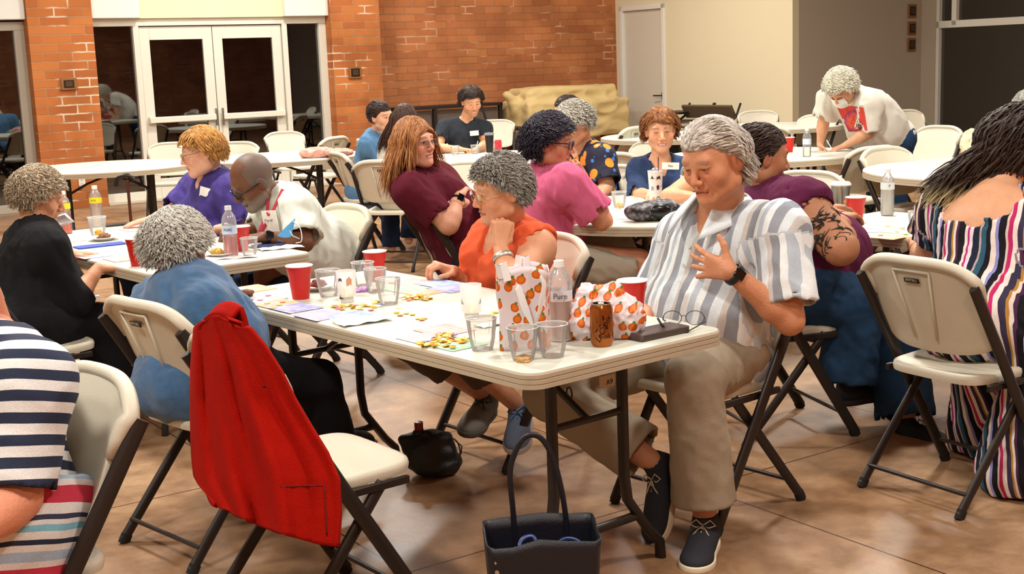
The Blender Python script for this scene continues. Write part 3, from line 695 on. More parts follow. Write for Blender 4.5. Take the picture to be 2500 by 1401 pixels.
# floor
m=bpy.data.materials.new('stained_concrete'); m.use_nodes=True; nt=NT(m); co=nt.tex()
n1=nt.add('TexNoise'); n1.inputs['Scale'].default_value=1.1; n1.inputs['Detail'].default_value=6; n1.inputs['Roughness'].default_value=.62; nt.link(co,n1.inputs['Vector'])
n2=nt.add('TexNoise'); n2.inputs['Scale'].default_value=7; n2.inputs['Detail'].default_value=5; n2.inputs['Roughness'].default_value=.7; nt.link(co,n2.inputs['Vector'])
r1=ramp(nt,n1.outputs['Fac'],[(.30,'#76543a'),(.47,'#a07a58'),(.60,'#b3906e'),(.75,'#8c6a4c')]); r2=ramp(nt,n2.outputs['Fac'],[(.3,'#b9aea4'),(.62,'#ffffff')])
mx=nt.add('Mix',data_type='RGBA',blend_type='MULTIPLY'); mx.inputs[0].default_value=.8; nt.link(r1.outputs[0],mx.inputs[6]); nt.link(r2.outputs[0],mx.inputs[7])
sp=nt.add('SeparateXYZ'); nt.link(co,sp.inputs[0]); groove=None
for ax in (0,1):
    d=nt.add('Math',operation='DIVIDE'); nt.link(sp.outputs[ax],d.inputs[0]); d.inputs[1].default_value=1.22
    f=nt.add('Math',operation='FRACT'); nt.link(d.outputs[0],f.inputs[0]); s_=nt.add('Math',operation='SUBTRACT'); nt.link(f.outputs[0],s_.inputs[0]); s_.inputs[1].default_value=.5
    a=nt.add('Math',operation='ABSOLUTE'); nt.link(s_.outputs[0],a.inputs[0]); l=nt.add('Math',operation='LESS_THAN'); nt.link(a.outputs[0],l.inputs[0]); l.inputs[1].default_value=.0030
    if groove is None: groove=l.outputs[0]
    else: q=nt.add('Math',operation='MAXIMUM'); nt.link(groove,q.inputs[0]); nt.link(l.outputs[0],q.inputs[1]); groove=q.outputs[0]
m2=nt.add('Mix',data_type='RGBA'); nt.link(groove,m2.inputs[0]); nt.link(mx.outputs[2],m2.inputs[6]); m2.inputs[7].default_value=(*hexc('#4a2e1c'),1); nt.link(m2.outputs[2],nt.b.inputs['Base Color'])
rr=nt.add('MapRange'); rr.inputs[3].default_value=.28; rr.inputs[4].default_value=.5; nt.link(n2.outputs['Fac'],rr.inputs[0]); nt.link(rr.outputs[0],nt.b.inputs['Roughness']); nt.b.inputs['Specular IOR Level'].default_value=.45
bp=nt.add('Bump'); bp.inputs['Strength'].default_value=.5; bp.inputs['Distance'].default_value=.004; iv=nt.add('Math',operation='MULTIPLY_ADD'); nt.link(groove,iv.inputs[0]); iv.inputs[1].default_value=-1; nt.link(n2.outputs['Fac'],iv.inputs[2]); nt.link(iv.outputs[0],bp.inputs['Height']); nt.link(bp.outputs[0],nt.b.inputs['Normal'])
FLOORM=m
mb=MB(); mb.box((0,0,-.05),(60,60,.1)); o=mb.obj('floor',FLOORM); o.rotation_euler=(0,0,WA)
# phase: saw cuts pass 3.31 m out along the wall normal and at 3.07 along it
px=3.07-.61; py=3.31-.61; o.location=tuple(Wu*(px)+(-Wn)*(py)); o['kind']='structure'
ROOMC=wpt(2,6)
wbox('ceiling',pm('ceiling_paint','#9a9082',rough=.9),-11,16,-1,22,5.0,5.1)
# door wall: piers, header panels, brick field
K1=hit(1508,260,wpt(0,-.25),Wn); tK=(K1-W0)@Wu
wbox('wall_back',BR2,3.30,tK+.3,-.25,-.55,0,5)
wbox('wall_back',BR,2.60,3.33,.22,-.55,0,5)      # right pier
wbox('wall_back',BR,-1.28,-.53,.22,-.55,0,5)     # left pier
wbox('wall_back',BR,-11,-4.6,.22,-.55,0,5)
for a,b in ((-.53,.07),(1.97,2.60),(-4.6,-1.28)): wbox('trim_1',WHITE,a,b,.17,-.3,2.22,5,bevel=.01)
wbox('wall_back',YEL,.07,1.97,.10,-.3,2.22,5)
# panels over the doors stay proud of the glass; door system below
def bars(name,mat,lst,bevel=.004,o0=.06,o1=-.06):
    m=MB()
    for t0,t1,z0,z1 in lst: m.box(((t0+t1)/2,-(o0+o1)/2,(z0+z1)/2),(t1-t0,o0-o1,z1-z0))
    o=m.obj(name,mat,bevel=bevel); o.location=tuple(W0); o.rotation_euler=(0,0,WROT); return o
GL=pane_mat('night_glass','#9aa0a0',.13,.8)
def glass(t0,t1,z0,z1,parent,oo=0.,name='pane'):
    m=MB(); m.box(((t0+t1)/2,-oo,(z0+z1)/2),(t1-t0,.008,z1-z0)); return m.obj(name,GL,parent)
fo=bars('window_1',FRAMEM,[(-.53,2.60,2.13,2.22),(-.53,-.49,0,2.13),(0.0,.07,0,2.13),(1.97,2.04,0,2.13),(2.50,2.60,0,2.13),(-.53,0.0,0,.12),(2.04,2.5,0,.12)]); fo['kind']='structure'
glass(-.49,0.0,.12,2.13,fo); glass(2.04,2.5,.12,2.13,fo)
for k,(a,b,hs) in enumerate(((.08,1.015,1),(1.025,1.96,-1))):
    st=.125; d=bars('door_%d'%(k+1),FRAMEM,[(a,a+st,.01,2.12),(b-st,b,.01,2.12),(a+st,b-st,1.96,2.12),(a+st,b-st,.01,.26)],o0=.03,o1=-.02); d['kind']='structure'
    glass(a+st,b-st,.26,1.96,d)
    mb=MB(); z=.985
    mb.box(((a+b)/2,-.075,z),(b-a-.06,.05,.075)); mb.box((a+.05,-.05,z),(.045,.07,.09)); mb.box((b-.05,-.05,z),(.045,.07,.09))
    bar=mb.obj('push_bar',pm('bar_white','#dcd8c8',rough=.35),d,bevel=.01)
    mb=MB(); x=b-.04 if hs>0 else a+.04; mb.box((x,-.085,z+.0),(.022,.03,.22)); mb.obj('latch',pm('steel','#8b8880',rough=.35,metal=.8),bar,bevel=.004)
bars('threshold' if 0 else 'trim_2',pm('sill_concrete','#b9ad98',rough=.8),[(-.53,2.6,0,.02)],o0=.25,o1=-.1)['kind']='structure'
w1=bars('window_2',pm('bronze_frame','#a79d8d',rough=.5),[(-4.6,-1.28,2.10,2.2),(-1.40,-1.28,0,2.1),(-4.6,-4.5,0,2.1),(-4.6,-1.28,0,.1),(-2.95,-2.88,0,2.1)]); w1['kind']='structure'
glass(-4.5,-2.95,.1,2.1,w1); glass(-2.88,-1.40,.1,2.1,w1)
# closet block with a painted door, then the far wall with the big window (both run toward the camera)
def nbox(name,mat,s0,s1,t0,t1,z0,z1,parent=None,bevel=0,kind=True,org=None):
    """box on walls that run along Wn: s along Wn from K1, t along Wu from K1"""
    m=MB(); m.box(((s0+s1)/2,(t0+t1)/2,(z0+z1)/2),(abs(s1-s0),abs(t1-t0),abs(z1-z0)))
    o=put(name,m.mesh(name,mat)) ; 
    if parent is None: o.location=tuple(V(K1[0],K1[1],0)); o.rotation_euler=(0,0,math.atan2(Wn[1],Wn[0]))
    else: o.parent=parent
    if bevel: md=o.modifiers.new('bevel','BEVEL'); md.width=bevel; md.segments=2
    if kind and parent is None: o['kind']='structure'
    return o
KK=V(K1[0],K1[1],0)
def s_at(x,y,t=0): p=hit(x,y,KK+Wu*t,Wu); return (p-KK)@Wn,p[2]
sC,_=s_at(1935,200)
d0,_=s_at(1524,200); d1,_=s_at(1618,200); zt=s_at(1570,24)[1]
nbox('wall_right',PAINT,0,d0-.02,0,.12,0,5); nbox('wall_right',PAINT,d1+.02,sC,0,.12,0,5); nbox('wall_right',PAINT,d0-.02,d1+.02,0,.12,zt+.02,5)
nbox('wall_right',PAINT_SHADE,sC-.12,sC,.12,4.5,0,5)
dr=nbox('door_3',pm('door_paint','#cfc8b6',rough=.5),d0,d1,.03,.075,.01,zt,bevel=.003)
cs=.07
for a,b,c,e in ((d0-cs,d0,0,zt+cs),(d1,d1+cs,0,zt+cs),(d0-cs,d1+cs,zt,zt+cs)): nbox('trim_3',WHITE,a,b,-.02,.12,c,e,bevel=.006)
sh,zh=s_at(1612,233); mb=MB(); mb.tube([(sh+.03,.03,zh),(sh+.03,-.05,zh),(sh-.09,-.06,zh)],.011,8); mb.box((sh+.03,.025,zh),(.05,.01,.09)); mb.obj('door_handle',pm('dark_steel','#4a463e',rough=.35,metal=.8),dr)
P3=atz(2278,372); tF=(P3-KK)@Wu
sw0,_=s_at(2286,200,tF); zt3=s_at(2290,64,tF)[1]; s2a=s_at(2326,30,tF)[0]
nbox('wall_left',PAINT_SHADE,-2,sw0,tF,tF+.15,0,5)
nbox('wall_left',PAINT_SHADE,sw0+4.2,20,tF,tF+.15,0,5); nbox('wall_left',PAINT_SHADE,sw0,sw0+4.2,tF,tF+.15,3.2,5)
def nbars(name,mat,lst,t0,t1,bevel=.004):
    m=MB()
    for a,b,c,d in lst: m.box(((a+b)/2,(t0+t1)/2,(c+d)/2),(b-a,t1-t0,d-c))
    o=m.obj(name,mat,bevel=bevel); o.location=tuple(KK); o.rotation_euler=(0,0,math.atan2(Wn[1],Wn[0])); return o
w3=nbars('window_3',FRAMEM,[(sw0,sw0+.05,0,3.2),(sw0,sw0+4.2,zt3-.03,zt3+.07),(sw0,sw0+4.2,0,.06),(sw0,sw0+4.2,3.1,3.2),(s2a,s2a+.08,zt3,3.1),(sw0+2.1,sw0+2.18,0,3.1),(sw0+4.15,sw0+4.2,0,3.2)],tF-.03,tF+.08); w3['kind']='structure'
m=MB(); m.box((sw0+1.08,tF+.04,zt3/2+.02),(2.06,.008,zt3-.1)); m.box((sw0+3.15,tF+.04,zt3/2+.02),(2.0,.008,zt3-.1)); m.box((sw0+2.1,tF+.04,(zt3+3.15)/2),(4.1,.008,3.1-zt3)); m.obj('pane',GL,w3)
nbox('baseboard_left',pm('dark_base','#4a3d30',rough=.7),sC+.2,sw0,tF-.015,tF,0,.10)
# remaining shell of the hall, out of view
sR=18
nbox('wall_front',BR2,sR,sR+.2,-10.5-tK,tF,0,5); wbox('wall_side',PAINT,-11.1,-11,.2,sR+.3,0,5)
# outside in the dark
o=MB(); o.box((0,0,-.08),(.1,.1,.1))
def outside(name,mat,t0,t1,o0,o1,z0,z1): 
    return wbox(name,mat,t0,t1,o0,o1,z0,z1,kind='structure')
# plaques
PLX=1
PW=pm('plaque_wood','#8a5524',rough=.5,var=.2,vscale=30); PB=pm('plaque_plate','#2a2018',rough=.3,metal=.4)
def plaque(c,R,w,h,lab,ins):
    e=empty('plaque',c,0,lab,'plaque','framed wall plaques'); mb=MB(); mb.box((0,0,0),(w,h,.022),None); 
    me=mb.mesh('board',PW); me.transform(Matrix([[*R[0],0],[*R[1],0],[*R[2],0],[0,0,0,1]])); o=put('board',me,e); md=o.modifiers.new('b','BEVEL'); md.width=.006; md.segments=2
    mb=MB(); mb.box((0,0,.013),(w*ins,h*ins,.006)); 
    for k in range(5): mb.box((0,h*ins*(.3-.14*k),.0165),(w*ins*.7,.004,.001),mi=1)
    me=mb.mesh('plate',[PB,pm('plate_line','#7a6040',rough=.4)]); me.transform(Matrix([[*R[0],0],[*R[1],0],[*R[2],0],[0,0,0,1]])); put('plate',me,e)
RW=np.stack([Wu,V(0,0,1),Wn],1)
plaque(hit(168,205,wpt(0,.235),Wn),RW,.19,.14,'small wooden plaque on the left brick pier beside the double doors',.62)
plaque(hit(867,177,wpt(0,.235),Wn),RW,.19,.16,'small wooden plaque on the brick pier right of the double doors',.66)
RW3=np.stack([Wu,V(0,0,1),Wn],1)
for y,nm_ in ((27,'topmost'),(69,'middle'),(109,'lowest')):
    plaque(hit(2227-(y-27)*.02,y,KK+Wn*(sC+.012),Wn),RW3,.18,.19,nm_+' of the three small wooden plaques stacked on the shaded side wall',.66)
# outlet
c=hit(200,443,wpt(0,.225),Wn); e=empty('wall_outlet',c,0,'white electrical outlet plate low on the left brick pier','outlet'); R4=Matrix([[*RW[0],0],[*RW[1],0],[*RW[2],0],[0,0,0,1]])
mb=MB(); mb.box((0,0,0),(.075,.12,.012)); me=mb.mesh('cover_plate',WHITE); me.transform(R4); put('cover_plate',me,e)
for q in (-1,1): mb=MB(); mb.box((0,q*.025,.008),(.03,.028,.006)); me=mb.mesh('socket',pm('socket','#c8c2b4',rough=.5)); me.transform(R4); put('socket',me,e)
# pale pickup parked outside, dimly seen through the right window
c=KK+Wu*(tF+6.0)+Wn*(sw0+.2); c[2]=0; tr=empty('parked_truck',c,math.atan2(Wn[1],Wn[0]),'pale pickup truck parked outside in the dark, seen through the right window','truck')
TM=pm('truck_paint','#b8c4d8',rough=.3); TD=pm('truck_glass','#10141a',rough=.1)
mb=MB(); mb.prism([(-2.6,.45),(-2.6,1.05),(-1.0,1.10),(-.6,1.62),(.9,1.65),(1.2,1.15),(2.6,1.12),(2.6,.45)],-.9,.9,fn=lambda p:V(p[0],p[2],p[1])); mb.obj('truck_body',TM,tr,bevel=.04)
for x in (-1.7,1.7):
    for y in (-.9,.9): mb=MB(); mb.lathe([(0,-.1),(.36,-.1),(.38,0),(.36,.1),(0,.1)],18,(x,y,.38),rot=rotx(pi/2)); mb.obj('wheel',pm('tyre','#141414',rough=.8),tr)
for q in (-1,1): mb=MB(); mb.box((.15,q*.905,1.38),(1.2,.02,.32)); mb.obj('side_window',TD,tr)
wbox('ground_outside',pm('asphalt','#3a3a3c',rough=.9),-14,22,-.6,-20,-.06,-.005)
l=bpy.data.lights.new('outside_light','AREA'); l.size=1; l.energy=260; l.color=(.75,.85,1); lo=bpy.data.objects.new('outside_light',l); lo.location=tuple(c+V(2,4,5)); SC.collection.objects.link(lo)  # bluish area light above the ground outside, near the truck
# ================================================================= folding furniture
PL=pm('chair_plastic','#cfc8b4',rough=.5,bump=.12,bscale=260); TPL=pm('table_plastic','#d0d1c2',rough=.42,bump=.05,bscale=300); TED=pm('table_edge','#b8aa92',rough=.55,bump=.05,bscale=300)
STL=pm('bronze_steel','#2b2420',rough=.42,metal=.25)
def make_chair():
    r=empty('folding_chair',(0,0,0))
    # seat: moulded slab with rounded rim
    mb=MB()
    def seat(u,v):
        a=2*pi*u; n=5; ca,sa=cos(a),sin(a); x=np.sign(ca)*abs(ca)**(2/n); y=np.sign(sa)*abs(sa)**(2/n)
        w=.205+.012*y*1; prof=[(0,.018),(.80,.012),(.93,.016),(.985,.012),(1,.0),(.985,-.016),(.9,-.018),(0,-.018)][int(round(v*7))]
        rr=prof[0]; return (x*w*rr, .03+y*.195*rr, .445+prof[1]-.004*(1-rr)+(.006*(y*rr) if 1 else 0))
    mb.grid(seat,40,8,closeu=True); mb.obj('seat',PL,r,angle=60)
    # backrest: curved shell, rounded top corners
    def back(side):
        def f(u,v):
            x=(u*2-1); z=v; top=.84; bot=.515; 
            hw=.232*(1-.10*(1-z)) ; e=abs(x)**4; zz=bot+(top-bot)*z; 
            zc=zz-(.055*e*max(0,(z-.5)*2)**2)+(.03*e*max(0,(.35-z)/.35))
            yy=-.135-(zz-.5)*.36+.045*(x*x) - side*.012*(1) 
            if side<0: yy=yy
            return (x*hw,yy,zc)
        return f
    mb=MB(); mb.grid(back(0),25,15); o=mb.obj('backrest',PL,r,angle=60)
    md=o.modifiers.new('s','SOLIDIFY'); md.thickness=.014; md.offset=0
    md=o.modifiers.new('b','BEVEL'); md.width=.004; md.segments=2; md.limit_method='ANGLE'
    # rim rolled over the top edge and the recess with its badge at the rear
    pts=[]
    for k in range(25):
        x=-1+2*k/24; p=V(*back(0)((x+1)/2,1)); p+=V(0,0,-.004); pts.append(p)
    side=[V(*back(0)(0,v)) for v in (.55,.7,.85)]; side2=[V(*back(0)(1,v)) for v in (.85,.7,.55)]
    mb=MB(); mb.tube(side+pts+side2,[.010,.014]+[.0165]*(len(pts)+2)+[.014,.010],8,flat=(1,1.25)); mb.obj('rim',PL,o,angle=180)
    mb=MB(); yb=lambda z:-.135-(z-.5)*.36-.012
    w1,w2=.075,.045; mb.tube([(-w1,yb(.80),.800),(w1,yb(.80),.800)],.005,6,flat=(1,1)); mb.tube([(-w1,yb(.80),.80),(-w2,yb(.56)-.001,.56)],.004,6); mb.tube([(w1,yb(.80),.80),(w2,yb(.56)-.001,.56)],.004,6); mb.obj('moulded_rib',PL,o,angle=180)
    mb=MB(); mb.box((0,yb(.77)-.003,.768),(.062,.005,.017),rotx(.34)); bd=mb.obj('badge',pm('badge_black','#15130f',rough=.4),o,bevel=.002)
    rr=np.stack([V(-1,0,0),nrm(V(0,-.36,1)),nrm(V(0,-1,-.36))],1); text_obj('LIFETIME',.0125,pm('badge_letter','#b9ab8c',rough=.5),bd,V(0,yb(.77)-.0065,.768),rr)
    # front legs run up as back uprights; rear legs
    for q in (-1,1):
        mb=MB(); mb.tube([(q*.232,.225,.012),(q*.232,-.03,.43),(q*.236,-.232,.77)],.0155,10,flat=(.8,1.4)); mb.obj('leg',STL,r,angle=60)
        mb=MB(); mb.tube([(q*.210,-.245,.012),(q*.205,.10,.425)],.0145,10,flat=(.8,1.3)); mb.obj('leg',STL,r,angle=60)
        for y,x in ((.225,.232),(-.245,.210)): mb=MB(); mb.tube([(q*x,y+.002*(1 if y>0 else -1),0),(q*x,y-.014*(1 if y>0 else -1),.028)],.0165,10,flat=(.8,1.3)); mb.obj('foot_cap',pm('rubber','#14110f',rough=.8),r,angle=60)
        mb=MB(); mb.box((q*.213,.03,.418),(.016,.30,.022)); mb.obj('seat_bracket',STL,r,bevel=.003)
    mb=MB(); mb.tube([(-.21,-.21,.075),(.21,-.21,.075)],.0075,8); mb.obj('stretcher',STL,r,angle=60)
    mb=MB(); mb.tube([(-.232,.175,.095),(.232,.175,.095)],.0075,8); mb.obj('stretcher',STL,r,angle=60)
    return r
CH0=make_chair(); _chused=[False]
def chair(c,heading,label,group=None,tilt=0,z=0,low=False):
    o=CH0 if not _chused[0] else copy_tree(CH0); _chused[0]=True
    o.location=(c[0],c[1],z); o.rotation_euler=(tilt,0,RAD(heading-90)); o.name='folding_chair' if o is CH0 else o.name
    tag(o,label,'chair',group); return o
def leg_frame(r,x,flip,wd=.5,H=.69,pw=.14):
    """Folding table legs: two posts that kink outward into splayed feet, cross bars and brace."""
    mb=MB()
    for q in (-1,1):
        lm=MB(); lm.tube([(x,q*pw,H),(x,q*pw,.30),(x,q*(pw+.012),.22),(x,q*(pw+.10),.10),(x,q*(pw+.145),.055),(x,q*(pw+.15),.0)],.0175,10,flat=(.85,1.1),up=(1,0,0)); lm.obj('leg',STL,r,angle=60)
    
    for a_,r_ in (([(x,-pw-.05,.16),(x,pw+.05,.16)],.014),([(x,-pw,.50),(x,pw,.50)],.011),([(x,-wd*.5,H-.02),(x,wd*.5,H-.02)],.014)): mb=MB(); mb.tube(a_,r_,8); mb.obj('cross_bar',STL,r,angle=60)
    mb=MB(); mb.tube([(x,0,.50),(x-flip*.16,0,.585),(x-flip*.42,0,H-.01)],.011,8); mb.obj('brace',STL,r,angle=60)
    mb=MB(); m=14; mb.tube([(x-flip*.10+.012*cos(2*pi*k/m),-.02,.555+.02*sin(2*pi*k/m)) for k in range(m)],.0025,6,closed=True); mb.obj('lock_ring',STL,r,angle=180)
def top_mesh(poly,z1,th,name,r):
    mb=MB(); n=len(poly); P=np.array(poly); C=P.mean(0)
    lev=[(0,z1),(-.022,z1),(-.004,z1-.004),(0,z1-.010),(0.,z1-.020),(-.003,z1-.0215),(0,z1-.023),(0,z1-.034),(-.003,z1-.0355),(0,z1-.037),(0,z1-th),(-.02,z1-th-.001)]
    # offsets inward by scaling along outward normal
    N=[]
    for i in range(n): t=P[(i+1)%n]-P[i-1]; q=V(t[1],-t[0]); N.append(q/np.linalg.norm(q))
    N=np.array(N); vs=[];mi=[]
    rings=[(l[0],l[1]) for l in lev[1:]]
    for o,z in rings: vs+=[(*(P[i]+N[i]*o),z) for i in range(n)]
    fs=[tuple(range(n))]; mi=[0]
    for k in range(len(rings)-1):
        for i in range(n): j=(i+1)%n; fs.append((k*n+i,(k+1)*n+i,(k+1)*n+j,k*n+j)); mi.append(0 if k<1 else 1)
    b=(len(rings)-1)*n; fs.append(tuple(b+i for i in range(n))[::-1]); mi.append(1)
    mb.v=[tuple(map(float,p)) for p in vs]; mb.f=fs; mb.mi=mi
    return mb.obj(name,[TPL,TED],r,angle=30)
def rect_table(C,ang,label,group=None,L=1.829,Wd=.762,tagged=False):
    """C is the corner; long side runs along ang, short side 90 deg clockwise of it"""
    l=V(cos(RAD(ang)),sin(RAD(ang)),0); s=V(l[1],-l[0],0); c=V(*C[:2],0)+l*L/2+s*Wd/2
    r=empty('folding_table',c,RAD(ang),label,'table',group)
    top_mesh(rrect(L,Wd,.055,6),.737,.048,'table_top',r)
    for x,f in ((-L/2+.20,-1),(L/2-.20,1)): leg_frame(r,x,f)
    return r
def round_table(c,R,label,ang=0,group='round folding tables'):
    r=empty('round_table',(c[0],c[1],0),RAD(ang),label,'table',group)
    top_mesh([(R*cos(2*pi*k/72),R*sin(2*pi*k/72)) for k in range(72)],.737,.05,'table_top',r)
    for x,f in ((-R*.45,-1),(R*.45,1)): leg_frame(r,x,f,wd=.72,pw=.22)
    return r
# ================================================================= tables and chairs where they stand
TC=V(.038,3.248); tS=V(cos(RAD(39.4)),sin(RAD(39.4)),0); tL=V(-tS[1],tS[0],0)
rect_table((.038,3.248),129.4,'white rectangular folding table in the foreground with the fruit-print gift bags on it')
C2=atz(368,669,.737); rect_table(C2[:2],129.4,'white rectangular folding table at left with two yellow-labelled soda bottles on it')
B4=atz(2150,513,.737); A4=B4-tS*.762; rect_table((A4-tL*1.829)[:2],129.4,'white rectangular folding table at right under the lidded cup with a straw')
round_table((-3.62,11.84),.80,'round white folding table, leftmost, standing empty before the brick pier',20)
round_table((-2.12,12.3),.76,'round white folding table with a pink cloth lying on it',5)
round_table((-.28,11.1),.90,'round white folding table where the man in the dark grey V-neck sits',10)
round_table((.80,6.87),.76,'round white folding table with the snakeskin purse and stickered tumbler',40)
round_table((-.12,8.1),.58,'round white folding table behind the woman in the maroon T-shirt, mostly hidden',0)
round_table((2.02,10.35),.78,'round white folding table the woman in the white T-shirt bends over',25)
round_table((3.26,8.45),.92,'round white folding table at far right with a cream cloth on it',35)
round_table((-.95,14.9),.76,'round white folding table far back against the brick wall, behind the woman in blue denim',0)
round_table((1.72,13.3),.76,'round white folding table far back behind the woman in the navy blouse',0)
round_table((2.92,14.35),.76,'round white folding table far back in front of the cream wall block',0)
chair((1.53,4.36),32,'beige folding chair with black badge on its back, the striped-dress woman sits on it')
chair((-1.0,4.15),45,'beige folding chair the woman in the blue fleece sits on')
chair((-.575,3.47),38,'beige folding chair with a red knit jacket hung over its back')
chair((-1.17,2.86),219,'beige folding chair at bottom left under the woman in the striped top')
chair((.65,4.305),220,'beige folding chair under the man in the striped short-sleeved shirt')
chair((-.02,5.03),219,'beige folding chair the woman in the orange blouse sits on')
chair((-1.0,6.43),219,'beige folding chair under the bearded man in the white T-shirt')
chair((-.24,6.63),22,'beige folding chair the woman in the maroon T-shirt leans back in')
chair((1.08,5.2),15,'beige folding chair under the tattooed woman in the plum shirt')
chair((-2.0,5.25),40,'beige folding chair under the woman in the black sweater')
chair((-1.52,7.02),219,'beige folding chair under the woman in the purple shirt')
chair((.10,6.50),20,'beige folding chair the woman in the pink shirt sits on')
chair((-1.20,10.95),25,'beige folding chair under the woman in the blue denim shirt')
chair((-.88,9.95),75,'beige folding chair under the long-haired person in white')
chair((-.28,8.98),268,'empty beige folding chair facing the camera, behind the grey-haired woman in orange')
chair((-.36,12.15),262,'beige folding chair under the man in the dark grey V-neck')
chair((-2.42,14.7),300,'empty beige folding chair in front of the right side window of the doors')
chair((-1.95,13.5),150,'empty beige folding chair with its back turned, nearest the brick pier')
chair((-3.42,13.2),275,'empty beige folding chair behind the leftmost round table')
chair((-2.75,12.85),255,'empty beige folding chair tucked at the far side of the cloth-covered round table')
chair((.22,14.2),215,'empty beige folding chair standing just left of the tan-covered furniture')
chair((-.15,15.7),265,'empty beige folding chair right behind the man in dark grey')
chair((1.12,13.3),140,'empty beige folding chair with its back turned, below the white door')
chair((.93,10.6),200,'empty beige folding chair, upper one of the pair left of the woman in navy')
chair((.78,9.85),80,'empty beige folding chair, lower one of the pair left of the woman in navy')
chair((.55,8.25),215,'beige folding chair under the woman in the floral blouse')
chair((.92,7.85),268,'beige folding chair under the woman in the navy blouse')
chair((3.0,15.5),262,'empty beige folding chair against the cream wall block')
chair((2.42,12.4),85,'empty beige folding chair turned away, between the plum-shirted woman and the water bottle')
chair((3.22,14.0),225,'empty beige folding chair behind the bending woman, at the shaded side wall')
chair((2.50,9.45),118,'empty beige folding chair with its back turned, at the bending woman\'s table')
chair((3.58,11.2),215,'empty beige folding chair right of the bending woman')
chair((1.58,7.3),230,'empty beige folding chair partly hidden behind the tattooed woman\'s shoulder')
chair((4.1,7.6),140,'beige folding chair beyond the far right round table')
chair((2.75,8.9),300,'empty beige folding chair tucked under the far right round table')
# a folding chair leaning folded against the shaded side wall
o=chair((4.55,14.3),300,'beige folding chair leaning against the shaded side wall behind the bending woman')
# ================================================================= the people
j=aty
fleece=pm('blue_fleece','#3c6690',rough=.95,bump=.5,bscale=350,var=.18,vscale=25,sheen=.3)
def tee(n,c,**k): return pm(n,c,rough=.9,bump=.35,bscale=420,var=.06,vscale=12,spec=.2,**k)
denim=pm('blue_jeans','#24405e',rough=.9,bump=.5,bscale=500,var=.25,vscale=14,spec=.2); navyp=pm('navy_trousers','#1b2740',rough=.9,bump=.4,bscale=400,var=.12,vscale=10,spec=.2)
khaki=pm('khaki_cotton','#a39580',rough=.85,bump=.35,bscale=400,var=.06,vscale=9,spec=.25); blackc=pm('black_cotton','#111114',rough=.9,bump=.4,bscale=380,var=.1,vscale=10,spec=.2)
def collar(p,mat,r0=.060,r1=.098,drop=.035,gap=28,lift=.018,name='collar',point=.03,yo=0.0):
    n=p.J['nek']; T=p.T; mb=MB(); c=p.sc
    def f(u,v):
        a=RAD(gap+(360-2*gap)*u+90); r=(r0+(r1-r0)*v)*c; pt=point*max(0,abs(u-.5)*2-.72)/.28*v
        return n+T@V(r*cos(a)*1.05,r*sin(a)*1.0+yo+pt*1.1,(lift-drop*v**1.4-pt*1.1)+ (.012 if v<.5 else 0)*(1-v*2))
    mb.grid(f,41,7); return mb.obj(name,mat,p.e,True,angle=180,solid=.004)
# ---- man in the striped shirt, right foreground
J=dict(pel=V(.67,4.34,.56),nek=j(1762,528,4.31),sL=j(1908,560,4.13),sR=j(1662,580,4.5),eL=j(1928,782,4.03),wL=j(1782,662,4.0),eR=j(1612,735,4.5),wR=j(1572,775,4.2),kL=j(1695,925,3.93),aL=j(1722,1275,3.93),kR=j(1345,960,4.25),aR=j(1605,1135,4.05))
man=Person('person with swept-back grey hair in a blue-grey striped shirt, hand on chest',J,222,(j(1740,388,4.16),224,18,4),skin='#c98a66',fat=.045,scale=1.06,arm=1.12,headscale=1.02,neckr=.066,res=.0095,hres=.0026,
  o=dict(old=1,brow='#8a7a6c',browd=.55,eye=.0022,jowl=.006,hw=1.06,iris='#3b3a34'),hands=dict(L=(nrm(j(1655,625,4.13)-j(1775,655,4.0)),V(.5,.85,.0),'chest'),R=(V(-.7,-.6,-.1),V(0,0,-1),'relaxed')))
SH=stripes_mat('shirt_stripes',[(0,'#d9e4ea'),(.17,'#9aa0aa'),(.36,'#e6edf0'),(.5,'#b9c6d2'),(.62,'#e9eef0'),(.74,'#8f949c'),(.90,'#c8c4c0')],.155,0,stops2=[(0,'#ffffff'),(.62,'#ffffff'),(.8,'#ffffff')],wob=.012)
def belly(s,S): S.ell(s.J['pel']+s.T@V(0,.07,.06),V(.20,.16,.17),s.T,k=.06); S.ell(s.J['pel']+s.T@V(.0,-.02,-.05),V(.215,.175,.13),s.T,k=.05)
man.top(SH,g=.018,sleeve=(.82,.82),neck=(.060,0),vneck=.075,hem=-.15,fold=.011,fs=.13,res=.0075,flare=.034,extra=belly,seed=4)
collar(man,SH,r0=.076,r1=.128,drop=.05,gap=26,lift=.066,point=.06,yo=.006)
for k in range(6): mb=MB(); q=man.at(.80-.13*k,-.002,.16+.032*sin(k*.75)+.0); mb.lathe([(0,-.002),(.0055,-.002),(.0055,.001),(0,.002)],10,q,rot=man.T@rotx(-pi/2)); mb.obj('button',pm('button','#e8e4da',rough=.3),man.e,True)
man.bottoms(khaki,'trousers',g=.016,to=1.85,waist=.15,fold=.006,flare=.042,res=.0085,kr=1.08)
man.shoe('L',V(-.22,-.72,0),col='#20222a',L=.29,w=.052); man.shoe('R',nrm(j(1595,1300,3.95)-j(1625,1170,4.05)),up=V(-.75,-.5,.45),col='#20222a',L=.29,w=.052)
man.band('L',.93,facen=V(.2,-.9,.3),r=.034,w=.024)
mb=MB(); W=J['wL']; d=nrm(j(1672,598,3.98)-j(1775,652,3.93)); 
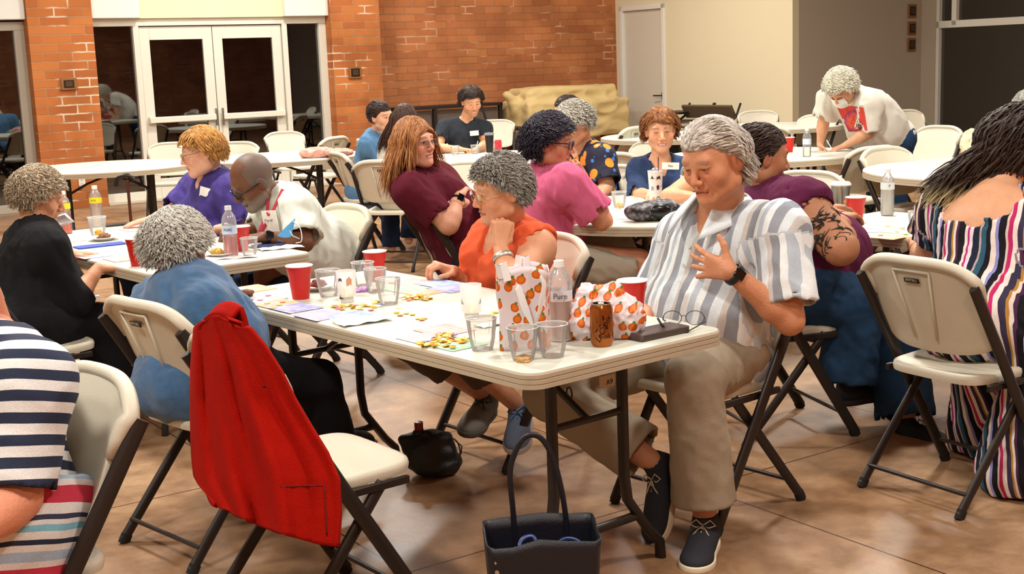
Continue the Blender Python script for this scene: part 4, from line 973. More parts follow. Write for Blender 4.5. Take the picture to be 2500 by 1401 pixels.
hair(man,'back',['#d8d2c8','#a89c92','#8d8078','#efeae0','#bdb2a8'],n=1500,length=.085,thick=.0034,curl=0,hairline=.060,low=-.065,shell=.010,seed=2,grav=.25,sides=4,back=1.0,shellres=.005,shdisp=.004,flow=lambda X:np.stack([X[:,0]*7-.25,np.where(X[:,1]>.02,-.75,-.35),np.where(X[:,1]>.0,.15,-.75)],1))
# ---- woman in the orange blouse
J=dict(pel=V(-.04,5.0,.56),nek=j(1250,555,4.85),sL=j(1312,600,4.72),sR=j(1200,585,5.0),eL=j(1252,712,4.5),wL=j(1220,598,4.62),eR=j(1150,715,4.95),wR=j(1108,664,4.85),kL=V(-.22,4.62,.52),kR=V(-.40,4.74,.52),aL=j(1268,992,4.88),aR=j(1190,968,4.98))
orw=Person('person with short grey hair in an orange sleeveless blouse, chin on hand',J,219,(j(1222,460,4.72),201,12,-4),skin='#d79a76',fat=.03,bust=.95,arm=1.12,headscale=1.0,res=.0095,hres=.0026,legr=.9,
  o=dict(old=1,brow='#8c7a6a',browd=.4,eye=.0035,lip='#b0645a',jowl=.003),hands=dict(L=(V(.18,.05,.98),V(-.3,.9,.2),'fist'),R=(nrm(j(1040,640,4.8)-j(1105,668,4.85)),V(.2,.2,-1),'half')))
OB=pm('orange_linen','#e8623a',rough=.85,bump=.4,bscale=300,var=.08,vscale=10,spec=.2)
orw.top(OB,'blouse',g=.014,sleeve=(0,0),neck=(.062,0),vneck=.12,hem=-.10,fold=.012,fs=.11,res=.0075,seed=8)
collar(orw,OB,r0=.064,r1=.088,drop=.03,gap=40,lift=.012,point=.03)
orw.bottoms(pm('tan_capris','#5a4636',rough=.9),'trousers',to=1.45,flare=.015)
hair(orw,'down',['#8c8880','#6b6660','#b5b0a6','#57524c','#a09a90'],n=1500,length=.055,thick=.0034,curl=.0065,curlf=1.1,hairline=.060,low=-.055,shell=.016,seed=5,grav=.3,vol=1.06,back=1.05,shellres=.005,flow=lambda X:np.stack([X[:,0]*6-.2,np.where(X[:,1]>.0,.55,-.35),np.where(X[:,1]>.0,.0,-.75)],1))
orw.glasses('#b89a5a',r=.0013,shape='round')
orw.band('L',.72,'#c9c4b8',w=.020,name='silver_bracelet',face=False,metal=.9,r=.036)
orw.shoe('R',nrm(V(-.35,-.93,-.15)),up=V(.1,-.2,1),col='#77726a',sole='#5c5348',lace='#2a2a2e',L=.27,w=.050); orw.shoe('L',nrm(V(-.12,-.97,-.28)),up=V(-.1,-.3,1),col='#7b93b4',sole='#d8d8e0',lace='#2e3c5c',L=.27,w=.050)
# ---- tattooed woman
J=dict(pel=V(1.12,5.2,.58),nek=j(1885,465,5.3),sL=j(1850,500,5.5),sR=j(1958,505,4.92),eR=j(2052,604,4.78),wR=j(2048,535,5.35),eL=j(1975,560,5.65),wL=j(2012,508,5.72),kR=j(2085,752,5.12),aR=j(2068,942,5.1),kL=j(2185,800,5.2),aL=j(2212,1035,5.05))
tat=Person('person with dark pulled-back hair in a plum T-shirt, tattooed upper arm toward us',J,32,(j(1860,380,5.28),12,8,0),skin='#b27a58',fat=.11,scale=1.05,arm=1.65,headscale=1.02,res=.010,hres=.0034,legr=1.45,o=dict(brow='#2a1c14',jowl=.01),hands=dict(L=(V(.8,.2,0),V(0,0,-1),'relaxed'),R=(V(.7,.6,.1),V(0,0,-1),'relaxed')))
tat.top(tee('plum_tee','#5e1f42'),g=.014,sleeve=(.38,.10),neck=(.07,0),hem=-.12,fold=.010,fs=.12,flare=.010,seed=11,extra=lambda s,S:S.ell(s.J['pel']+V(.14,.12,.12),V(.22,.20,.18),k=.08))
tat.bottoms(denim,'jeans',g=.016,to=1.93,waist=.05,fold=.012,flare=.06)
for q,t in (('R',V(.85,.4,0)),('L',V(.6,-.7,0))): tat.shoe(q,t,col='#17171b',sole='#2a2622',lace='#17171b',L=.25)
hair(tat,'back',['#2c1d17','#3a2820','#1d1310','#4a352a'],n=900,length=.07,thick=.003,hairline=.055,low=-.06,shell=.007,seed=4,back=1.0,flow=lambda X:np.stack([X[:,0]*2,-np.ones(len(X)),np.full(len(X),-.1)],1))
TM_=pm('tattoo_ink','#33302c',rough=.7,spec=.2); mb=MB(); rg=np.random.default_rng(9); a=J['sR'];b=J['eR'];ax=nrm(b-a);Lq=np.linalg.norm(b-a); n0=nrm(np.cross(ax,V(1,0,0))); n1=np.cross(ax,n0); fwd=nrm(V(-.3,-1,.25)-ax*(V(-.3,-1,.25)@ax)); sdv=np.cross(ax,fwd)
def onarm(t,an): 
    r=(.052*(1-t)+.038*t)*1.05*1.65+.0035; return a+ax*Lq*t+(fwd*cos(an)+sdv*sin(an))*r
for k in range(60):
    t0=rg.uniform(.35,.98); a0=rg.uniform(-1.3,1.3); w_=rg.uniform(.25,.6); sg=rg.choice([-1,1]); cv=rg.uniform(-.8,.8)
    P=[onarm(min(1.08,t0+w_*.45*s_*cos(cv+s_*1.2)),a0+w_*sg*1.5*(s_+.35*sin(s_*5))) for s_ in np.linspace(0,1,16)]
    mb.tube(P,[.0009+.0022*sin(pi*i/15) for i in range(16)],5)
mb.obj('tattoo',TM_,tat.e,True,angle=180)
# ---- woman in the striped dress, far right foreground
J=dict(pel=V(1.66,4.50,.58),nek=j(2425,468,4.62),sL=j(2300,520,4.82),sR=j(2550,550,4.44),eL=j(2262,640,4.98),eR=j(2620,760,4.45),wL=j(2235,590,5.1),wR=j(2640,700,4.7),kL=V(1.82,4.86,.5),kR=V(1.98,4.6,.5),aL=V(1.86,4.92,.09),aR=V(2.02,4.66,.09))
drs=Person('person with long dark blond-tipped hair in a multicoloured striped dress, back turned',J,38,(j(2500,362,4.68),45,14,0),skin='#d9a17c',fat=.06,scale=1.02,arm=1.3,headscale=.98,res=.0095,hres=.005,legr=1.2,hands=dict(L=(V(.3,.9,0),V(0,0,-1),'relaxed')))
DST=[(0,'#15131a'),(.10,'#e8dcd4'),(.15,'#b8307c'),(.19,'#e6d4e0'),(.25,'#1c2238'),(.34,'#b7a39c'),(.37,'#2d5a74'),(.44,'#15131a'),(.50,'#e8dcd4'),(.56,'#8f90d0'),(.60,'#15131a'),(.68,'#d8c9c0'),(.71,'#c22a68'),(.76,'#efe6e0'),(.82,'#3b3550'),(.89,'#b98a3c'),(.92,'#e8dcd4'),(.96,'#4a2a4a')]
DM=stripes_mat('dress_stripes',DST,.235,0,wob=.05)
def skirt(s,S):
    S.ell(s.J['pel']+V(-.02,-.02,.0),V(.23,.22,.17),k=.08)
    a=s.J['pel']+V(.20,-.22,.05); b=j(2480,1150,4.3); S.cone(a,b,.09,.12,k=.06); S.cone(s.J['pel']+V(.1,.05,-.1),j(2400,1060,4.75),.16,.13,k=.08); S.cone(a,j(2520,1120,4.3),.12,.16,k=.08)
drs.top(DM,'dress',g=.016,sleeve=(.42,.42),neck=(.10,0),neckfwd=.0,hem=None,fold=.014,fs=.14,res=.0085,flare=.02,open_back=.19,extra=lambda s,S:(skirt(s,S),S.plane(j(2450,1205,4.25),V(.05,0,-1))),seed=21)
mb=MB(); n=J['nek']; mb.tube([n+drs.T@V(.125*cos(a),-.0+.11*sin(a)-.02,-.055-.07*abs(sin(a))**2) for a in np.linspace(pi*1.02,pi*1.98,24)],.007,8,flat=(1,.6)); mb.obj('neck_trim',pm('coral_trim','#e0483c',rough=.8),drs.e,True,angle=180)
hair(drs,'down',['#2a1b16','#1a100d','#3d2a20','#241712','#4a3628'],n=1500,length=.33,thick=.0060,curl=.026,curlf=.9,hairline=.065,low=-.075,shell=.018,seed=6,grav=.36,tips='#c9b98a',tipz=-.17,vol=1.08,back=1.35,flow=lambda X:np.stack([-1.15+X[:,0]*1.5,np.full(len(X),-.30),np.full(len(X),-.62)],1))
# ---- woman in maroon
J=dict(pel=V(-.22,6.6,.57),nek=j(1010,425,6.55),sR=j(1000,462,6.38),sL=j(1070,438,6.75),eR=j(1095,548,6.33),wR=j(1122,478,6.42),eL=j(1160,520,6.62),wL=j(1120,492,6.42),kR=j(1190,640,6.4),kL=j(1205,625,6.7),aR=V(-.10,6.38,.09),aL=V(-.05,6.68,.09))
mar=Person('person with shoulder-length auburn hair and glasses in a maroon T-shirt, arms folded',J,8,(j(1012,347,6.48),-38,-2,3),skin='#dba184',fat=.055,bust=1.15,arm=1.3,headscale=1.03,res=.0105,hres=.0032,legr=1.2,o=dict(smile=1,teeth=1,brow='#8a5a3a',jowl=.004,lip='#b8605a'),hands=dict(R=(V(.1,.9,.25),V(.3,.2,-.8),'relaxed'),L=(V(-.75,-.45,-.15),V(.2,.5,-.8),'relaxed')))
mar.top(tee('maroon_tee','#5a1626'),g=.014,sleeve=(.78,.78),neck=(.068,0),hem=-.12,fold=.010,fs=.13,res=.0085,seed=12)
mar.bottoms(navyp,'trousers',g=.014,to=1.9,flare=.02)
hair(mar,'down',['#8c5428','#a96c3a','#c48a50','#6e3f1e','#b97c48'],n=1500,length=.25,thick=.0034,hairline=.064,fz=.056,fx=.068,low=-.07,shell=.010,seed=7,grav=.75,back=1.1,vol=1.04,flow=lambda X:np.stack([X[:,0]*9,np.where(X[:,1]>.03,.4,-.1),np.full(len(X),-.8)],1))
mar.glasses('#8a7a6a',r=.0011,shape='square',h=.013); mar.band('R',.88,facen=V(.4,-.8,.3))
mar.chest_tag(1060,430,6.50,.075,.05,-.9); 
# ---- woman in the blue fleece
J=dict(pel=V(-1.0,4.17,.57),nek=j(450,688,4.22),sL=j(378,738,4.42),sR=j(494,750,4.06),eR=j(600,872,4.12),wR=j(592,802,4.30),eL=j(480,850,4.6),wL=j(535,775,4.52),kR=j(775,935,4.30),aR=j(800,1070,4.4),kL=j(735,935,4.6),aL=V(-.72,4.65,.09))
blu=Person('person with curly silver hair in a blue fleece pullover, back turned',J,45,(j(438,604,4.26),48,20,-3),skin='#8a5a3e',fat=.045,scale=1.0,arm=1.05,headscale=.95,res=.010,hres=.003,legr=.92,o=dict(old=1,brow='#9a948c'),hands=dict(R=(nrm(j(552,728,4.42)-j(592,802,4.30)),V(-.5,.2,-.6),'half'),L=(V(.35,.2,.5),V(.3,-.2,-.9),'relaxed')))
blu.top(fleece,'fleece_pullover',g=.016,sleeve=(1.92,1.92),neck=(.062,0),hem=-.14,fold=.012,fs=.13,res=.0085,flare=.010,seed=13,extra=lambda s,S:S.ell(s.J['pel']+V(-.03,-.04,-.02),V(.22,.20,.15),k=.06))
collar(blu,fleece,r0=.068,r1=.082,drop=-.02,gap=14,lift=.0,point=0)
blu.bottoms(blackc,'trousers',g=.012,to=1.95,flare=.045,kr=1.1)
for q in 'RL': blu.shoe(q,V(.7,.7,0),col='#17171b',sole='#2a2622',lace='#17171b',L=.24)
hair(blu,'radial',['#c8c4ba','#a5a299','#e6e3da','#8f8c84','#d6d3ca'],n=2400,length=.065,thick=.0036,curl=.0075,curlf=1.2,hairline=.062,low=-.062,shell=.028,seed=8,grav=.3,vol=1.14,back=1.3,shellres=.005,shdisp=.010)
mb=MB(); r_=np.random.default_rng(1); c=blu.H+blu.B@V(.083,-.005,-.05); mb.tube([c+V(.010*cos(a),0,-.014+.012*sin(a)) for a in np.linspace(0,2*pi,14)[:-1]],.0018,6,closed=True); mb.obj('earring',pm('gold','#d8a640',rough=.25,metal=1),blu.e,True)
# ---- woman in black at left
J=dict(pel=j(85,800,5.35),nek=j(88,556,5.50),sL=j(60,590,5.74),sR=j(112,606,5.30),eR=j(180,738,5.33),wR=j(240,655,5.47),eL=j(120,690,5.85),wL=j(175,622,5.82),kR=j(248,792,5.5),aR=j(262,930,5.5),kL=j(240,770,5.78),aL=j(262,905,5.75))
blk=Person('person with short ash-blond curly hair in a black sweater and trousers, hands on the table',J,40,(j(96,478,5.54),22,20,4),skin='#cf9672',fat=.05,arm=1.15,headscale=.98,res=.0105,hres=.0032,legr=1.05,o=dict(old=1,brow='#8a7a6a',eye=.002),hands=dict(R=(V(.75,.62,-.12),V(0,0,-1),'flat'),L=(V(.75,.6,-.08),V(0,0,-1),'flat')))
blk.top(blackc,'sweater',g=.016,sleeve=(1.30,1.30),neck=(.072,0),neckfwd=.0,hem=-.16,fold=.010,fs=.13,res=.009,seed=14)
blk.bottoms(blackc,'trousers',g=.018,to=1.95,flare=.05,kr=1.15)
for q in 'RL': blk.shoe(q,V(.75,.65,0),col='#17171b',sole='#2a2622',lace='#17171b',L=.24)
hair(blk,'radial',['#b9a283','#8f7c66','#d6c5a4','#77695a','#a59480'],n=1800,length=.05,thick=.0036,curl=.0065,curlf=1.2,hairline=.060,low=-.055,shell=.020,seed=9,grav=.3,vol=1.10,back=1.15,shellres=.0055,shdisp=.008)
# ---- bearded man in white
J=dict(pel=V(-.98,6.42,.57),nek=j(672,478,6.30),sL=j(728,508,6.10),sR=j(662,500,6.5),eL=j(742,592,5.98),wL=j(645,578,5.92),eR=j(640,565,6.4),wR=j(582,562,6.2),kL=j(650,665,6.2),kR=j(610,645,6.45),aL=V(-1.25,6.2,.09),aR=V(-1.38,6.45,.09))
wht=Person('person with a grey beard, glasses and red lanyard in a white T-shirt',J,219,(j(617,440,6.20),206,32,-6),skin='#6d452e',fat=.07,arm=1.15,headscale=1.10,res=.010,hres=.0030,o=dict(old=1,beard='#8d8780',scalp='#6a645e',brow='#3a332e',eye=.002,lip='#5a342a',hw=1.05,jowl=.003),hands=dict(L=(V(-.95,-.1,-.1),V(0,.3,-1),'relaxed'),R=(V(-.8,-.5,-.15),V(0,0,-1),'pen')))
wht.top(tee('white_tee','#d8dcd2'),g=.018,sleeve=(.85,.85),neck=(.066,0),hem=-.16,fold=.011,fs=.14,res=.009,flare=.03,seed=15,extra=lambda s,S:S.ell(s.J['pel']+V(0,.03,.05),V(.24,.22,.20),k=.08))
wht.bottoms(navyp,'trousers',to=1.5,flare=.03)
wht.glasses('#16161c',r=.0026,shape='square',h=.016,dz=-.004); wht.band('L',.90,facen=V(.1,-.8,.5))
mb=MB(); n=J['nek']; 
for q,pp in ((-1,[(655,478,6.2),(652,520,6.06),(630,570,6.02)]),(1,[(690,462,6.14),(664,520,6.02),(636,572,5.99)])):
    mb2=MB(); mb2.tube([j(*t) for t in pp],.009,6,flat=(1,.2),up=(0,1,0)); mb2.obj('lanyard',pm('lanyard_red','#a01e30',rough=.7),wht.e,True)
o=wht.chest_tag(660,540,5.99,.085,.10,.06); mb=MB(); 
ct=j(658,520,5.985)
for a,b,t_ in (((-.014,.004),(-.004,-.012),.004),((-.004,-.012),(.022,.022),.004),((-.012,-.012),(.012,.006),.003)): mb.tube([ct+V(a[0],0,a[1]),ct+V(b[0],0,b[1])],t_*.8,6)
mb.obj('red_check_print',pm('print_red','#c81e28',rough=.6),o,True); text_obj('Parind',.020,pm('ink','#1b1b22',rough=.7),o,j(659,538,5.98),np.stack([V(1,0,.1),V(0,-.2,1),V(0,-1,-.2)],1),world=True)
# ---- woman in purple
J=dict(pel=V(-1.5,7.0,.57),nek=j(518,432,6.95),sL=j(572,470,6.78),sR=j(478,462,7.15),eL=j(590,560,6.72),eR=j(425,520,7.05),wR=j(372,535,6.92),wL=j(530,560,6.62),kL=V(-1.85,6.6,.52),kR=V(-2.0,6.8,.52),aL=V(-1.8,6.7,.09),aR=V(-1.95,6.85,.09))
pur=Person('person with short ginger hair and glasses in a purple shirt, looking down at the table',J,219,(j(492,368,6.88),196,14,0),skin='#dca588',fat=.085,bust=1.1,arm=1.25,headscale=1.05,res=.0105,hres=.0032,o=dict(brow='#9a6a44',jowl=.012,eye=.002),hands=dict(R=(V(-.8,-.5,-.1),V(0,0,-1),'flat')))
pur.top(pm('purple_print','#3a2a78',rough=.85,var=.35,vscale=18,bump=.3,bscale=350),'shirt',g=.018,sleeve=(.95,.95),neck=(.06,0),vneck=.05,hem=-.12,fold=.012,fs=.14,res=.009,flare=.03,seed=16)
collar(pur,tee('purple_collar','#3a2a78'),gap=30); pur.bottoms(navyp,'trousers',to=1.9)
hair(pur,'down',['#b9803a','#d19a50','#8f5f2c','#c48d44','#a56f34'],n=1300,length=.07,thick=.0034,hairline=.058,low=-.045,shell=.012,seed=10,grav=.35,back=1.0,flow=lambda X:np.stack([X[:,0]*7,np.where(X[:,1]>.02,.35,-.45),np.where(X[:,1]>.02,-.1,-.6)],1))
pur.glasses('#5a4a44',r=.0013,shape='square',h=.014); pur.chest_tag(500,470,6.79,.07,.055,-.2)
# ---- woman in denim
J=dict(pel=j(890,460,10.95),nek=j(918,330,10.95),sR=j(900,352,10.75),sL=j(950,342,11.1),eR=j(952,405,10.72),wR=j(995,378,10.85),eL=j(980,395,11.1),wL=j(1000,375,11.1),kR=V(-.80,10.85,.5),kL=V(-.80,11.15,.5),aR=V(-.85,10.8,.09),aL=V(-.85,11.15,.09))
den=Person('person with dark hair pulled up in a light blue denim shirt',J,20,(j(932,284,10.80),-42,4,6),skin='#e0ab8a',arm=1.05,res=.013,hres=.0045,o=dict(brow='#3a2218',smile=1,lip='#b05048'),hands=dict(R=(V(1,.2,0),V(0,0,-1),'relaxed')))
den.top(pm('light_denim','#5580a8',rough=.9,var=.12,vscale=12,bump=.3,bscale=300),g=.024,sleeve=(.95,.95),neck=(.066,0),hem=-.28,fold=.014,fs=.14,res=.010,flare=.02,seed=17,legs=.02)
den.bottoms(navyp); collar(den,MATS['light_denim'],gap=35)
hair(den,'back',['#2e1c14','#3e281c','#1e120d'],n=600,length=.07,thick=.004,hairline=.056,low=-.05,shell=.010,seed=11,back=1.15,flow=lambda X:np.stack([X[:,0]*1,-np.ones(len(X)),np.full(len(X),.35)],1))
# ---- long-haired person in white, seen from behind
J=dict(pel=V(-.86,9.95,.57),nek=j(985,345,9.95),sR=j(1035,375,9.9),sL=j(950,372,10.05),eR=j(1050,430,9.95),eL=j(945,430,10.1),wR=j(1055,372,10.3),kR=V(-.65,10.35,.5),kL=V(-.95,10.35,.5),aR=V(-.65,10.3,.09),aL=V(-.95,10.3,.09))
lng=Person('person with long straight brown hair in a white top, seen from behind',J,80,(j(990,293,9.98),70,5,0),skin='#dca284',res=.013,hres=.006,hands=dict(R=(V(.2,.7,.3),V(0,0,-1),'relaxed')))
lng.top(tee('white_top','#d9d5c8'),g=.02,sleeve=(.9,.9),res=.011,seed=18,hem=-.14); lng.bottoms(navyp)
hair(lng,'down',['#3b2015','#52301f','#2a160f'],n=900,length=.30,thick=.005,hairline=.055,low=-.07,shell=.012,seed=12,grav=.8,back=1.15)
# ---- man in dark grey
J=dict(pel=j(1135,425,12.1),nek=j(1138,294,12.1),sR=j(1088,312,12.1),sL=j(1182,315,12.1),eR=j(1066,362,11.9),wR=j(1122,364,11.72),eL=j(1186,352,11.95),wL=j(1166,364,11.72),kR=V(-.55,11.7,.5),kL=V(-.25,11.7,.5),aR=V(-.55,11.75,.09),aL=V(-.25,11.75,.09))
gry=Person('person with dark brown hair in a dark grey V-neck T-shirt, smiling down at his hands',J,-85,(j(1151,246,11.98),-72,22,4),skin='#dfa27c',arm=1.1,headscale=1.05,res=.012,hres=.004,o=dict(smile=1,brow='#2a1a12',beard='#5a3a28',beardd=.45,eye=.002,teeth=1),hands=dict(R=(V(.9,-.2,-.1),V(0,0,-1),'pen'),L=(V(-.8,-.4,-.1),V(0,0,-1),'pen')))
gry.top(tee('charcoal_tee','#2c3138'),g=.013,sleeve=(.62,.62),neck=(.062,0),vneck=.07,res=.009,fold=.009,seed=19); gry.bottoms(navyp)
hair(gry,'side',['#2b1a12','#3a241a','#1c110c'],n=900,length=.085,thick=.0036,curl=.003,hairline=.064,fz=.058,low=-.04,shell=.014,seed=13,vol=1.12,grav=.3,part=-.02)
gry.chest_tag(1158,325,11.93,.08,.045,.05)
# ---- woman in pink
J=dict(pel=V(.12,6.47,.58),nek=j(1338,418,6.42),sR=j(1388,446,6.20),sL=j(1335,432,6.7),eR=j(1472,540,6.22),wR=j(1425,438,6.22),eL=j(1400,520,6.75),wL=j(1440,500,6.6),kR=j(1560,640,6.3),aR=j(1560,775,6.3),kL=V(.60,6.75,.52),aL=V(.6,6.8,.09))
pnk=Person('person with dark curly hair and glasses in a bright pink shirt, hand at mouth',J,22,(j(1345,346,6.36),-14,8,0),skin='#c98a6a',fat=.06,bust=1.1,arm=1.2,headscale=1.06,res=.0105,hres=.0030,legr=1.15,o=dict(old=1,brow='#4a3028',lip='#b0605a',jowl=.004),hands=dict(R=(V(-.55,-.15,.75),V(-.2,.9,.1),'half')))
pnk.top(tee('pink_cotton','#d9698f'),g=.018,sleeve=(.80,.80),neck=(.066,0),hem=-.14,fold=.013,fs=.13,res=.008,flare=.030,seed=20)
pnk.bottoms(pm('stone_shorts','#a89d8c',rough=.9,bump=.3,bscale=300),'shorts',g=.02,to=1,flare=.05,fold=.010)
pnk.shoe('R',V(.9,.3,0),col='#6a6258',L=.25); pnk.shoe('L',V(.9,.3,0),col='#6a6258',L=.25)
hair(pnk,'radial',['#221c26','#30283a','#17131c','#3c3446'],n=2000,length=.07,thick=.0036,curl=.009,curlf=1.4,hairline=.066,fz=.062,low=-.062,shell=.022,seed=14,grav=.35,vol=1.13,back=1.15,shellres=.0055,shdisp=.010)
pnk.glasses('#2a2450',r=.0026,shape='square',h=.017)
# ---- woman in the floral blouse
FLO=pm('floral_print','#171430',rough=.8)
nt=NT(FLO); co=nt.tex(); vo=nt.add('TexVoronoi'); vo.inputs['Scale'].default_value=13; nt.link(co,vo.inputs['Vector'])
rm=ramp(nt,vo.outputs['Distance'],[(0,'#ffd23a'),(.12,'#f28a1c'),(.42,'#171430')],'CONSTANT'); v2=nt.add('TexVoronoi'); v2.inputs['Scale'].default_value=17; mpv=nt.add('Mapping'); mpv.inputs['Location'].default_value=(3,1,2); nt.link(co,mpv.inputs[0]); nt.link(mpv.outputs[0],v2.inputs['Vector'])
rm2=ramp(nt,v2.outputs['Distance'],[(0,'#3a86d8'),(.22,'#000000')],'CONSTANT'); mxf=nt.add('Mix',data_type='RGBA',blend_type='ADD'); mxf.inputs[0].default_value=.8; nt.link(rm.outputs[0],mxf.inputs[6]); nt.link(rm2.outputs[0],mxf.inputs[7]); nt.link(mxf.outputs[2],nt.b.inputs['Base Color'])
J=dict(pel=V(.55,8.25,.60),nek=j(1422,356,8.05),sL=j(1468,385,7.88),sR=j(1395,380,8.25),eL=j(1482,455,7.8),wL=j(1450,500,7.65),eR=j(1385,420,8.1),wR=j(1360,440,7.85),kL=V(.38,7.85,.5),kR=V(.2,8.0,.5),aL=V(.38,7.9,.09),aR=V(.2,8.05,.09))
flo=Person('person with curly grey hair in a dark blouse printed with orange flowers',J,228,(j(1402,300,7.95),205,30,0),skin='#d39a78',fat=.05,bust=1,arm=1.15,headscale=1.02,res=.012,hres=.0045,o=dict(old=1),hands=dict(R=(V(-.8,-.5,0),V(0,0,-1),'relaxed')))
flo.top(FLO,'blouse',g=.018,sleeve=(.85,.85),neck=(.09,0),vneck=.08,res=.009,flare=.03,seed=22); flo.bottoms(navyp)
hair(flo,'radial',['#aaa59a','#c8c4b8','#857f76','#96907f'],n=1100,length=.06,thick=.0042,curl=.008,curlf=1.2,hairline=.058,low=-.055,shell=.022,seed=15,vol=1.1,back=1.15)
# ---- dark-haired person behind her, only hair and a resting hand showing
J=dict(pel=V(.35,11.3,.57),nek=j(1385,330,11.3),sR=j(1405,350,11.5),sL=j(1360,350,11.0),eL=j(1330,385,10.9),wL=j(1302,378,10.95),eR=j(1400,400,11.6),kL=V(.0,11.1,.5),kR=V(.1,11.5,.5),aL=V(0,11.1,.09),aR=V(.1,11.5,.09))
beh=Person('person with short dark brown hair behind the floral blouse, hand resting on the table',J,195,(j(1382,268,11.25),195,12,0),skin='#d99c78',res=.013,hres=.006,o=dict(brow='#2a1a12'),hands=dict(L=(V(-.9,-.2,0),V(0,0,-1),'relaxed')))
beh.top(tee('teal_tee','#2c6f8c'),res=.011); hair(beh,'back',['#2b1a12','#3c261a'],n=500,length=.07,thick=.0045,hairline=.055,low=-.05,shell=.014,seed=16); beh.bottoms(navyp)
# ---- woman in navy
J=dict(pel=j(1612,545,7.85),nek=j(1612,396,7.72),sR=j(1562,418,7.72),sL=j(1660,418,7.68),eR=j(1558,478,7.55),wR=j(1592,474,7.28),eL=j(1668,478,7.55),wL=j(1640,482,7.28),kR=V(.78,7.4,.5),kL=V(1.05,7.4,.5),aR=V(.78,7.5,.09),aL=V(1.05,7.5,.09))
nav=Person('person with short auburn hair in a navy blouse with a white name tag, smiling',J,-90,(j(1612,316,7.64),-92,8,2),skin='#e0a884',arm=1.0,headscale=1.04,neckr=.05,res=.011,hres=.0034,o=dict(old=1,smile=1,teeth=1,brow='#7a4a34',eye=.002,lip='#b8646a'),hands=dict(R=(V(-.1,-.9,-.1),V(0,0,-1),'relaxed'),L=(V(-.6,-.7,0),V(0,0,-1),'relaxed')))
nav.top(pm('navy_linen','#1f3760',rough=.85,bump=.4,bscale=300,var=.15,vscale=14),'blouse',g=.018,sleeve=(1.05,1.05),neck=(.066,0),vneck=.10,hem=-.12,fold=.011,fs=.12,res=.008,flare=.02,seed=23); nav.bottoms(navyp)
hair(nav,'side',['#6e3c1e','#8c5228','#b07a40','#5a2f18'],n=1300,length=.085,thick=.0036,hairline=.060,fz=.052,low=-.05,shell=.014,seed=17,vol=1.12,grav=.45,part=.03)
nav.chest_tag(1637,405,7.53,.10,.04,-.06,'Pam')
# ---- bare-armed person hidden behind the man's head
J=dict(pel=V(1.30,7.15,.57),nek=j(1762,400,7.1),sR=j(1715,425,7.05),sL=j(1800,425,7.2),eR=j(1632,480,6.9),wR=j(1680,478,6.6),eL=j(1800,470,7.0),wL=j(1760,480,6.8),kR=V(1.0,6.95,.52),kL=V(1.1,7.2,.52),aR=V(1.0,7.0,.09),aL=V(1.1,7.2,.09))
arm=Person('person hidden behind the striped-shirt man, bare forearm resting on the round table',J,225,(j(1765,345,7.05),225,10,0),skin='#dda07a',res=.012,hres=.006,arm=1.1,o=dict(),hands=dict(R=(V(.3,-.8,.1),V(0,0,-1),'relaxed')))
arm.top(tee('sage_tee','#8a9a88'),g=.014,sleeve=(.3,.3),res=.011); hair(arm,'down',['#8a7a68','#a59684'],n=500,length=.06,thick=.0045,seed=18,shell=.012); arm.bottoms(navyp)
# ---- woman bending over the far table
J=dict(pel=j(2168,345,10.42),nek=j(2088,232,10.28),sR=j(2022,238,10.42),sL=j(2125,252,10.05),eR=j(2010,300,10.45),wR=j(2002,352,10.48),eL=j(2118,325,10.1),wL=j(2062,356,10.3),kL=V(3.12,10.42,.48),kR=V(3.02,10.62,.48),aL=V(3.14,10.5,.09),aR=V(3.05,10.7,.09))
bnd=Person('person with curly white hair in a red-printed white T-shirt, bending over a table',J,222,(j(2052,214,10.12),225,48,0),skin='#d39c7a',fat=.055,bust=.9,scale=1.05,arm=1.1,headscale=1.08,res=.012,hres=.0042,o=dict(old=1,eye=.002),hands=dict(R=(V(.1,-.3,-.8),V(.6,-.3,-.2),'pen'),L=(V(-.9,-.1,-.25),V(0,0,-1),'relaxed')))
bnd.top(tee('white_tshirt','#ddd8cc'),g=.022,sleeve=(.85,.85),neck=(.07,0),hem=-.12,fold=.012,fs=.15,res=.010,flare=.035,seed=24,extra=lambda s,S:S.ell(s.J['pel']*.6+s.J['nek']*.4,V(.23,.20,.24),s.T,k=.06))
bnd.bottoms(denim,'jeans',g=.02,to=1.95,waist=.05,flare=.03)
for q in 'RL': bnd.shoe(q,V(-.7,-.7,0),col='#e0ddd6',L=.24)
hair(bnd,'radial',['#e0dcc8','#c8c2ac','#f0ecda','#b0a994'],n=1200,length=.06,thick=.0042,curl=.009,curlf=1.3,hairline=.060,low=-.058,shell=.026,seed=19,vol=1.14,back=1.15,shdisp=.010)
PR=pm('sun_print','#c83a2c',rough=.8); nt=NT(PR); co=nt.tex('Generated'); vm=nt.add('VectorMath',operation='DISTANCE'); vm.inputs[1].default_value=(.62,.5,.35); nt.link(co,vm.inputs[0]); nz=nt.add('TexNoise'); nz.inputs['Scale'].default_value=6; nt.link(co,nz.inputs[0]); ma=nt.add('Math',operation='MULTIPLY_ADD'); nt.link(nz.outputs[0],ma.inputs[0]); ma.inputs[1].default_value=.35; nt.link(vm.outputs['Value'],ma.inputs[2])
rp=ramp(nt,ma.outputs[0],[(.0,'#f2c23a'),(.26,'#e8862a'),(.36,'#b8282a'),(.46,'#d8553a'),(.58,'#8a2a5a'),(.66,'#c83a2c')],'LINEAR'); nt.link(rp.outputs[0],nt.b.inputs['Base Color'])
from mathutils.bvhtree import BVHTree
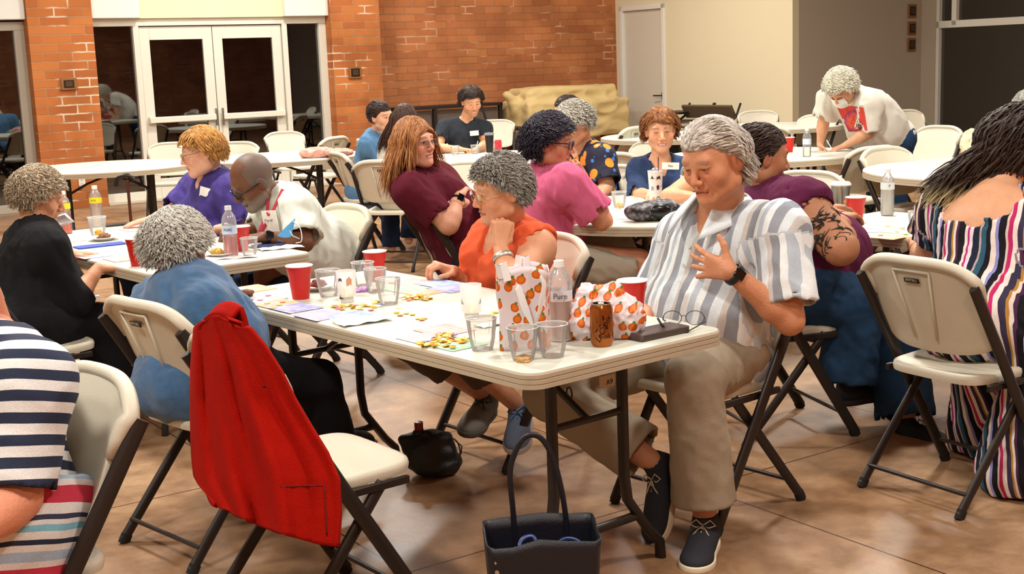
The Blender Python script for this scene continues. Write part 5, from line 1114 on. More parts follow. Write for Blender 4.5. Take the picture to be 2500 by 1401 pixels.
def project_patch(p,cloth,name,mat,poly,Y0,off=.004,nu=14,nv=14,dirv=None,parent=None):
    """printed patch lying on a garment: grid points pushed along the view of the chest onto the cloth"""
    me=cloth.data; Mw=Matrix.Translation(Vector(p.e.location)); bv=BVHTree.FromPolygons([v.co+Vector(p.e.location) for v in me.vertices],[tuple(q.vertices) for q in me.polygons])
    P=np.array(poly,float); mb=MB(); pts=[];ok=True
    for jv in range(nv):
        for iu in range(nu):
            u=iu/(nu-1); v=jv/(nv-1); q=(P[0]*(1-u)+P[1]*u)*(1-v)+(P[3]*(1-u)+P[2]*u)*v
            d=ray(*q); h=bv.ray_cast(Vector((0,0,CAM_H)),Vector(nrm(d))); pts.append(np.array(h[0])-nrm(d)*off if h[0] is not None else None)
    if sum(x is None for x in pts)>len(pts)*.4: return None
    mean=np.mean([x for x in pts if x is not None],axis=0); vs=[x if x is not None else mean for x in pts]; good=[x is not None for x in pts]
    fs=[(a,a+1,a+nu+1,a+nu) for jv in range(nv-1) for a in range(jv*nu,jv*nu+nu-1) if good[a] and good[a+1] and good[a+nu] and good[a+nu+1] and max(np.linalg.norm(vs[a]-vs[a+1]),np.linalg.norm(vs[a]-vs[a+nu]))<.06]
    mb.add(vs,fs); return mb.obj(name,mat,parent or p.e,True,angle=180)
shb=[o for o in bnd.e.children if o.name.startswith('shirt')][0]
project_patch(bnd,shb,'sun_print',PR,[(2040,255),(2108,262),(2118,318),(2072,322)],10.0,parent=shb)
bnd.chest_tag(2110,252,9.98,.07,.03,0)
mb=MB(); c=bnd.H; g=lambda x,y,z:c+bnd.B@(V(x,y,z)*bnd.hs)
mb.grid(lambda u,v:g(.058*(u*2-1)*(1-.25*abs(v-.5)),.078+.040*(1-(u*2-1)**2)*(1-.5*abs(v*2-1)),-.015-.085*v),11,9); mb.obj('face_mask',pm('mask_white','#e6e4dc',rough=.85),bnd.e,True,angle=180,solid=.002)
# ---- grey-haired head at the far right edge
J=dict(pel=V(3.85,9.3,.57),nek=j(2520,345,9.2),sR=j(2545,370,9.3),sL=j(2500,375,9.0),eL=j(2500,420,9.0),kL=V(3.5,9.1,.5),kR=V(3.6,9.4,.5),aL=V(3.5,9.1,.09),aR=V(3.6,9.4,.09))
edg=Person('person with wavy grey hair at the right edge behind the dark-haired woman',J,210,(j(2508,272,9.15),215,8,0),skin='#e09a6a',headscale=1.12,res=.013,hres=.005,o=dict(old=1))
edg.top(tee('rust_tee','#8a4a34'),res=.012); edg.bottoms(navyp); hair(edg,'back',['#8a8880','#b0aea6','#5c5a56'],n=700,length=.08,thick=.0045,curl=.006,hairline=.058,low=-.06,shell=.020,seed=20,vol=1.1,back=1.1)
# ---- woman in the striped top, bottom left
J=dict(pel=V(-1.22,2.86,.58),nek=j(-25,838,2.98),sL=j(68,930,2.76),sR=j(-70,860,3.2),eL=j(40,1215,2.66),wL=j(-90,1330,2.5),kL=V(-1.5,2.45,.52),kR=V(-1.7,2.65,.52),aL=V(-1.5,2.4,.09),aR=V(-1.72,2.6,.09))
stp=Person('person in a navy and white striped top at the bottom left, head out of frame',J,219,(j(-110,672,2.92),225,20,0),skin='#d98f6e',fat=.055,scale=1.06,arm=1.25,res=.0095,hres=.006,legr=1.2,hands=dict(L=(V(-.8,-.5,0),V(0,0,-1),'relaxed')))
ST=stripes_mat('navy_white_stripes',[(0,'#e3e2e0'),(.50,'#2b3248')],.046,2,wob=.02)
stp.plain_pc=True
stp.top(ST,'striped_top',g=.016,sleeve=(.93,.93),neck=(.10,0),neckfwd=.0,hem=-.02,fold=.009,fs=.15,res=.0075,flare=.016,seed=25)
SKM=stripes_mat('skirt_stripes',[(0,'#c83a50'),(.22,'#e6dfe0'),(.30,'#a9c0d8'),(.42,'#e3e2e0'),(.5,'#2b3248'),(.56,'#e3e2e0'),(.66,'#7fc0d8'),(.74,'#e3e2e0'),(.8,'#3a3f58'),(.86,'#e3e2e0')],.17,2,wob=.03)
def sk(s,S): S.ell(s.J['pel']+V(.02,0,-.06),V(.24,.24,.14),k=.08)
S=F3(); S.ell(J['pel']+V(.01,.01,-.02),V(.245,.24,.16),stp.T,k=.06)
for q in 'LR': S.cone(stp.hip(q),J['k'+q],.13,.11,k=.1); S.cone(J['k'+q],J['k'+q]-V(0,0,.25),.11,.13,k=.1)
S.cone(J['pel']-V(-.1,.1,.05),J['pel']-V(-.14,.16,.32),.10,.12,k=.1)
S.plane(J['pel']+stp.up*.05,stp.up)
v,q=S.build(.009,lambda P:-.008*wob(P,.14,31,5)); put('skirt',np_mesh('skirt',v,q,SKM,{'pc':('FLOAT_VECTOR',stp.pc(v))}),stp.e,True)
0 and hair(stp,'down',['#6a4a34','#8a6444'],n=600,length=.12,thick=.005,shell=.012,seed=21,curl=.006)
# ================================================================= things on the tables, walls and floor
CLEAR=pane_mat('clear_plastic','#ffffff',.05,1,.12,.9,.13); ICE=pane_mat('clear_bottle','#ffffff',.07,1,.08,1.,.16)
RED=pm('cup_red','#c4150c',rough=.35); CW=pm('cup_white','#efece6',rough=.35); CAPW=pm('cap_white','#e8e8e6',rough=.4)
ZT=.7375
def cup0():
    e=empty('plastic_cup',(0,0,0)); 
    mb=MB(); mb.lathe([(.0,.0),(.030,.0),(.0305,.003),(.034,.035),(.0345,.036),(.0345,.038),(.0355,.045),(.040,.085),(.0405,.086),(.0415,.088),(.0460,.114)],36); mb.obj('cup_body',RED,e,angle=50)
    mb=MB(); mb.lathe([(.0,.004),(.0275,.004),(.0378,.084),(.0440,.113),(.0450,.1165)],36); mb.obj('liner',CW,e,angle=60)
    mb=MB(); mb.tube([(.0465*cos(2*pi*k/36),.0465*sin(2*pi*k/36),.1165) for k in range(36)],.0022,8,closed=True); mb.obj('rim',CW,e,angle=180)
    return e
def tumbler0():
    e=empty('clear_tumbler',(0,0,0)); f=lambda p,a,z: p*V(1,1,1)+V(cos(a),sin(a),0)*(.0014*cos(14*a+z*60) if .02<z<.075 else 0)
    mb=MB(); mb.lathe([(0,.004),(.024,.004),(.026,.0),(.029,.012),(.0315,.03),(.035,.055),(.0385,.078),(.0395,.080),(.0385,.081)],56,fn=f); mb.obj('glass_wall',CLEAR,e,angle=60)
    mb=MB(); mb.tube([(.039*cos(2*pi*k/32),.039*sin(2*pi*k/32),.0805) for k in range(32)],.0010,6,closed=True); mb.obj('rim',pm('clear_rim','#e8e8e4',rough=.15,spec=.8),e,angle=180)
    return e
P0={}
def item(kind,maker,x,y,label,cat,group=None,z=ZT,rz=0,tilt=0,s=1.):
    o=maker() if kind not in P0 else copy_tree(P0[kind])
    if kind not in P0: P0[kind]=o
    p=atz(x,y,z); o.location=tuple(p); o.rotation_euler=(tilt,0,rz); o.scale=(s,s,s); tag(o,label,cat,group); return o
RC=lambda x,y,l,rz=0,s=1.: item('rc',cup0,x,y,l,'cup','red plastic party cups',rz=rz,s=s)
RC(735,728,'red party cup at the near left end of the front table, behind the bingo cards'); RC(918,684,'red party cup at the far corner of the front table',s=.95); RC(1545,775,'red party cup half hidden behind the knotted fruit-print bag')
RC(338,648,'red party cup beside the silver-haired woman\'s head on the left table'); RC(590,612,'red party cup behind the half-full water bottle on the left table',s=.95); RC(1926,371,'red party cup on the bending woman\'s table'); RC(2089,542,'red party cup beside the lidded cup on the right table')
TU=lambda x,y,l,tilt=0,s=1.: item('tu',tumbler0,x,y,l,'glass','clear fluted plastic tumblers',tilt=tilt,s=s)
TU(803,722,'clear fluted tumbler just right of the nearest red cup',s=1.15); TU(888,698,'clear fluted tumbler behind the pumpkin tealight holder',s=1.1); TU(918,712,'clear fluted tumbler in front of the far red cup',s=1.05); TU(950,742,'clear fluted tumbler standing alone beside the yellow chips',s=1.1)
TU(1178,853,'clear fluted tumbler left of the upright fruit-print bag',s=1.12); TU(1278,877,'clear fluted tumbler at the near corner with a little drink left in it',s=1.1); TU(1350,870,'clear fluted tumbler below the clear water bottle, in front of the knotted bag',s=1.12)
TU(610,625,'clear fluted tumbler beside the blue face mask'); TU(240,576,'clear fluted tumbler with yellow snacks before the empty soda bottle',s=1.2); TU(1512,506,'clear fluted tumbler with a pale snack inside on the round table',s=1.05); TU(1570,540,'clear fluted tumbler behind the snakeskin purse',s=.9); TU(1112,378,'clear fluted tumbler by the maroon-shirted woman\'s face, on the far table'); TU(1160,376,'clear fluted tumbler before the hands of the man in dark grey'); TU(2238,560,'clear fluted tumbler half hidden by the striped dress')
def blob(name,c,r,mat,parent=None,seed=1,res=.003,amp=.003,k=.01,lab=None,cat=None):
    S=F3(); rg=np.random.default_rng(seed)
    for i in range(6): S.ell(V(*c)+rg.normal(size=3)*np.array(r)*.35,np.array(r)*rg.uniform(.45,.7),k=k)
    v,q=S.build(res,lambda P:-amp*wob(P,max(r)*.6,seed)); me=np_mesh(name,v,q,mat); o=put(name,me,parent,parent is not None); 
    if lab: tag(o,lab,cat)
    return o
blob('tea_remains',atz(1277,876,ZT+.006),(.019,.019,.004),pm('cookie','#c9a06a',rough=.9,var=.3,vscale=80),lab='brown crumbs in the bottom of the near-corner tumbler',cat='food')
blob('snack',atz(240,568,ZT+.02),(.020,.020,.013),pm('corn_yellow','#d8a53a',rough=.8,var=.3,vscale=60),lab='yellow snacks filling the tumbler on the left table',cat='food')
blob('snack',atz(1512,500,ZT+.02),(.022,.022,.016),pm('oat','#dcbf8c',rough=.9,var=.2,vscale=60),lab='pale snack in the tumbler on the round table',cat='food')
blob('snack',atz(132,575,ZT+.03),(.035,.03,.025),pm('corn_yellow2','#d9ae3c',rough=.8,var=.4,vscale=60),amp=.006,lab='heap of yellow snacks under the chin of the woman in black',cat='food')
# bottles
def bottle(x,y,label,h=.205,r=.032,liquid=None,lab='#b8cbe0',lz=(.48,.66),cap='#eeeeea',txt=None,empty_=True,group='plastic drink bottles',wave=True):
    p=atz(x,y,ZT); e=empty('plastic_bottle',p,0,label,'bottle',group)
    f=lambda q,a,z: q*(V(1,1,1))
    prof=[(0,.002),(r*.85,.0),(r,.01)]
    for k in range(9):
        z=.02+k*.0105; prof+=[(r*(1 if k%2==0 else .955),z*h/.205)]
    prof+=[(r*.93,.118*h/.205),(r,.128*h/.205),(r,.15*h/.205),(r*.86,.168*h/.205),(r*.5,.185*h/.205),(.0125,.193*h/.205),(.0125,h)]
    mb=MB(); mb.lathe(prof,28); mb.obj('bottle_body',ICE,e,angle=50)
    mb=MB(); mb.lathe([(0,h+.006),(.0145,h+.006),(.0150,h-.012),(.0,h-.012)][::-1],20); mb.obj('cap',pm('cap_'+cap,cap,rough=.4),e)
    mb=MB(); mb.lathe([(r+.0006,h*lz[0]),(r+.0008,h*lz[1])],28,closed=True); L=MB(); L.grid(lambda u,v:((r+.0009)*cos(2*pi*u),(r+.0009)*sin(2*pi*u),h*(lz[0]+(lz[1]-lz[0])*v)),28,2,closeu=True); lo=L.obj('label',pm('label_'+lab,lab,rough=.5),e)
    if txt: text_obj(txt[0],txt[1],pm('lt_'+txt[2],txt[2],rough=.5),lo,V(0,-(r+.0018),h*(lz[0]+lz[1])/2),np.stack([V(1,0,0),V(0,0,1),V(0,-1,0)],1))
    if liquid:
        mb=MB(); mb.lathe([(0,.004),(r*.94,.004),(r*.9,h*liquid[1]),(0,h*liquid[1])],24); mb.obj('liquid',pm('liq_'+liquid[0],liquid[0],rough=.15),e)
    return e
bottle(565,625,'water bottle half full of pink drink with blue label on the left table',h=.215,liquid=('#f0a0a0',.42),lab='#c8d8ec',txt=('PURE',.016,'#2f5fa8'),lz=(.46,.64))
bottle(162,570,'soda bottle with yellow label and orange-red drink, nearest the woman in black',h=.215,liquid=('#f04a1c',.46),lab='#f2dc2a',lz=(.60,.74),txt=('kick',.018,'#3a8a3a'))
bottle(239,553,'empty soda bottle with a yellow label behind the snack tumbler',h=.215,lab='#f2dc2a',lz=(.60,.74),txt=('kick',.018,'#3a8a3a'))
bottle(1370,830,'clear water bottle behind the upright fruit-print bag on the front table',h=.225,r=.035,liquid=('#f3ddd6',.55),lab='#e4e2e6',lz=(.52,.66),txt=('Pure',.022,'#55607a'))
bottle(2166,525,'water bottle on the right table, beside the red cup',h=.215,liquid=('#eef0ea',.75),lab='#e2e8ea',lz=(.58,.74),txt=('P',.02,'#6a7a8a'))
bottle(1970,382,'water bottle beside the bending woman\'s writing hand',h=.205,lab='#cfe0ee',lz=(.45,.66)); bottle(1676,487,'water bottle partly hidden by the grey-haired man\'s face',h=.21,lab='#cfe4f4',lz=(.40,.66),txt=('p',.022,'#3f78b8'))
# can
p=atz(1470,843,ZT); e=empty('drink_can',p,0,'copper-brown soda can with dark script lettering on the front table','can'); mb=MB(); mb.lathe([(0,.004),(.024,.003),(.0265,.0),(.031,.009),(.0325,.014),(.0325,.104),(.031,.111),(.0270,.119)],36); mb.obj('can_body',pm('can_copper','#a3602a',rough=.22,metal=.75,var=.3,vscale=20),e,angle=40)
mb=MB(); mb.lathe([(.0270,.119),(.0272,.121),(.0255,.121),(.024,.117),(0,.117)],36); lid=mb.obj('can_lid',pm('aluminium','#b8b4ac',rough=.3,metal=.9),e); mb=MB(); mb.box((0,.006,.1195),(.016,.026,.0015)); mb.obj('pull_tab',pm('aluminium','#b8b4ac'),lid,bevel=.003)
Rc=np.stack([V(1,0,0),V(0,0,1),V(0,-1,0)],1)
for tx,sz,dx,dz,rt in (('LaCroix',.024,.002,.052,1.1),('A',.06,-.006,.066,.2),('Cola',.019,.006,.032,.0)):
    o=text_obj(tx,sz,pm('can_ink','#2a1410',rough=.4),e,V(0,0,0),np.eye(3),ext=.0003,name='lettering',shear=.3)
    for v in o.data.vertices:
        x,y_=v.co.x*cos(rt)-v.co.y*sin(rt)+dx,v.co.x*sin(rt)+v.co.y*cos(rt)+dz; a=x/.0328-pi/2; v.co=Vector((.0330*cos(a),.0330*sin(a),min(max(y_,.015),.1)))
p=atz(1217,375,ZT); e=empty('drink_can',p,0,'red and silver soda can beside the black travel cup on the far table','can'); mb=MB(); mb.lathe([(0,.003),(.0265,.0),(.0325,.014),(.0325,.104),(.0270,.121),(0,.12)],24); mb.obj('can_body',pm('can_red','#c83a44',rough=.3,var=.5,vscale=26),e,angle=40)
p=atz(1196,372,ZT); e=empty('travel_cup',p,0,'black travel cup with grey lid on the far table','cup'); mb=MB(); mb.lathe([(0,0),(.030,0),(.040,.16),(0,.16)],24); mb.obj('cup_body',pm('black_plastic','#141414',rough=.35),e); mb=MB(); mb.lathe([(0,.155),(.044,.155),(.044,.175),(0,.18)],24); mb.obj('lid',pm('lid_grey','#8e9298',rough=.3),e); mb=MB(); mb.tube([(.01,0,.17),(.02,0,.235)],.007,8); mb.obj('spout',pm('black_plastic','#141414'),e)
# stickered tumbler with a straw
p=atz(1601,498,ZT); e=empty('stickered_tumbler',p,0,'tall white tumbler with Halloween stickers and a dark straw on the round table','cup'); mb=MB(); mb.lathe([(0,0),(.030,.0),(.041,.172),(.042,.178),(0,.178)],32); mb.obj('cup_body',pm('tumbler_white','#e6e2de',rough=.25),e,angle=50)
mb=MB(); mb.lathe([(0,.176),(.043,.176),(.043,.184),(.02,.188),(.014,.197),(0,.199)],24); mb.obj('lid',CLEAR,e); mb=MB(); mb.tube([(.015,.0,.02),(.018,.0,.255)],.003,8); mb.obj('straw',pm('straw_dark','#3a3040',rough=.4),e)
def sticker(e,r0,r1,h,a,z,shape,col,s):
    mb=MB(); vs=[]
    for u,w in shape: rr=(r0+(r1-r0)*(z+w*s)/h)+.0008; an=a+u*s/rr; vs.append((rr*cos(an),rr*sin(an),z+w*s))
    mb.add(vs,[tuple(range(len(vs)))]); mb.obj('sticker',pm('st_'+col,col,rough=.5),e)
witch=[(-1,-.6),(.4,-.6),(1,-.4),(.3,-.1),(.1,.9),(-.4,.2),(-.6,-.2)]; cat_=[(-1,-.8),(-.5,-.1),(-.8,.5),(-.3,.3),(.3,.9),(.5,.3),(1,.5),(.7,-.1),(1,-.8),(.4,-.3),(-.3,-.4)]; house=[(-.5,-1),(-.5,0),(-.8,.1),(0,1),(.8,.1),(.5,0),(.5,-1)]; ghost=[(-.6,-1),(-.6,.4),(0,1),(.6,.4),(.6,-1),(.2,-.7),(-.2,-1)]; shield=[(0,-1),(-.8,.1),(-.6,.8),(0,1),(.6,.8),(.8,.1)]
for a,z,sh,c_,s_ in ((-2.1,.148,witch,'#2a2a34',.013),(-1.25,.145,cat_,'#1c1c22',.016),(-1.3,.095,house,'#2c2a30',.014),(-2.15,.09,ghost,'#9aa0a4',.013),(-2.0,.030,ghost,'#d8862a',.014),(-1.2,.030,shield,'#2a2c2c',.015),(-.7,.10,witch,'#8a8a90',.008),(-.6,.06,ghost,'#8a8a90',.008)): sticker(e,.030,.041,.172,a,z,sh,c_,s_)
# lidded cup with straw
p=atz(2052,528,ZT); e=empty('lidded_cup',p,0,'large clear lidded cup with white straw and orange fruit print on the right table','cup'); mb=MB(); mb.lathe([(0,.002),(.032,.0),(.046,.148)],32,closed=True); mb.obj('cup_body',pane_mat('cloudy_plastic','#d8d4cc',.12,.8,.2),e,angle=50)
mb=MB(); mb.lathe([(0,.150),(.050,.150),(.051,.156),(.046,.160),(.044,.166),(0,.167)],32); mb.obj('lid',pm('lid_white','#dcdad4',rough=.3),e); mb=MB(); mb.tube([(-.004,-.028,.015),(.0,-.01,.20)],.0042,8); mb.obj('straw',pm('straw_white','#e8e4dc',rough=.4),e)
for a,z in ((-1.3,.075),(-1.8,.05),(-1.1,.045),(-2.2,.06)): sticker(e,.032,.046,.148,a,z,[(cos(t),sin(t)) for t in np.linspace(0,2*pi,12)[:-1]],'#e8862a',.007)
# tealight holders
def holder(x,y,label,figs):
    p=atz(x,y,ZT); e=empty('tealight_holder',p,0,label,'candle holder','paper tealight holders'); mb=MB(); mb.lathe([(.026,.02),(.030,.020),(.035,.108),(.0335,.108),(.0285,.022)],32,closed=True); mb.obj('shade',pane_mat('frosted_paper','#ffffff',.02,1,.3,.3,.55),e,angle=50)
    mb=MB(); mb.lathe([(0,.0),(.023,.0),(.023,.018),(.020,.020),(0,.019)],28); b=mb.obj('tealight',pm('tealight_white','#d8d6cc',rough=.5),e,angle=50)
    mb=MB(); mb.lathe([(0,.018),(.004,.022),(.0055,.030),(.003,.042),(0,.048)],12); mb.obj('flame',pm('flame','#ffd890',emit='#ffb84a',es=3.),b,angle=180)
    for a,z,sh,c_,s_ in figs: sticker(e,.0268,.035,.108,a,z,sh,c_,s_)
holder(848,736,'white paper tealight holder with an orange ghost figure and a little candle',[(-2.15,.08,cat_,'#2c2a30',.010),(-1.15,.075,ghost,'#e8841c',.016),(-2.3,.02,witch,'#1c1c22',.012)])
holder(1152,776,'white paper tealight holder with glowing candle left of the upright fruit-print bag',[(-2.7,.055,witch,'#3a3a44',.012),(-.35,.055,witch,'#3a3a44',.012)])
# fruit print bags
BAGM=pm('fruit_print','#efe6e6',rough=.45); nt=NT(BAGM); at_=nt.add('Attribute',attribute_name='pc'); vo=nt.add('TexVoronoi',voronoi_dimensions='2D'); vo.inputs['Scale'].default_value=26; vo.inputs['Randomness'].default_value=.7; nt.link(at_.outputs['Vector'],vo.inputs['Vector'])
wn=nt.add('TexNoise'); wn.inputs['Scale'].default_value=55; nt.link(at_.outputs['Vector'],wn.inputs['Vector']); ma=nt.add('Math',operation='MULTIPLY_ADD'); nt.link(wn.outputs[0],ma.inputs[0]); ma.inputs[1].default_value=.22; nt.link(vo.outputs['Distance'],ma.inputs[2])
rp=ramp(nt,ma.outputs[0],[(0,'#e87e14'),(.30,'#d9601a'),(.43,'#f6e2d6'),(.47,'#eadfe4')],'CONSTANT')
gv=nt.add('TexVoronoi',voronoi_dimensions='2D'); gv.inputs['Scale'].default_value=26; gv.inputs['Randomness'].default_value=.7; mp=nt.add('Mapping'); mp.inputs['Location'].default_value=(-.004,-.013,0); nt.link(at_.outputs['Vector'],mp.inputs[0]); nt.link(mp.outputs[0],gv.inputs['Vector']); ls=nt.add('Math',operation='LESS_THAN'); nt.link(gv.outputs['Distance'],ls.inputs[0]); ls.inputs[1].default_value=.11
mx=nt.add('Mix',data_type='RGBA'); nt.link(ls.outputs[0],mx.inputs[0]); nt.link(rp.outputs[0],mx.inputs[6]); mx.inputs[7].default_value=(*hexc('#4a8a2e'),1); nt.link(mx.outputs[2],nt.b.inputs['Base Color']); nt.b.inputs['Transmission Weight'].default_value=.12
def pcset(me,fn):
    a=me.attributes.new('pc','FLOAT_VECTOR','POINT'); v=np.array([fn(V(*x.co)) for x in me.vertices]); a.data.foreach_set('vector',v.astype(np.float32).ravel())
b0=atz(1283,848,ZT); e=empty('gift_bag',b0,RAD(-8),'upright white gift bag printed with oranges, handles folded over, on the front table','bag'); hw,hd,hh=.068,.045,.215
mb=MB(); ring=rrect(2*hw,2*hd,.010,3); 
def bagw(u,v):
    n=len(ring); t=u*n; i=int(t)%n; k=t-int(t); x=ring[i][0]*(1-k)+ring[(i+1)%n][0]*k; y=ring[i][1]*(1-k)+ring[(i+1)%n][1]*k; s_=1+.05*v-.03*sin(v*pi); 
    return V(x*s_+.006*sin(9*v+3*y/.05)*v,y*s_+.008*sin(x*60+v*7)*v,hh*v+(.022*sin(x*22+1.2)+.010*sin(y*70))*v**3)
mb.grid(bagw,64,18,closeu=True); mb.add([(x,y,.001) for x,y in ring],[tuple(range(len(ring)))[::-1]]); me=mb.mesh('bag_body',BAGM,60); pcset(me,lambda c:V(c[0] if abs(c[1])>=hd*.85 else c[1]+.3,c[2],0)); o=put('bag_body',me,e); md=o.modifiers.new('s','SOLIDIFY'); md.thickness=.0015
WHB=pm('handle_white','#eceaea',rough=.45)
hps=[[(-.052,-.050,.205),(-.060,-.052,.245),(-.046,-.056,.250),(-.034,-.062,.200)],[(-.012,-.052,.180),(-.006,-.060,.178),(.012,-.062,.12),(.034,-.064,.068),(.052,-.062,.12),(.066,-.056,.19),(.058,-.050,.212)],[(-.020,.046,.215),(-.016,.048,.250),(.004,.048,.250),(.006,.046,.215)]]
for hp_ in hps: mb=MB(); mb.tube(hp_,.012,6,flat=(1,.16),up=(0,1,0)); mb.obj('handle',WHB,e,angle=60)
S=F3(); b1=atz(1478,822,ZT); g=lambda x,y,z:b1+V(x,y,z)
S.ell(g(-.055,.0,.050),V(.075,.06,.062),k=.02); S.ell(g(.050,-.005,.055),V(.065,.06,.066),k=.02); S.ell(g(-.005,0,.065),V(.08,.06,.06),k=.02); S.cone(g(-.03,0,.09),g(-.055,.01,.135),.035,.02,k=.02); S.cone(g(.01,0,.10),g(.03,0,.135),.03,.022,k=.02); S.ell(g(-.02,0,.12),V(.05,.03,.028),k=.02); S.plane(g(0,0,.001),V(0,0,-1))
v,q=S.build(.0035,lambda P:-.006*(1-2*np.abs(wob(P,.06,41,5)))); me=np_mesh('gift_bag',v,q,BAGM,{'pc':('FLOAT_VECTOR',np.stack([v[:,0]-v[:,1]*.4,v[:,2],v[:,1]*0],1))}); o=put('gift_bag',me); me.transform(Matrix.Translation(Vector(-b1))); o.location=tuple(b1); tag(o,'knotted white plastic bag printed with oranges, lying behind the soda can','bag')
# phone wallet, eyeglasses
def slab(x,y,w,d,h,rz,mat,name,label,cat,z=ZT,group=None,r=.006,bev=.002):
    o=MB(); o.prism(rrect(w,d,r,3),0,h); ob=o.obj(name,mat,bevel=bev); ob.location=tuple(atz(x,y,z)); ob.rotation_euler=(0,0,rz); tag(ob,label,cat,group); return ob
slab(1602,818,.19,.085,.020,RAD(37),pm('brown_leather','#4a3a34',rough=.45,bump=.2,bscale=300),'wallet_case','closed dark brown leather case on the near right corner of the table','case',bev=.006)
p=atz(1672,800,ZT); e=empty('eyeglasses',p,RAD(-10),'thin dark-rimmed reading glasses lying folded open beside the brown case','glasses'); mb=MB()
for x0 in (-.036,.030): mb.tube([(x0+.027*cos(a),.0+.0*a,.030+.021*sin(a)) for a in np.linspace(0,2*pi,24)[:-1]],.0011,6,closed=True)
mb.tube([(-.009,0,.034),(-.003,0,.038),(.003,0,.034)],.0011,6); mb.obj('frame',pm('gunmetal','#3c3a3c',rough=.3,metal=.7),e,angle=180)
mb=MB(); mb.tube([(.058,0,.032),(.060,-.01,.020),(.010,-.075,.004),(-.045,-.088,.006)],.0018,6); mb.tube([(-.045,-.088,.006),(-.062,-.086,.026),(-.075,-.080,.046)],[.002,.004,.003],6); mb.obj('temple',pm('gunmetal2','#1c1a1c',rough=.4),e,angle=180)
mb=MB(); mb.tube([(-.064,0,.032),(-.066,.03,.018),(-.060,.09,.004)],.0016,6); mb.obj('temple',pm('gunmetal2','#1c1a1c'),e,angle=180)
# bingo cards
def cardmat(c,hi):
    n='card_'+c
    if n in MATS: return MATS[n]
    m=pm(n,c,rough=.7); nt=NT(m); co=nt.tex(); br=nt.add('TexBrick'); br.offset=0; br.inputs['Scale'].default_value=1; br.inputs['Brick Width'].default_value=.024; br.inputs['Row Height'].default_value=.022; br.inputs['Mortar Size'].default_value=.0012; nt.link(co,br.inputs['Vector']); br.inputs['Color1'].default_value=(*hexc('#cfcbc8'),1); br.inputs['Color2'].default_value=(*hexc(hi),1); br.inputs['Mortar'].default_value=(*hexc(c),1); br.inputs['Bias'].default_value=.0; nt.link(br.outputs[0],nt.b.inputs['Base Color']); return m
cols={'blue':('#6f8fd0','#8fa8e0'),'purple':('#8f78b8','#b9a6d6'),'green':('#7cc08a','#a6dcae'),'pink':('#e08078','#f0b0a6'),'orange':('#e08a48','#f0b07c'),'grey':('#8a8a8e','#c0c0c4'),'violet':('#6a66c0','#9a98dc')}
def card(x,y,c,where,w=.15,d=.13,rz=39.4,k=0):
    o=slab(x,y,w,d,.0012,RAD(rz),cardmat(*cols[c]),'bingo_card',f'{c} bingo card {where}','card',z=ZT+.0004*k,group='bingo cards',r=.004,bev=0); return o
A_=129.4
for x,y,c,wh,rz,k in ((615,705,'orange','at the far left edge of the front table',A_,0),(640,728,'grey','with picture squares beside the clasped hands',A_,1),(678,742,'orange','in front of the nearest red cup',A_,0),(722,752,'violet','first of the row along the near edge',A_,2),(785,770,'purple','middle of the row along the near edge',A_,1),(868,772,'blue','between the chip row and the white napkin',A_,2),
  (1010,690,'pink','farthest of the fan near the orange blouse',A_,0),(985,704,'green','in the fan near the orange blouse',A_,1),(1030,712,'orange','lowest of the fan near the yellow chips',A_,0),(1072,692,'blue','under the forearm of the woman in orange',A_,2),(1105,704,'violet','beside the glowing tealight holder',A_,1),
  (1045,826,'grey','half covered with yellow chips',A_,0),(1110,840,'green','mostly covered with yellow chips near the table edge',A_,1),(1085,806,'pink','at the back of the chip-covered cards',A_,1),
  (330,560,'pink','before the purple-shirted woman\'s hand',A_,0),(370,575,'green','in the middle of the left table',A_,1),(165,588,'pink','beside the orange-red soda bottle',A_,0),(135,606,'orange','nearest the woman in black',A_,0),(225,625,'purple','under the hands of the woman in black',A_,0),(300,632,'pink','under the right hand of the woman in black',A_,1),
  (2120,562,'purple','leftmost on the right table',A_,0),(2155,556,'pink','in the middle of the right table',A_,1),(2205,566,'green','beside the striped dress on the right table',A_,0),(2165,578,'orange','near the edge of the right table',A_,0),(1128,380,'orange','on the far table before the man in dark grey',10,0)): card(x,y,c,wh,rz=rz,k=k)
# yellow bingo chips: each one its own object
CM=[pm('chip_yellow','#e8b42a',rough=.4),pm('chip_gold','#f2cc4a',rough=.4),pm('chip_pink','#e06a9a',rough=.4),pm('chip_blue','#4a5ac0',rough=.4),pm('chip_orange','#e0702a',rough=.4)]
chips=[]; rg=np.random.default_rng(5)
for m_ in CM:
    mb=MB(); mb.lathe([(0,.0002),(.0095,.0),(.0105,.0012),(.0095,.0026),(0,.0024)],14); chips.append(mb.mesh('bingo_chip',m_,50))
def pile(pts,group,lab,h=.0,mixc=(.5,.38,.05,.03,.04)):
    for i,(x,y) in enumerate(pts):
        o=bpy.data.objects.new('bingo_chip',chips[rg.choice(5,p=mixc)]); SC.collection.objects.link(o); zz=ZT+.0016+rg.uniform(0,h)*(1 if i%2 else .2); o.location=tuple(atz(x,y,zz)+V(0,0,0)); o.rotation_euler=(rg.uniform(-.35,.35)*(h>0),rg.uniform(-.35,.35)*(h>0),0); cn=['yellow','golden','pink','blue','orange'][chips.index(o.data)]; tag(o,cn+' '+lab,'chip',group)
pile([(rg.normal(1022,24),rg.normal(727,3.2)) for _ in range(26)],'heap of chips below the fan of cards','round bingo chip in the heap left of the glowing tealight holder',h=.010)
pile([(815+i*5+rg.normal(0,5),rg.normal(750,3.5)-i*.3) for i in range(24)],'row of chips before the pumpkin tealight holder','round bingo chip in the row in front of the ghost-figure tealight holder',h=.008)
pile([(rg.uniform(1030,1175),0) for _ in range(0)],'','')
pts=[]
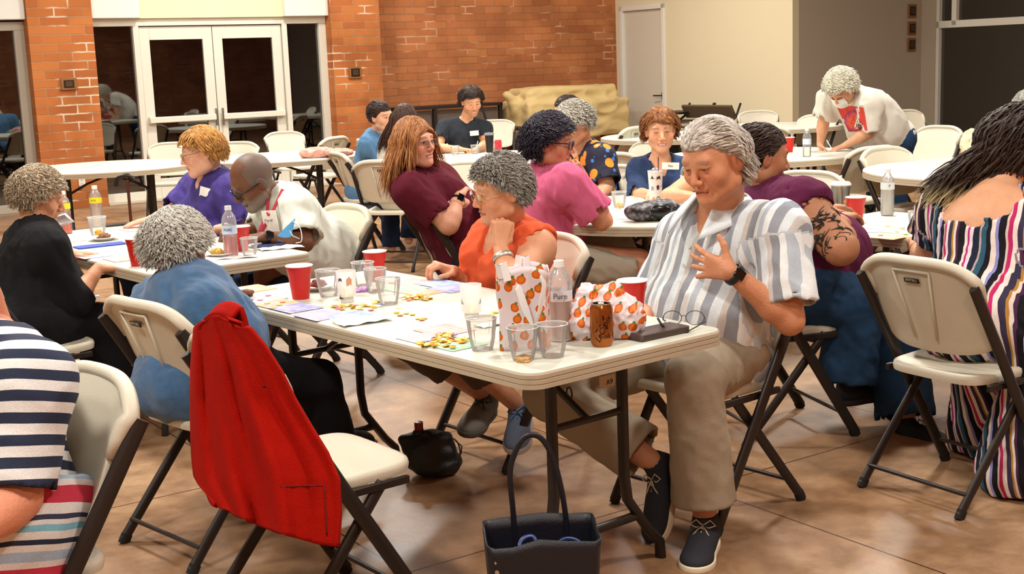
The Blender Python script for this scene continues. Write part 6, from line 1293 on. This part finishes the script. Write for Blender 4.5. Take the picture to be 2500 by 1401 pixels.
for i in range(62): u,v_=rg.uniform(0,1),rg.uniform(0,1); pts.append((1018+u*62+v_*78,838-u*26+v_*14+rg.normal(0,2)))
pile(pts,'chips scattered over the near cards','round bingo chip scattered on the cards left of the fluted tumblers',h=.006,mixc=(.46,.34,.09,.05,.06))
pile([(968,763),(977,770),(992,765),(1007,768),(1021,778),(1030,781),(1037,777),(905,757),(1200,768),(1210,763)],'stray chips on the open table','stray bingo chip lying alone on the bare middle of the front table',mixc=(.3,.3,.1,.0,.3))
pile([(2168,553),(2150,575),(2205,560),(2210,572),(2190,566)],'chips on the right table','small bingo chip on the right table\'s cards',mixc=(.2,.6,.1,.05,.05)); pile([(598,748),(652,741),(668,752),(690,738),(683,745),(655,722),(612,733),(635,733)],'chips by the clasped hands','small bingo chip beside the silver-haired woman\'s hands',mixc=(.2,.1,.3,.3,.1))
# napkins, plates, folder
def napkin(x,y,w,d,rz,label,seed,h=.006,col='#f2f0ee',name='paper_napkin',amp=.004,cat='napkin'):
    mb=MB(); mb.grid(lambda u,v:((u-.5)*w,(v-.5)*d,h+amp*sin(u*5+seed)*cos(v*4+seed*2)+.002*sin(u*17+v*9)),16,12); o=mb.obj(name,pm('nap_'+col,col,rough=.9,bump=.2,bscale=200),angle=180,solid=.0015); o.location=tuple(atz(x,y,ZT)); o.rotation_euler=(0,0,rz); tag(o,label,cat); return o
napkin(882,784,.17,.12,RAD(30),'folded white paper napkin at the near edge of the front table',1); napkin(1205,793,.12,.05,RAD(40),'small folded white paper slip left of the upright fruit-print bag',2,h=.004); napkin(555,628,.26,.13,RAD(10),'white paper napkin under the pink-drink bottle on the left table',3,h=.003,amp=.001); napkin(682,605,.20,.13,RAD(25),'white paper napkin under the blue face mask',4,h=.004,amp=.002)
def plate(x,y,label,food,fc,r=.075,seed=1,s=1):
    e=empty('paper_plate',atz(x,y,ZT),0,label,'plate','white party plates'); mb=MB(); mb.lathe([(0,.002),(r*.62,.002),(r*.72,.010),(r,.016),(r*.99,.018),(r*.70,.012),(r*.6,.004),(0,.004)],36); mb.obj('plate_rim',pm('plate_white','#ece8e4',rough=.4),e,angle=50)
    o=blob('food',atz(x,y,ZT)+V(.0,0,.02),(.035,.03,.014),pm('food_'+fc,fc,rough=.7,var=.5,vscale=50),seed=seed,amp=.005,lab=food,cat='food')
plate(775,706,'white plate behind the nearest red cup','dark red wrapped sweets on the plate behind the nearest red cup','#7a2418',seed=2); plate(253,586,'silver-white plate with food on the left table','brown cake and yellow bits on the left table\'s plate','#7a4a2a',seed=3); plate(538,625,'white plate hidden behind the silver curls on the left table','leftover food on the plate by the pink-drink bottle','#c9a24a',seed=4); plate(1895,368,'white plate behind the red cup on the bending woman\'s table','half-eaten food on the bending woman\'s table','#c8a468',seed=6)
blob('candy',atz(885,706,ZT+.008),(.026,.02,.009),pm('candy_mix','#b88ac8',rough=.5,var=.5,vscale=60),seed=8,lab='purple and yellow candies right of the pumpkin tealight holder',cat='candy')
fo=slab(245,600,.235,.10,.006,RAD(35),pm('folder_blue','#2f4aa8',rough=.5),'blue_folder','closed blue folder lying on the left table before the plate','folder'); slab(291,550,.17,.075,.010,RAD(28),pm('phone_black','#16161a',rough=.3),'mobile_phone','black phone lying at the far edge of the left table','phone'); slab(1068,376,.12,.06,.01,.2,pm('phone_black','#16161a'),'mobile_phone','black phone on the far table next to the maroon-shirted woman\'s face','phone'); slab(655,603,.14,.07,.014,RAD(40),pm('case_navy','#1e2c58',rough=.5),'glasses_case','dark blue case under the bearded man\'s forearm','case')
# tent of white paper and face mask
p=atz(150,560,ZT); mb=MB(); mb.add([j(108,555,5.72),j(125,530,5.72),j(160,520,5.75),j(183,541,5.75),j(128,560,5.72)],[(0,1,2,3,4)]); o=mb.obj('paper_slip',pm('nap_#f2f0ee','#f2f0ee'),solid=.002); tag(o,'white folded paper slip held up before the orange-red soda bottle','paper')
M1=pm('mask_blue','#58a8e0',rough=.8,bump=.2,bscale=200); c=atz(680,600,ZT); e=empty('face_mask',c,0,'light blue disposable face mask with white ear loops on the left table','mask')
mb=MB(); mb.grid(lambda u,v:(-.075+.10*u+.0*v,.01-.02*v,.008+.012*sin(pi*u)+v*.012),10,6); mb.grid(lambda u,v:(.0+.085*u*(.6+.4*v),-.005+.01*u,.010+.115*v*(.35+.65*u)),10,10); mb.obj('mask_cloth',M1,e,angle=180,solid=.002)
mb=MB(); mb.tube(smooth([(.075,0,.11),(.105,0,.075),(.108,-.005,.02),(.08,0,.01)]),.0026,6); mb.tube([(.055,0,.07),(.07,-.01,.045),(.10,-.01,.03)],.0022,6); mb.obj('ear_loop',pm('loop_white','#e8e8e8',rough=.8),e,angle=180)
# purse on the round table
b=atz(1592,538,ZT); S=F3(); S.ell(b+V(-.02,0,.045),V(.12,.07,.05),rotz(.2),k=.02); S.ell(b+V(.05,.0,.055),V(.09,.06,.05),k=.02); S.plane(b+V(0,0,.001),V(0,0,-1)); v,q=S.build(.0045,lambda P:-.003*wob(P,.05,5)); SNK=pm('snakeskin','#6e6a6c',rough=.5); nt=NT(SNK); vo=nt.add('TexVoronoi'); vo.inputs['Scale'].default_value=38; nt.link(nt.tex(),vo.inputs['Vector']); nz=nt.add('TexNoise'); nz.inputs['Scale'].default_value=9; nt.link(nt.tex(),nz.inputs[0]); ad=nt.add('Math',operation='MULTIPLY'); nt.link(vo.outputs['Distance'],ad.inputs[0]); nt.link(nz.outputs[0],ad.inputs[1]); rp=ramp(nt,ad.outputs[0],[(.05,'#8a868a'),(.20,'#5c585c'),(.3,'#1c1a1c')]); nt.link(rp.outputs[0],nt.b.inputs['Base Color'])
v=v-b; o=put('purse',np_mesh('purse',v,q,SNK)); o.location=tuple(b); tag(o,'grey and black snakeskin purse on the round table','purse')
S=F3(); S.ell(V(.035,-.055,.05),V(.055,.02,.035),rotz(.15),k=.01); v,q=S.build(.004); put('flap',np_mesh('flap',v,q,pm('black_leather','#101010',rough=.25)),o)
for x,y,w,d,rz,l,c in ((1540,518,.22,.16,.3,'white sheet of paper on the round table in front of the tumbler with snack','#f0ecea'),(1600,482,.20,.14,-.2,'white sheet of paper near the navy blouse','#f2efe9'),(2045,372,.16,.10,.5,'white form under the bending woman\'s hands','#f4f2ee'),(1528,533,.10,.07,.2,'black and white patterned napkin by the snakeskin purse','#c8c4c0'),(1130,372,.15,.1,.1,'white paper under the hands of the man in dark grey','#f0e8d8')): slab(x,y,w,d,.0012,rz,pm('paper_'+c,c,rough=.8),'sheet_of_paper',l,'paper',bev=0,group='loose papers')
# pens
for (a,b_,l) in ((j(2018,342,10.28),j(2030,362,10.25),'white pen in the bending woman\'s hand'),(j(1167,344,11.65),j(1162,362,11.65),'white pen between the fingers of the man in dark grey')):
    c=(a+b_)/2; mb=MB(); mb.tube([a-c,b_-c],.004,8); o=mb.obj('pen',pm('pen_white','#e8e4dc',rough=.4)); o.location=tuple(c); tag(o,l,'pen')
# cloths
def heap(name,c,r,mat,label,cat,seed,amp=.012,res=.007,flatz=0):
    c=V(*c); S=F3(); rg_=np.random.default_rng(seed)
    for i in range(8): S.ell(V(*(rg_.normal(size=2)*np.array(r[:2])*.45),r[2]*rg_.uniform(.3,.9)),np.array(r)*rg_.uniform(.4,.65),k=.04)
    S.plane(V(0,0,flatz),V(0,0,-1)); v,q=S.build(res,lambda P:-amp*(1-2*np.abs(wob(P*V(1,1.4,1),max(r)*.5,seed,5)))); o=put(name,np_mesh(name,v,q,mat)); o.location=tuple(c); tag(o,label,cat); return o
heap('pink_cloth',atz(780,384,ZT),(.22,.12,.06),pm('pink_cotton2','#d8a090',rough=.9,bump=.3),'pale pink garment lying crumpled on the second round table','cloth',3)
heap('cream_cloth',atz(2392,408,ZT),(.10,.08,.17),pm('cream_knit','#dcd0ae',rough=.95,bump=.5),'cream-coloured cloth standing crumpled on the far right round table','cloth',5)
napkin(175,742,.22,.12,RAD(20),'white paper napkin on the lap of the woman in black',7,h=.0).location=tuple(j(178,742,5.42)+V(0,0,.02))
# ---- red jacket hung over the chair
JM=pm('red_knit','#ae1406',rough=.95,spec=.12,bump=.6,bscale=520,var=.10,vscale=14,detail=2)
vb=[0,.06,.14,.25,.38,.5,.62,.74,.86,1]; lx=[500,478,474,470,469,470,472,478,500,520]; rx=[560,612,650,688,722,760,800,828,832,826]; yy=[782,800,845,905,975,1040,1105,1170,1255,1334]; 
def jk(u,v):
    i=min(int(v*9),8); k=v*9-i; L_=lx[i]*(1-k)+lx[i+1]*k; R_=rx[i]*(1-k)+rx[i+1]*k; Y_=yy[i]*(1-k)+yy[i+1]*k
    x=L_+(R_-L_)*u; Y_-= (1-u)**1.5*105*max(0,(v-.75)/.25)**1.2 - 0*u; Y_-=14*sin(pi*u)*(v<.08)
    dep=3.385-.345*(1-math.exp(-(x-470)/90))+.05*sin(v*3)
    f=(.020*sin(u*23+v*2.)+.012*sin(u*41-v*3))*min(1,v*3)*(1-u*.55)*(1 if u<.62 else .35)+.05*max(0,1-abs(u-.60)/.18)*min(1,max(0,v-.2)*2)
    return aty(x,Y_,dep-f)
mb=MB(); mb.grid(jk,70,64); jo=empty('knit_jacket',V(-.62,3.3,0),0,'bright red knit jacket hung over the back of the empty folding chair','jacket')
jb=mb.obj('jacket_back',JM,jo,True,angle=180,solid=.014)
# part that goes over the top of the backrest and hangs inside
mb=MB(); hd=RAD(28); f_=V(cos(hd),sin(hd),0); r_=V(f_[1],-f_[0],0)
def inn(u,v):
    a=jk(u,0); t=v; return a+f_*(.075*t**.6)+V(0,0,.030*sin(pi*min(1,t*1.6))-.30*max(0,t-.25)) + r_*(.0)
mb.grid(inn,30,16); mb.obj('jacket_front',JM,jo,True,angle=180,solid=.012)
bvj=BVHTree.FromPolygons([v.co+Vector(jo.location) for v in o.data.vertices] if 0 else [v.co+Vector(jo.location) for v in jb.data.vertices],[tuple(q.vertices) for q in jb.data.polygons]); sp_=[]
for a_,b_ in (((682,1310),(668,1188)),((668,1188),(792,1184)),((792,1184),(798,1306))):
    for t_ in np.linspace(0,1,8): h_=bvj.ray_cast(Vector((0,0,CAM_H)),Vector(nrm(ray(a_[0]+(b_[0]-a_[0])*t_,a_[1]+(b_[1]-a_[1])*t_))))[0]; sp_+= [np.array(h_)-nrm(ray(*a_))*.008] if h_ is not None else []
mb=MB(); mb.tube(sp_,.002,6); mb.obj('pocket_seam',pm('red_seam','#6c0d05',rough=.95),jo,True,angle=180)
# ---- navy tote bag
tb=atz(1300,1590,0); tb=V(.05,3.14,0); e=empty('tote_bag',tb,RAD(6),'open navy leather tote bag with tall handles on the floor before the table','bag'); NVL=pm('navy_leather','#12141f',rough=.42,bump=.15,bscale=250); NVL2=pm('navy_lining','#1a2038',rough=.7)
ring=rrect(.285,.15,.02,4)
def tote(k):
    def f(u,v):
        n=len(ring); t=u*n; i=int(t)%n; q=t-int(t); x=ring[i][0]*(1-q)+ring[(i+1)%n][0]*q; y=ring[i][1]*(1-q)+ring[(i+1)%n][1]*q
        s_=k*(.86+.14*v); return V(x*s_,y*s_*(1+.10*v*cos(x*9)),.003+.352*v+.010*cos(x*30)*v**4*(1 if y<0 else .4)+(.015*v**3 if y>0 else 0))
    return f
mb=MB(); mb.grid(tote(1),72,14,closeu=True); o=mb.obj('bag_body',NVL,e,angle=60,solid=.004); mb=MB(); mb.add([(x*.86,y*.86,.006) for x,y in ring],[tuple(range(len(ring)))]); mb.obj('bag_base',NVL2,e)
for yy_,hx,z0 in ((.078,.058,.30),): 
    mb=MB(); mb.tube(smooth([(-hx,yy_,.26),(-hx*1.05,yy_+.002,.38),(-hx*1.1,yy_,.50),(-hx*.5,yy_,.575),(hx*.2,yy_,.58),(hx*.75,yy_,.53),(hx*1.1,yy_,.45),(hx*1.3,yy_,.36),(hx*1.35,yy_,.26)]),.0065,8,flat=(1.2,.7),up=(0,1,0)); mb.obj('handle',NVL,e,angle=180)
mb=MB(); mb.tube(smooth([(-.05,-.05,.27),(-.055,-.0,.325),(-.02,.02,.335),(.0,.0,.30),(.02,.01,.285),(.06,.02,.32),(.10,.0,.315),(.115,-.03,.27)]),.006,8,flat=(1,.6)); mb.obj('handle',pm('strap_blue','#28386e',rough=.35),e,angle=180)
mb=MB(); 
for z_ in (.31,.285): mb=MB(); mb.lathe([(0,0),(.006,0),(.006,.002),(0,.003)],12,(-.122,-.0755,z_),rot=rotx(pi/2)); mb.obj('stud',pm('stud_steel','#c8c4bc',rough=.3,metal=.9),e)
# ---- black bag with a red-capped bottle
b=atz(1035,1178,0)+V(.02,.08,0); e=empty('shoulder_bag',b,0,'black slouchy shoulder bag on the floor with a bottle sticking out','bag'); S=F3(); S.ell(V(0,0,.09),V(.10,.07,.085),k=.03); S.ell(V(.03,.0,.05),V(.09,.07,.055),k=.03); S.cone(V(-.09,0,.14),V(.07,.0,.15),.022,.022,k=.03); S.plane(V(0,0,.002),V(0,0,-1)); v,q=S.build(.005,lambda P:-.006*wob(P,.08,6)); put('bag_body',np_mesh('bag_body',v,q,pm('black_nylon','#191a19',rough=.5,bump=.3,bscale=100)),e)
mb=MB(); mb.tube(smooth([(.07,-.01,.16),(.11,-.02,.13),(.115,-.03,.07),(.085,-.02,.03)]),.006,8,flat=(1,.4)); mb.tube([(.10,-.02,.14),(.125,-.03,.12),(.120,-.03,.09)],.003,6); mb.obj('strap',pm('strap_brown','#3a2a22',rough=.5),e,angle=180)
e=empty('drink_bottle',b+V(-.035,.0,.13),0,'dark bottle with a red cap sticking out of the black shoulder bag','bottle'); mb=MB(); mb.lathe([(0,-.08),(.024,-.08),(.024,.045),(.019,.052),(0,.053)],20); mb.obj('bottle_body',pm('steel_dark','#3a3c40',rough=.3,metal=.6),e); mb=MB(); mb.lathe([(0,.05),(.0165,.05),(.0165,.082),(0,.085)],18); mb.obj('cap',pm('cap_red','#8a1c16',rough=.35),e)
# ---- blue backpack, black bag, shoe, cane
b=atz(690,1010,0); b=V(-.78,4.62,0); b=aty(672,905,4.75); b[2]=0; e=empty('backpack',b,0,'bright blue and navy backpack on the floor under the front table','bag'); S=F3(); S.ell(V(-.02,0,.22),V(.115,.10,.20),k=.03); S.plane(V(0,0,.002),V(0,0,-1)); v,q=S.build(.008,lambda P:-.006*wob(P,.12,3)); put('bag_body',np_mesh('bag_body',v,q,pm('royal_blue','#1538a8',rough=.6,bump=.3,bscale=120)),e); S=F3(); S.ell(V(.04,-.07,.20),V(.09,.06,.13),k=.03); v,q=S.build(.007); put('pocket',np_mesh('pocket',v,q,pm('navy_nylon','#1a2746',rough=.7,bump=.3,bscale=120)),e)
mb=MB(); mb.tube([V(.03,-.10,.22)+V(.105*cos(a),-.02,.14*sin(a)) for a in np.linspace(pi*1.25,-.1,20)],.006,8); mb.obj('piping',pm('piping_peach','#c8a090',rough=.7),e,angle=180)
b=atz(985,655,0); b=aty(985,615,6.9); b[2]=0; o=heap('black_bag',b,(.14,.12,.22),pm('black_nylon','#191a19'),'black fabric bag on the floor beneath the chair of the woman in maroon','bag',9,amp=.01,res=.009)
b=aty(858,655,6.0); b[2]=0; b=atz(860,700,0); S=F3(); S.ell(V(0,0,.05),V(.10,.05,.045),rotz(.3),k=.02); S.ell(V(-.05,-.01,.09),V(.045,.04,.05),k=.03); S.plane(V(0,0,.0),V(0,0,-1)); v,q=S.build(.006); o=put('shoe',np_mesh('shoe',v,q,pm('purple_mesh','#5a4ab0',rough=.8))); o.location=tuple(atz(858,672,.0)); tag(o,'purple and black shoe on the floor beyond the far red cup','shoe')
c=aty(318,520,9.3); c[2]=0; e=empty('walking_cane',c,0,'dark walking cane with curved handle standing behind the left table','cane'); mb=MB(); mb.tube([(0,0,0),(0,0,.80)],.011,10); mb.obj('shaft',pm('cane_wood','#4a2416',rough=.35,var=.3,vscale=20),e); mb=MB(); mb.tube(smooth([(.05,0,.80),(.02,0,.83),(-.03,0,.83),(-.07,0,.81),(-.085,0,.76)]),.015,10); mb.obj('handle',pm('black_plastic','#141414'),e,angle=180)
# paper tag under the table rim
mb=MB(); mb.box((0,0,0),(.06,.003,.035)); o=mb.obj('paper_tag',pm('tag_beige','#b8a890',rough=.8)); o.location=tuple(aty(1482,930,3.62)); o.rotation_euler=(0,0,RAD(39)); tag(o,'small paper tag numbered A9 stuck under the near short edge of the front table','tag'); text_obj('A9',.022,pm('ink','#1b1b22'),o,V(.008,-.002,-.004),Rc)
# rolled wheels: tarp-covered furniture, bench, carts at the back
c=hit(1362,330,wpt(0,.45),Wn); c[2]=0; e=empty('covered_furniture',c,WROT,'low furniture under a draped tan canvas cover against the brick wall','furniture'); TAN=pm('tan_canvas','#c4aa74',rough=.9,bump=.3,bscale=60,var=.08,vscale=3)
S=F3(); S.box(V(.12,0,.93),V(.82,.30,.22),r=.08,k=.05); S.box(V(.12,-.05,.68),V(.92,.36,.28),r=.05,k=.08); S.cone(V(-.88,0,1.06),V(-.45,-.2,.45),.05,.14,k=.1); S.cone(V(.9,0,.9),V(1.02,-.1,.5),.12,.12,k=.1); S.plane(V(0,0,.42),V(0,0,-1))
v,q=S.build(.018,lambda P:-.016*(1-2*np.abs(wob(P*V(.55,1,1.7),.30,17,6)))+.008*np.sin(P[:,2]*26+P[:,0]*5)); put('canvas_cover',np_mesh('canvas_cover',v,q,TAN),e)
for x in (-.65,.65):
    for y in (-.25,.25): mb=MB(); mb.box((x,y,.24),(.05,.05,.48)); mb.obj('leg',STL,e)
c=hit(1085,330,wpt(0,.10),Wn); c[2]=0; e=empty('display_table',c,WROT,'long dark metal-framed table with grey panels against the brick wall','table')
BLK=pm('black_frame','#1c1714',rough=.5)
mb=MB(); mb.box((0,0,.95),(1.7,.5,.04)); mb.obj('table_top',BLK,e); 
for x in (-.82,-.28,.28,.82): mb=MB(); mb.box((x,-.22,.465),(.05,.05,.93)); mb.obj('leg',BLK,e)
for x in (-.55,0,.55): mb=MB(); mb.box((x,-.18,.62),(.48,.02,.58)); mb.obj('panel',pm('panel_taupe','#5c4c40',rough=.7),e)
c=hit(1245,370,wpt(0,.9),Wn); c[2]=0; e=empty('high_chair',c,WROT,'dark wooden chair frame standing between the bench and the tan-covered furniture','chair')
for x in (-.2,.2):
    for y in (-.2,.2): mb=MB(); mb.tube([(x,y,0),(x*.95,y*.95,.62)],.018,6); mb.obj('leg',BLK,e)
mb=MB(); mb.box((0,0,.62),(.46,.44,.04)); mb.obj('seat',BLK,e); mb=MB(); mb.tube([(-.2,.2,.62),(-.26,.28,.95)],.02,6); mb.obj('back_post',BLK,e)
for k,(x,y,l) in enumerate(((1700,275,'left'),(1760,275,'right'))):
    p=hit(x,262,KK+Wu*(-.55),Wu); p[2]=0; e=empty('folding_cart',p,math.atan2(Wn[1],Wn[0]),l+' one of two folded brown fabric carts against the cream wall','cart','folded fabric carts')
    mb=MB(); mb.box((0,.0,.75),(.50,.04,.20),rotx(.5)); mb.box((0,-.0,.60),(.52,.30,.02)); mb.obj('fabric_panel',pm('brown_mesh','#5a4a38',rough=.8),e,bevel=.008)
    for q in (-1,1): mb=MB(); mb.tube([(q*.26,.12,.86),(q*.27,.02,.68),(q*.30,-.18,.56)],.016,8); mb.obj('side_rail',BLK,e,angle=180)
    for sx in (-.25,.25): mb=MB(); mb.tube([(sx,.15,0),(sx,-.1,.60)],.015,6); mb.obj('leg',BLK,e)
p=hit(1658,300,KK+Wu*(-.5),Wu); p[2]=0; e=empty('folded_table_stack',p,math.atan2(Wn[1],Wn[0]),'stack of folded white tables behind the woman in navy','table'); 
for k in range(4): mb=MB(); mb.box((-.0,0,.30+.10*k),(.5,.45,.035)); mb.obj('folded_top',[TPL,STL][k%2],e,bevel=.006)
mb=MB(); mb.box((0,0,.73),(.56,.50,.03)); mb.obj('cart_rail',BLK,e)
for sx in (-.22,.22): mb=MB(); mb.box((sx,0,.15),(.03,.4,.30)); mb.obj('leg',BLK,e)
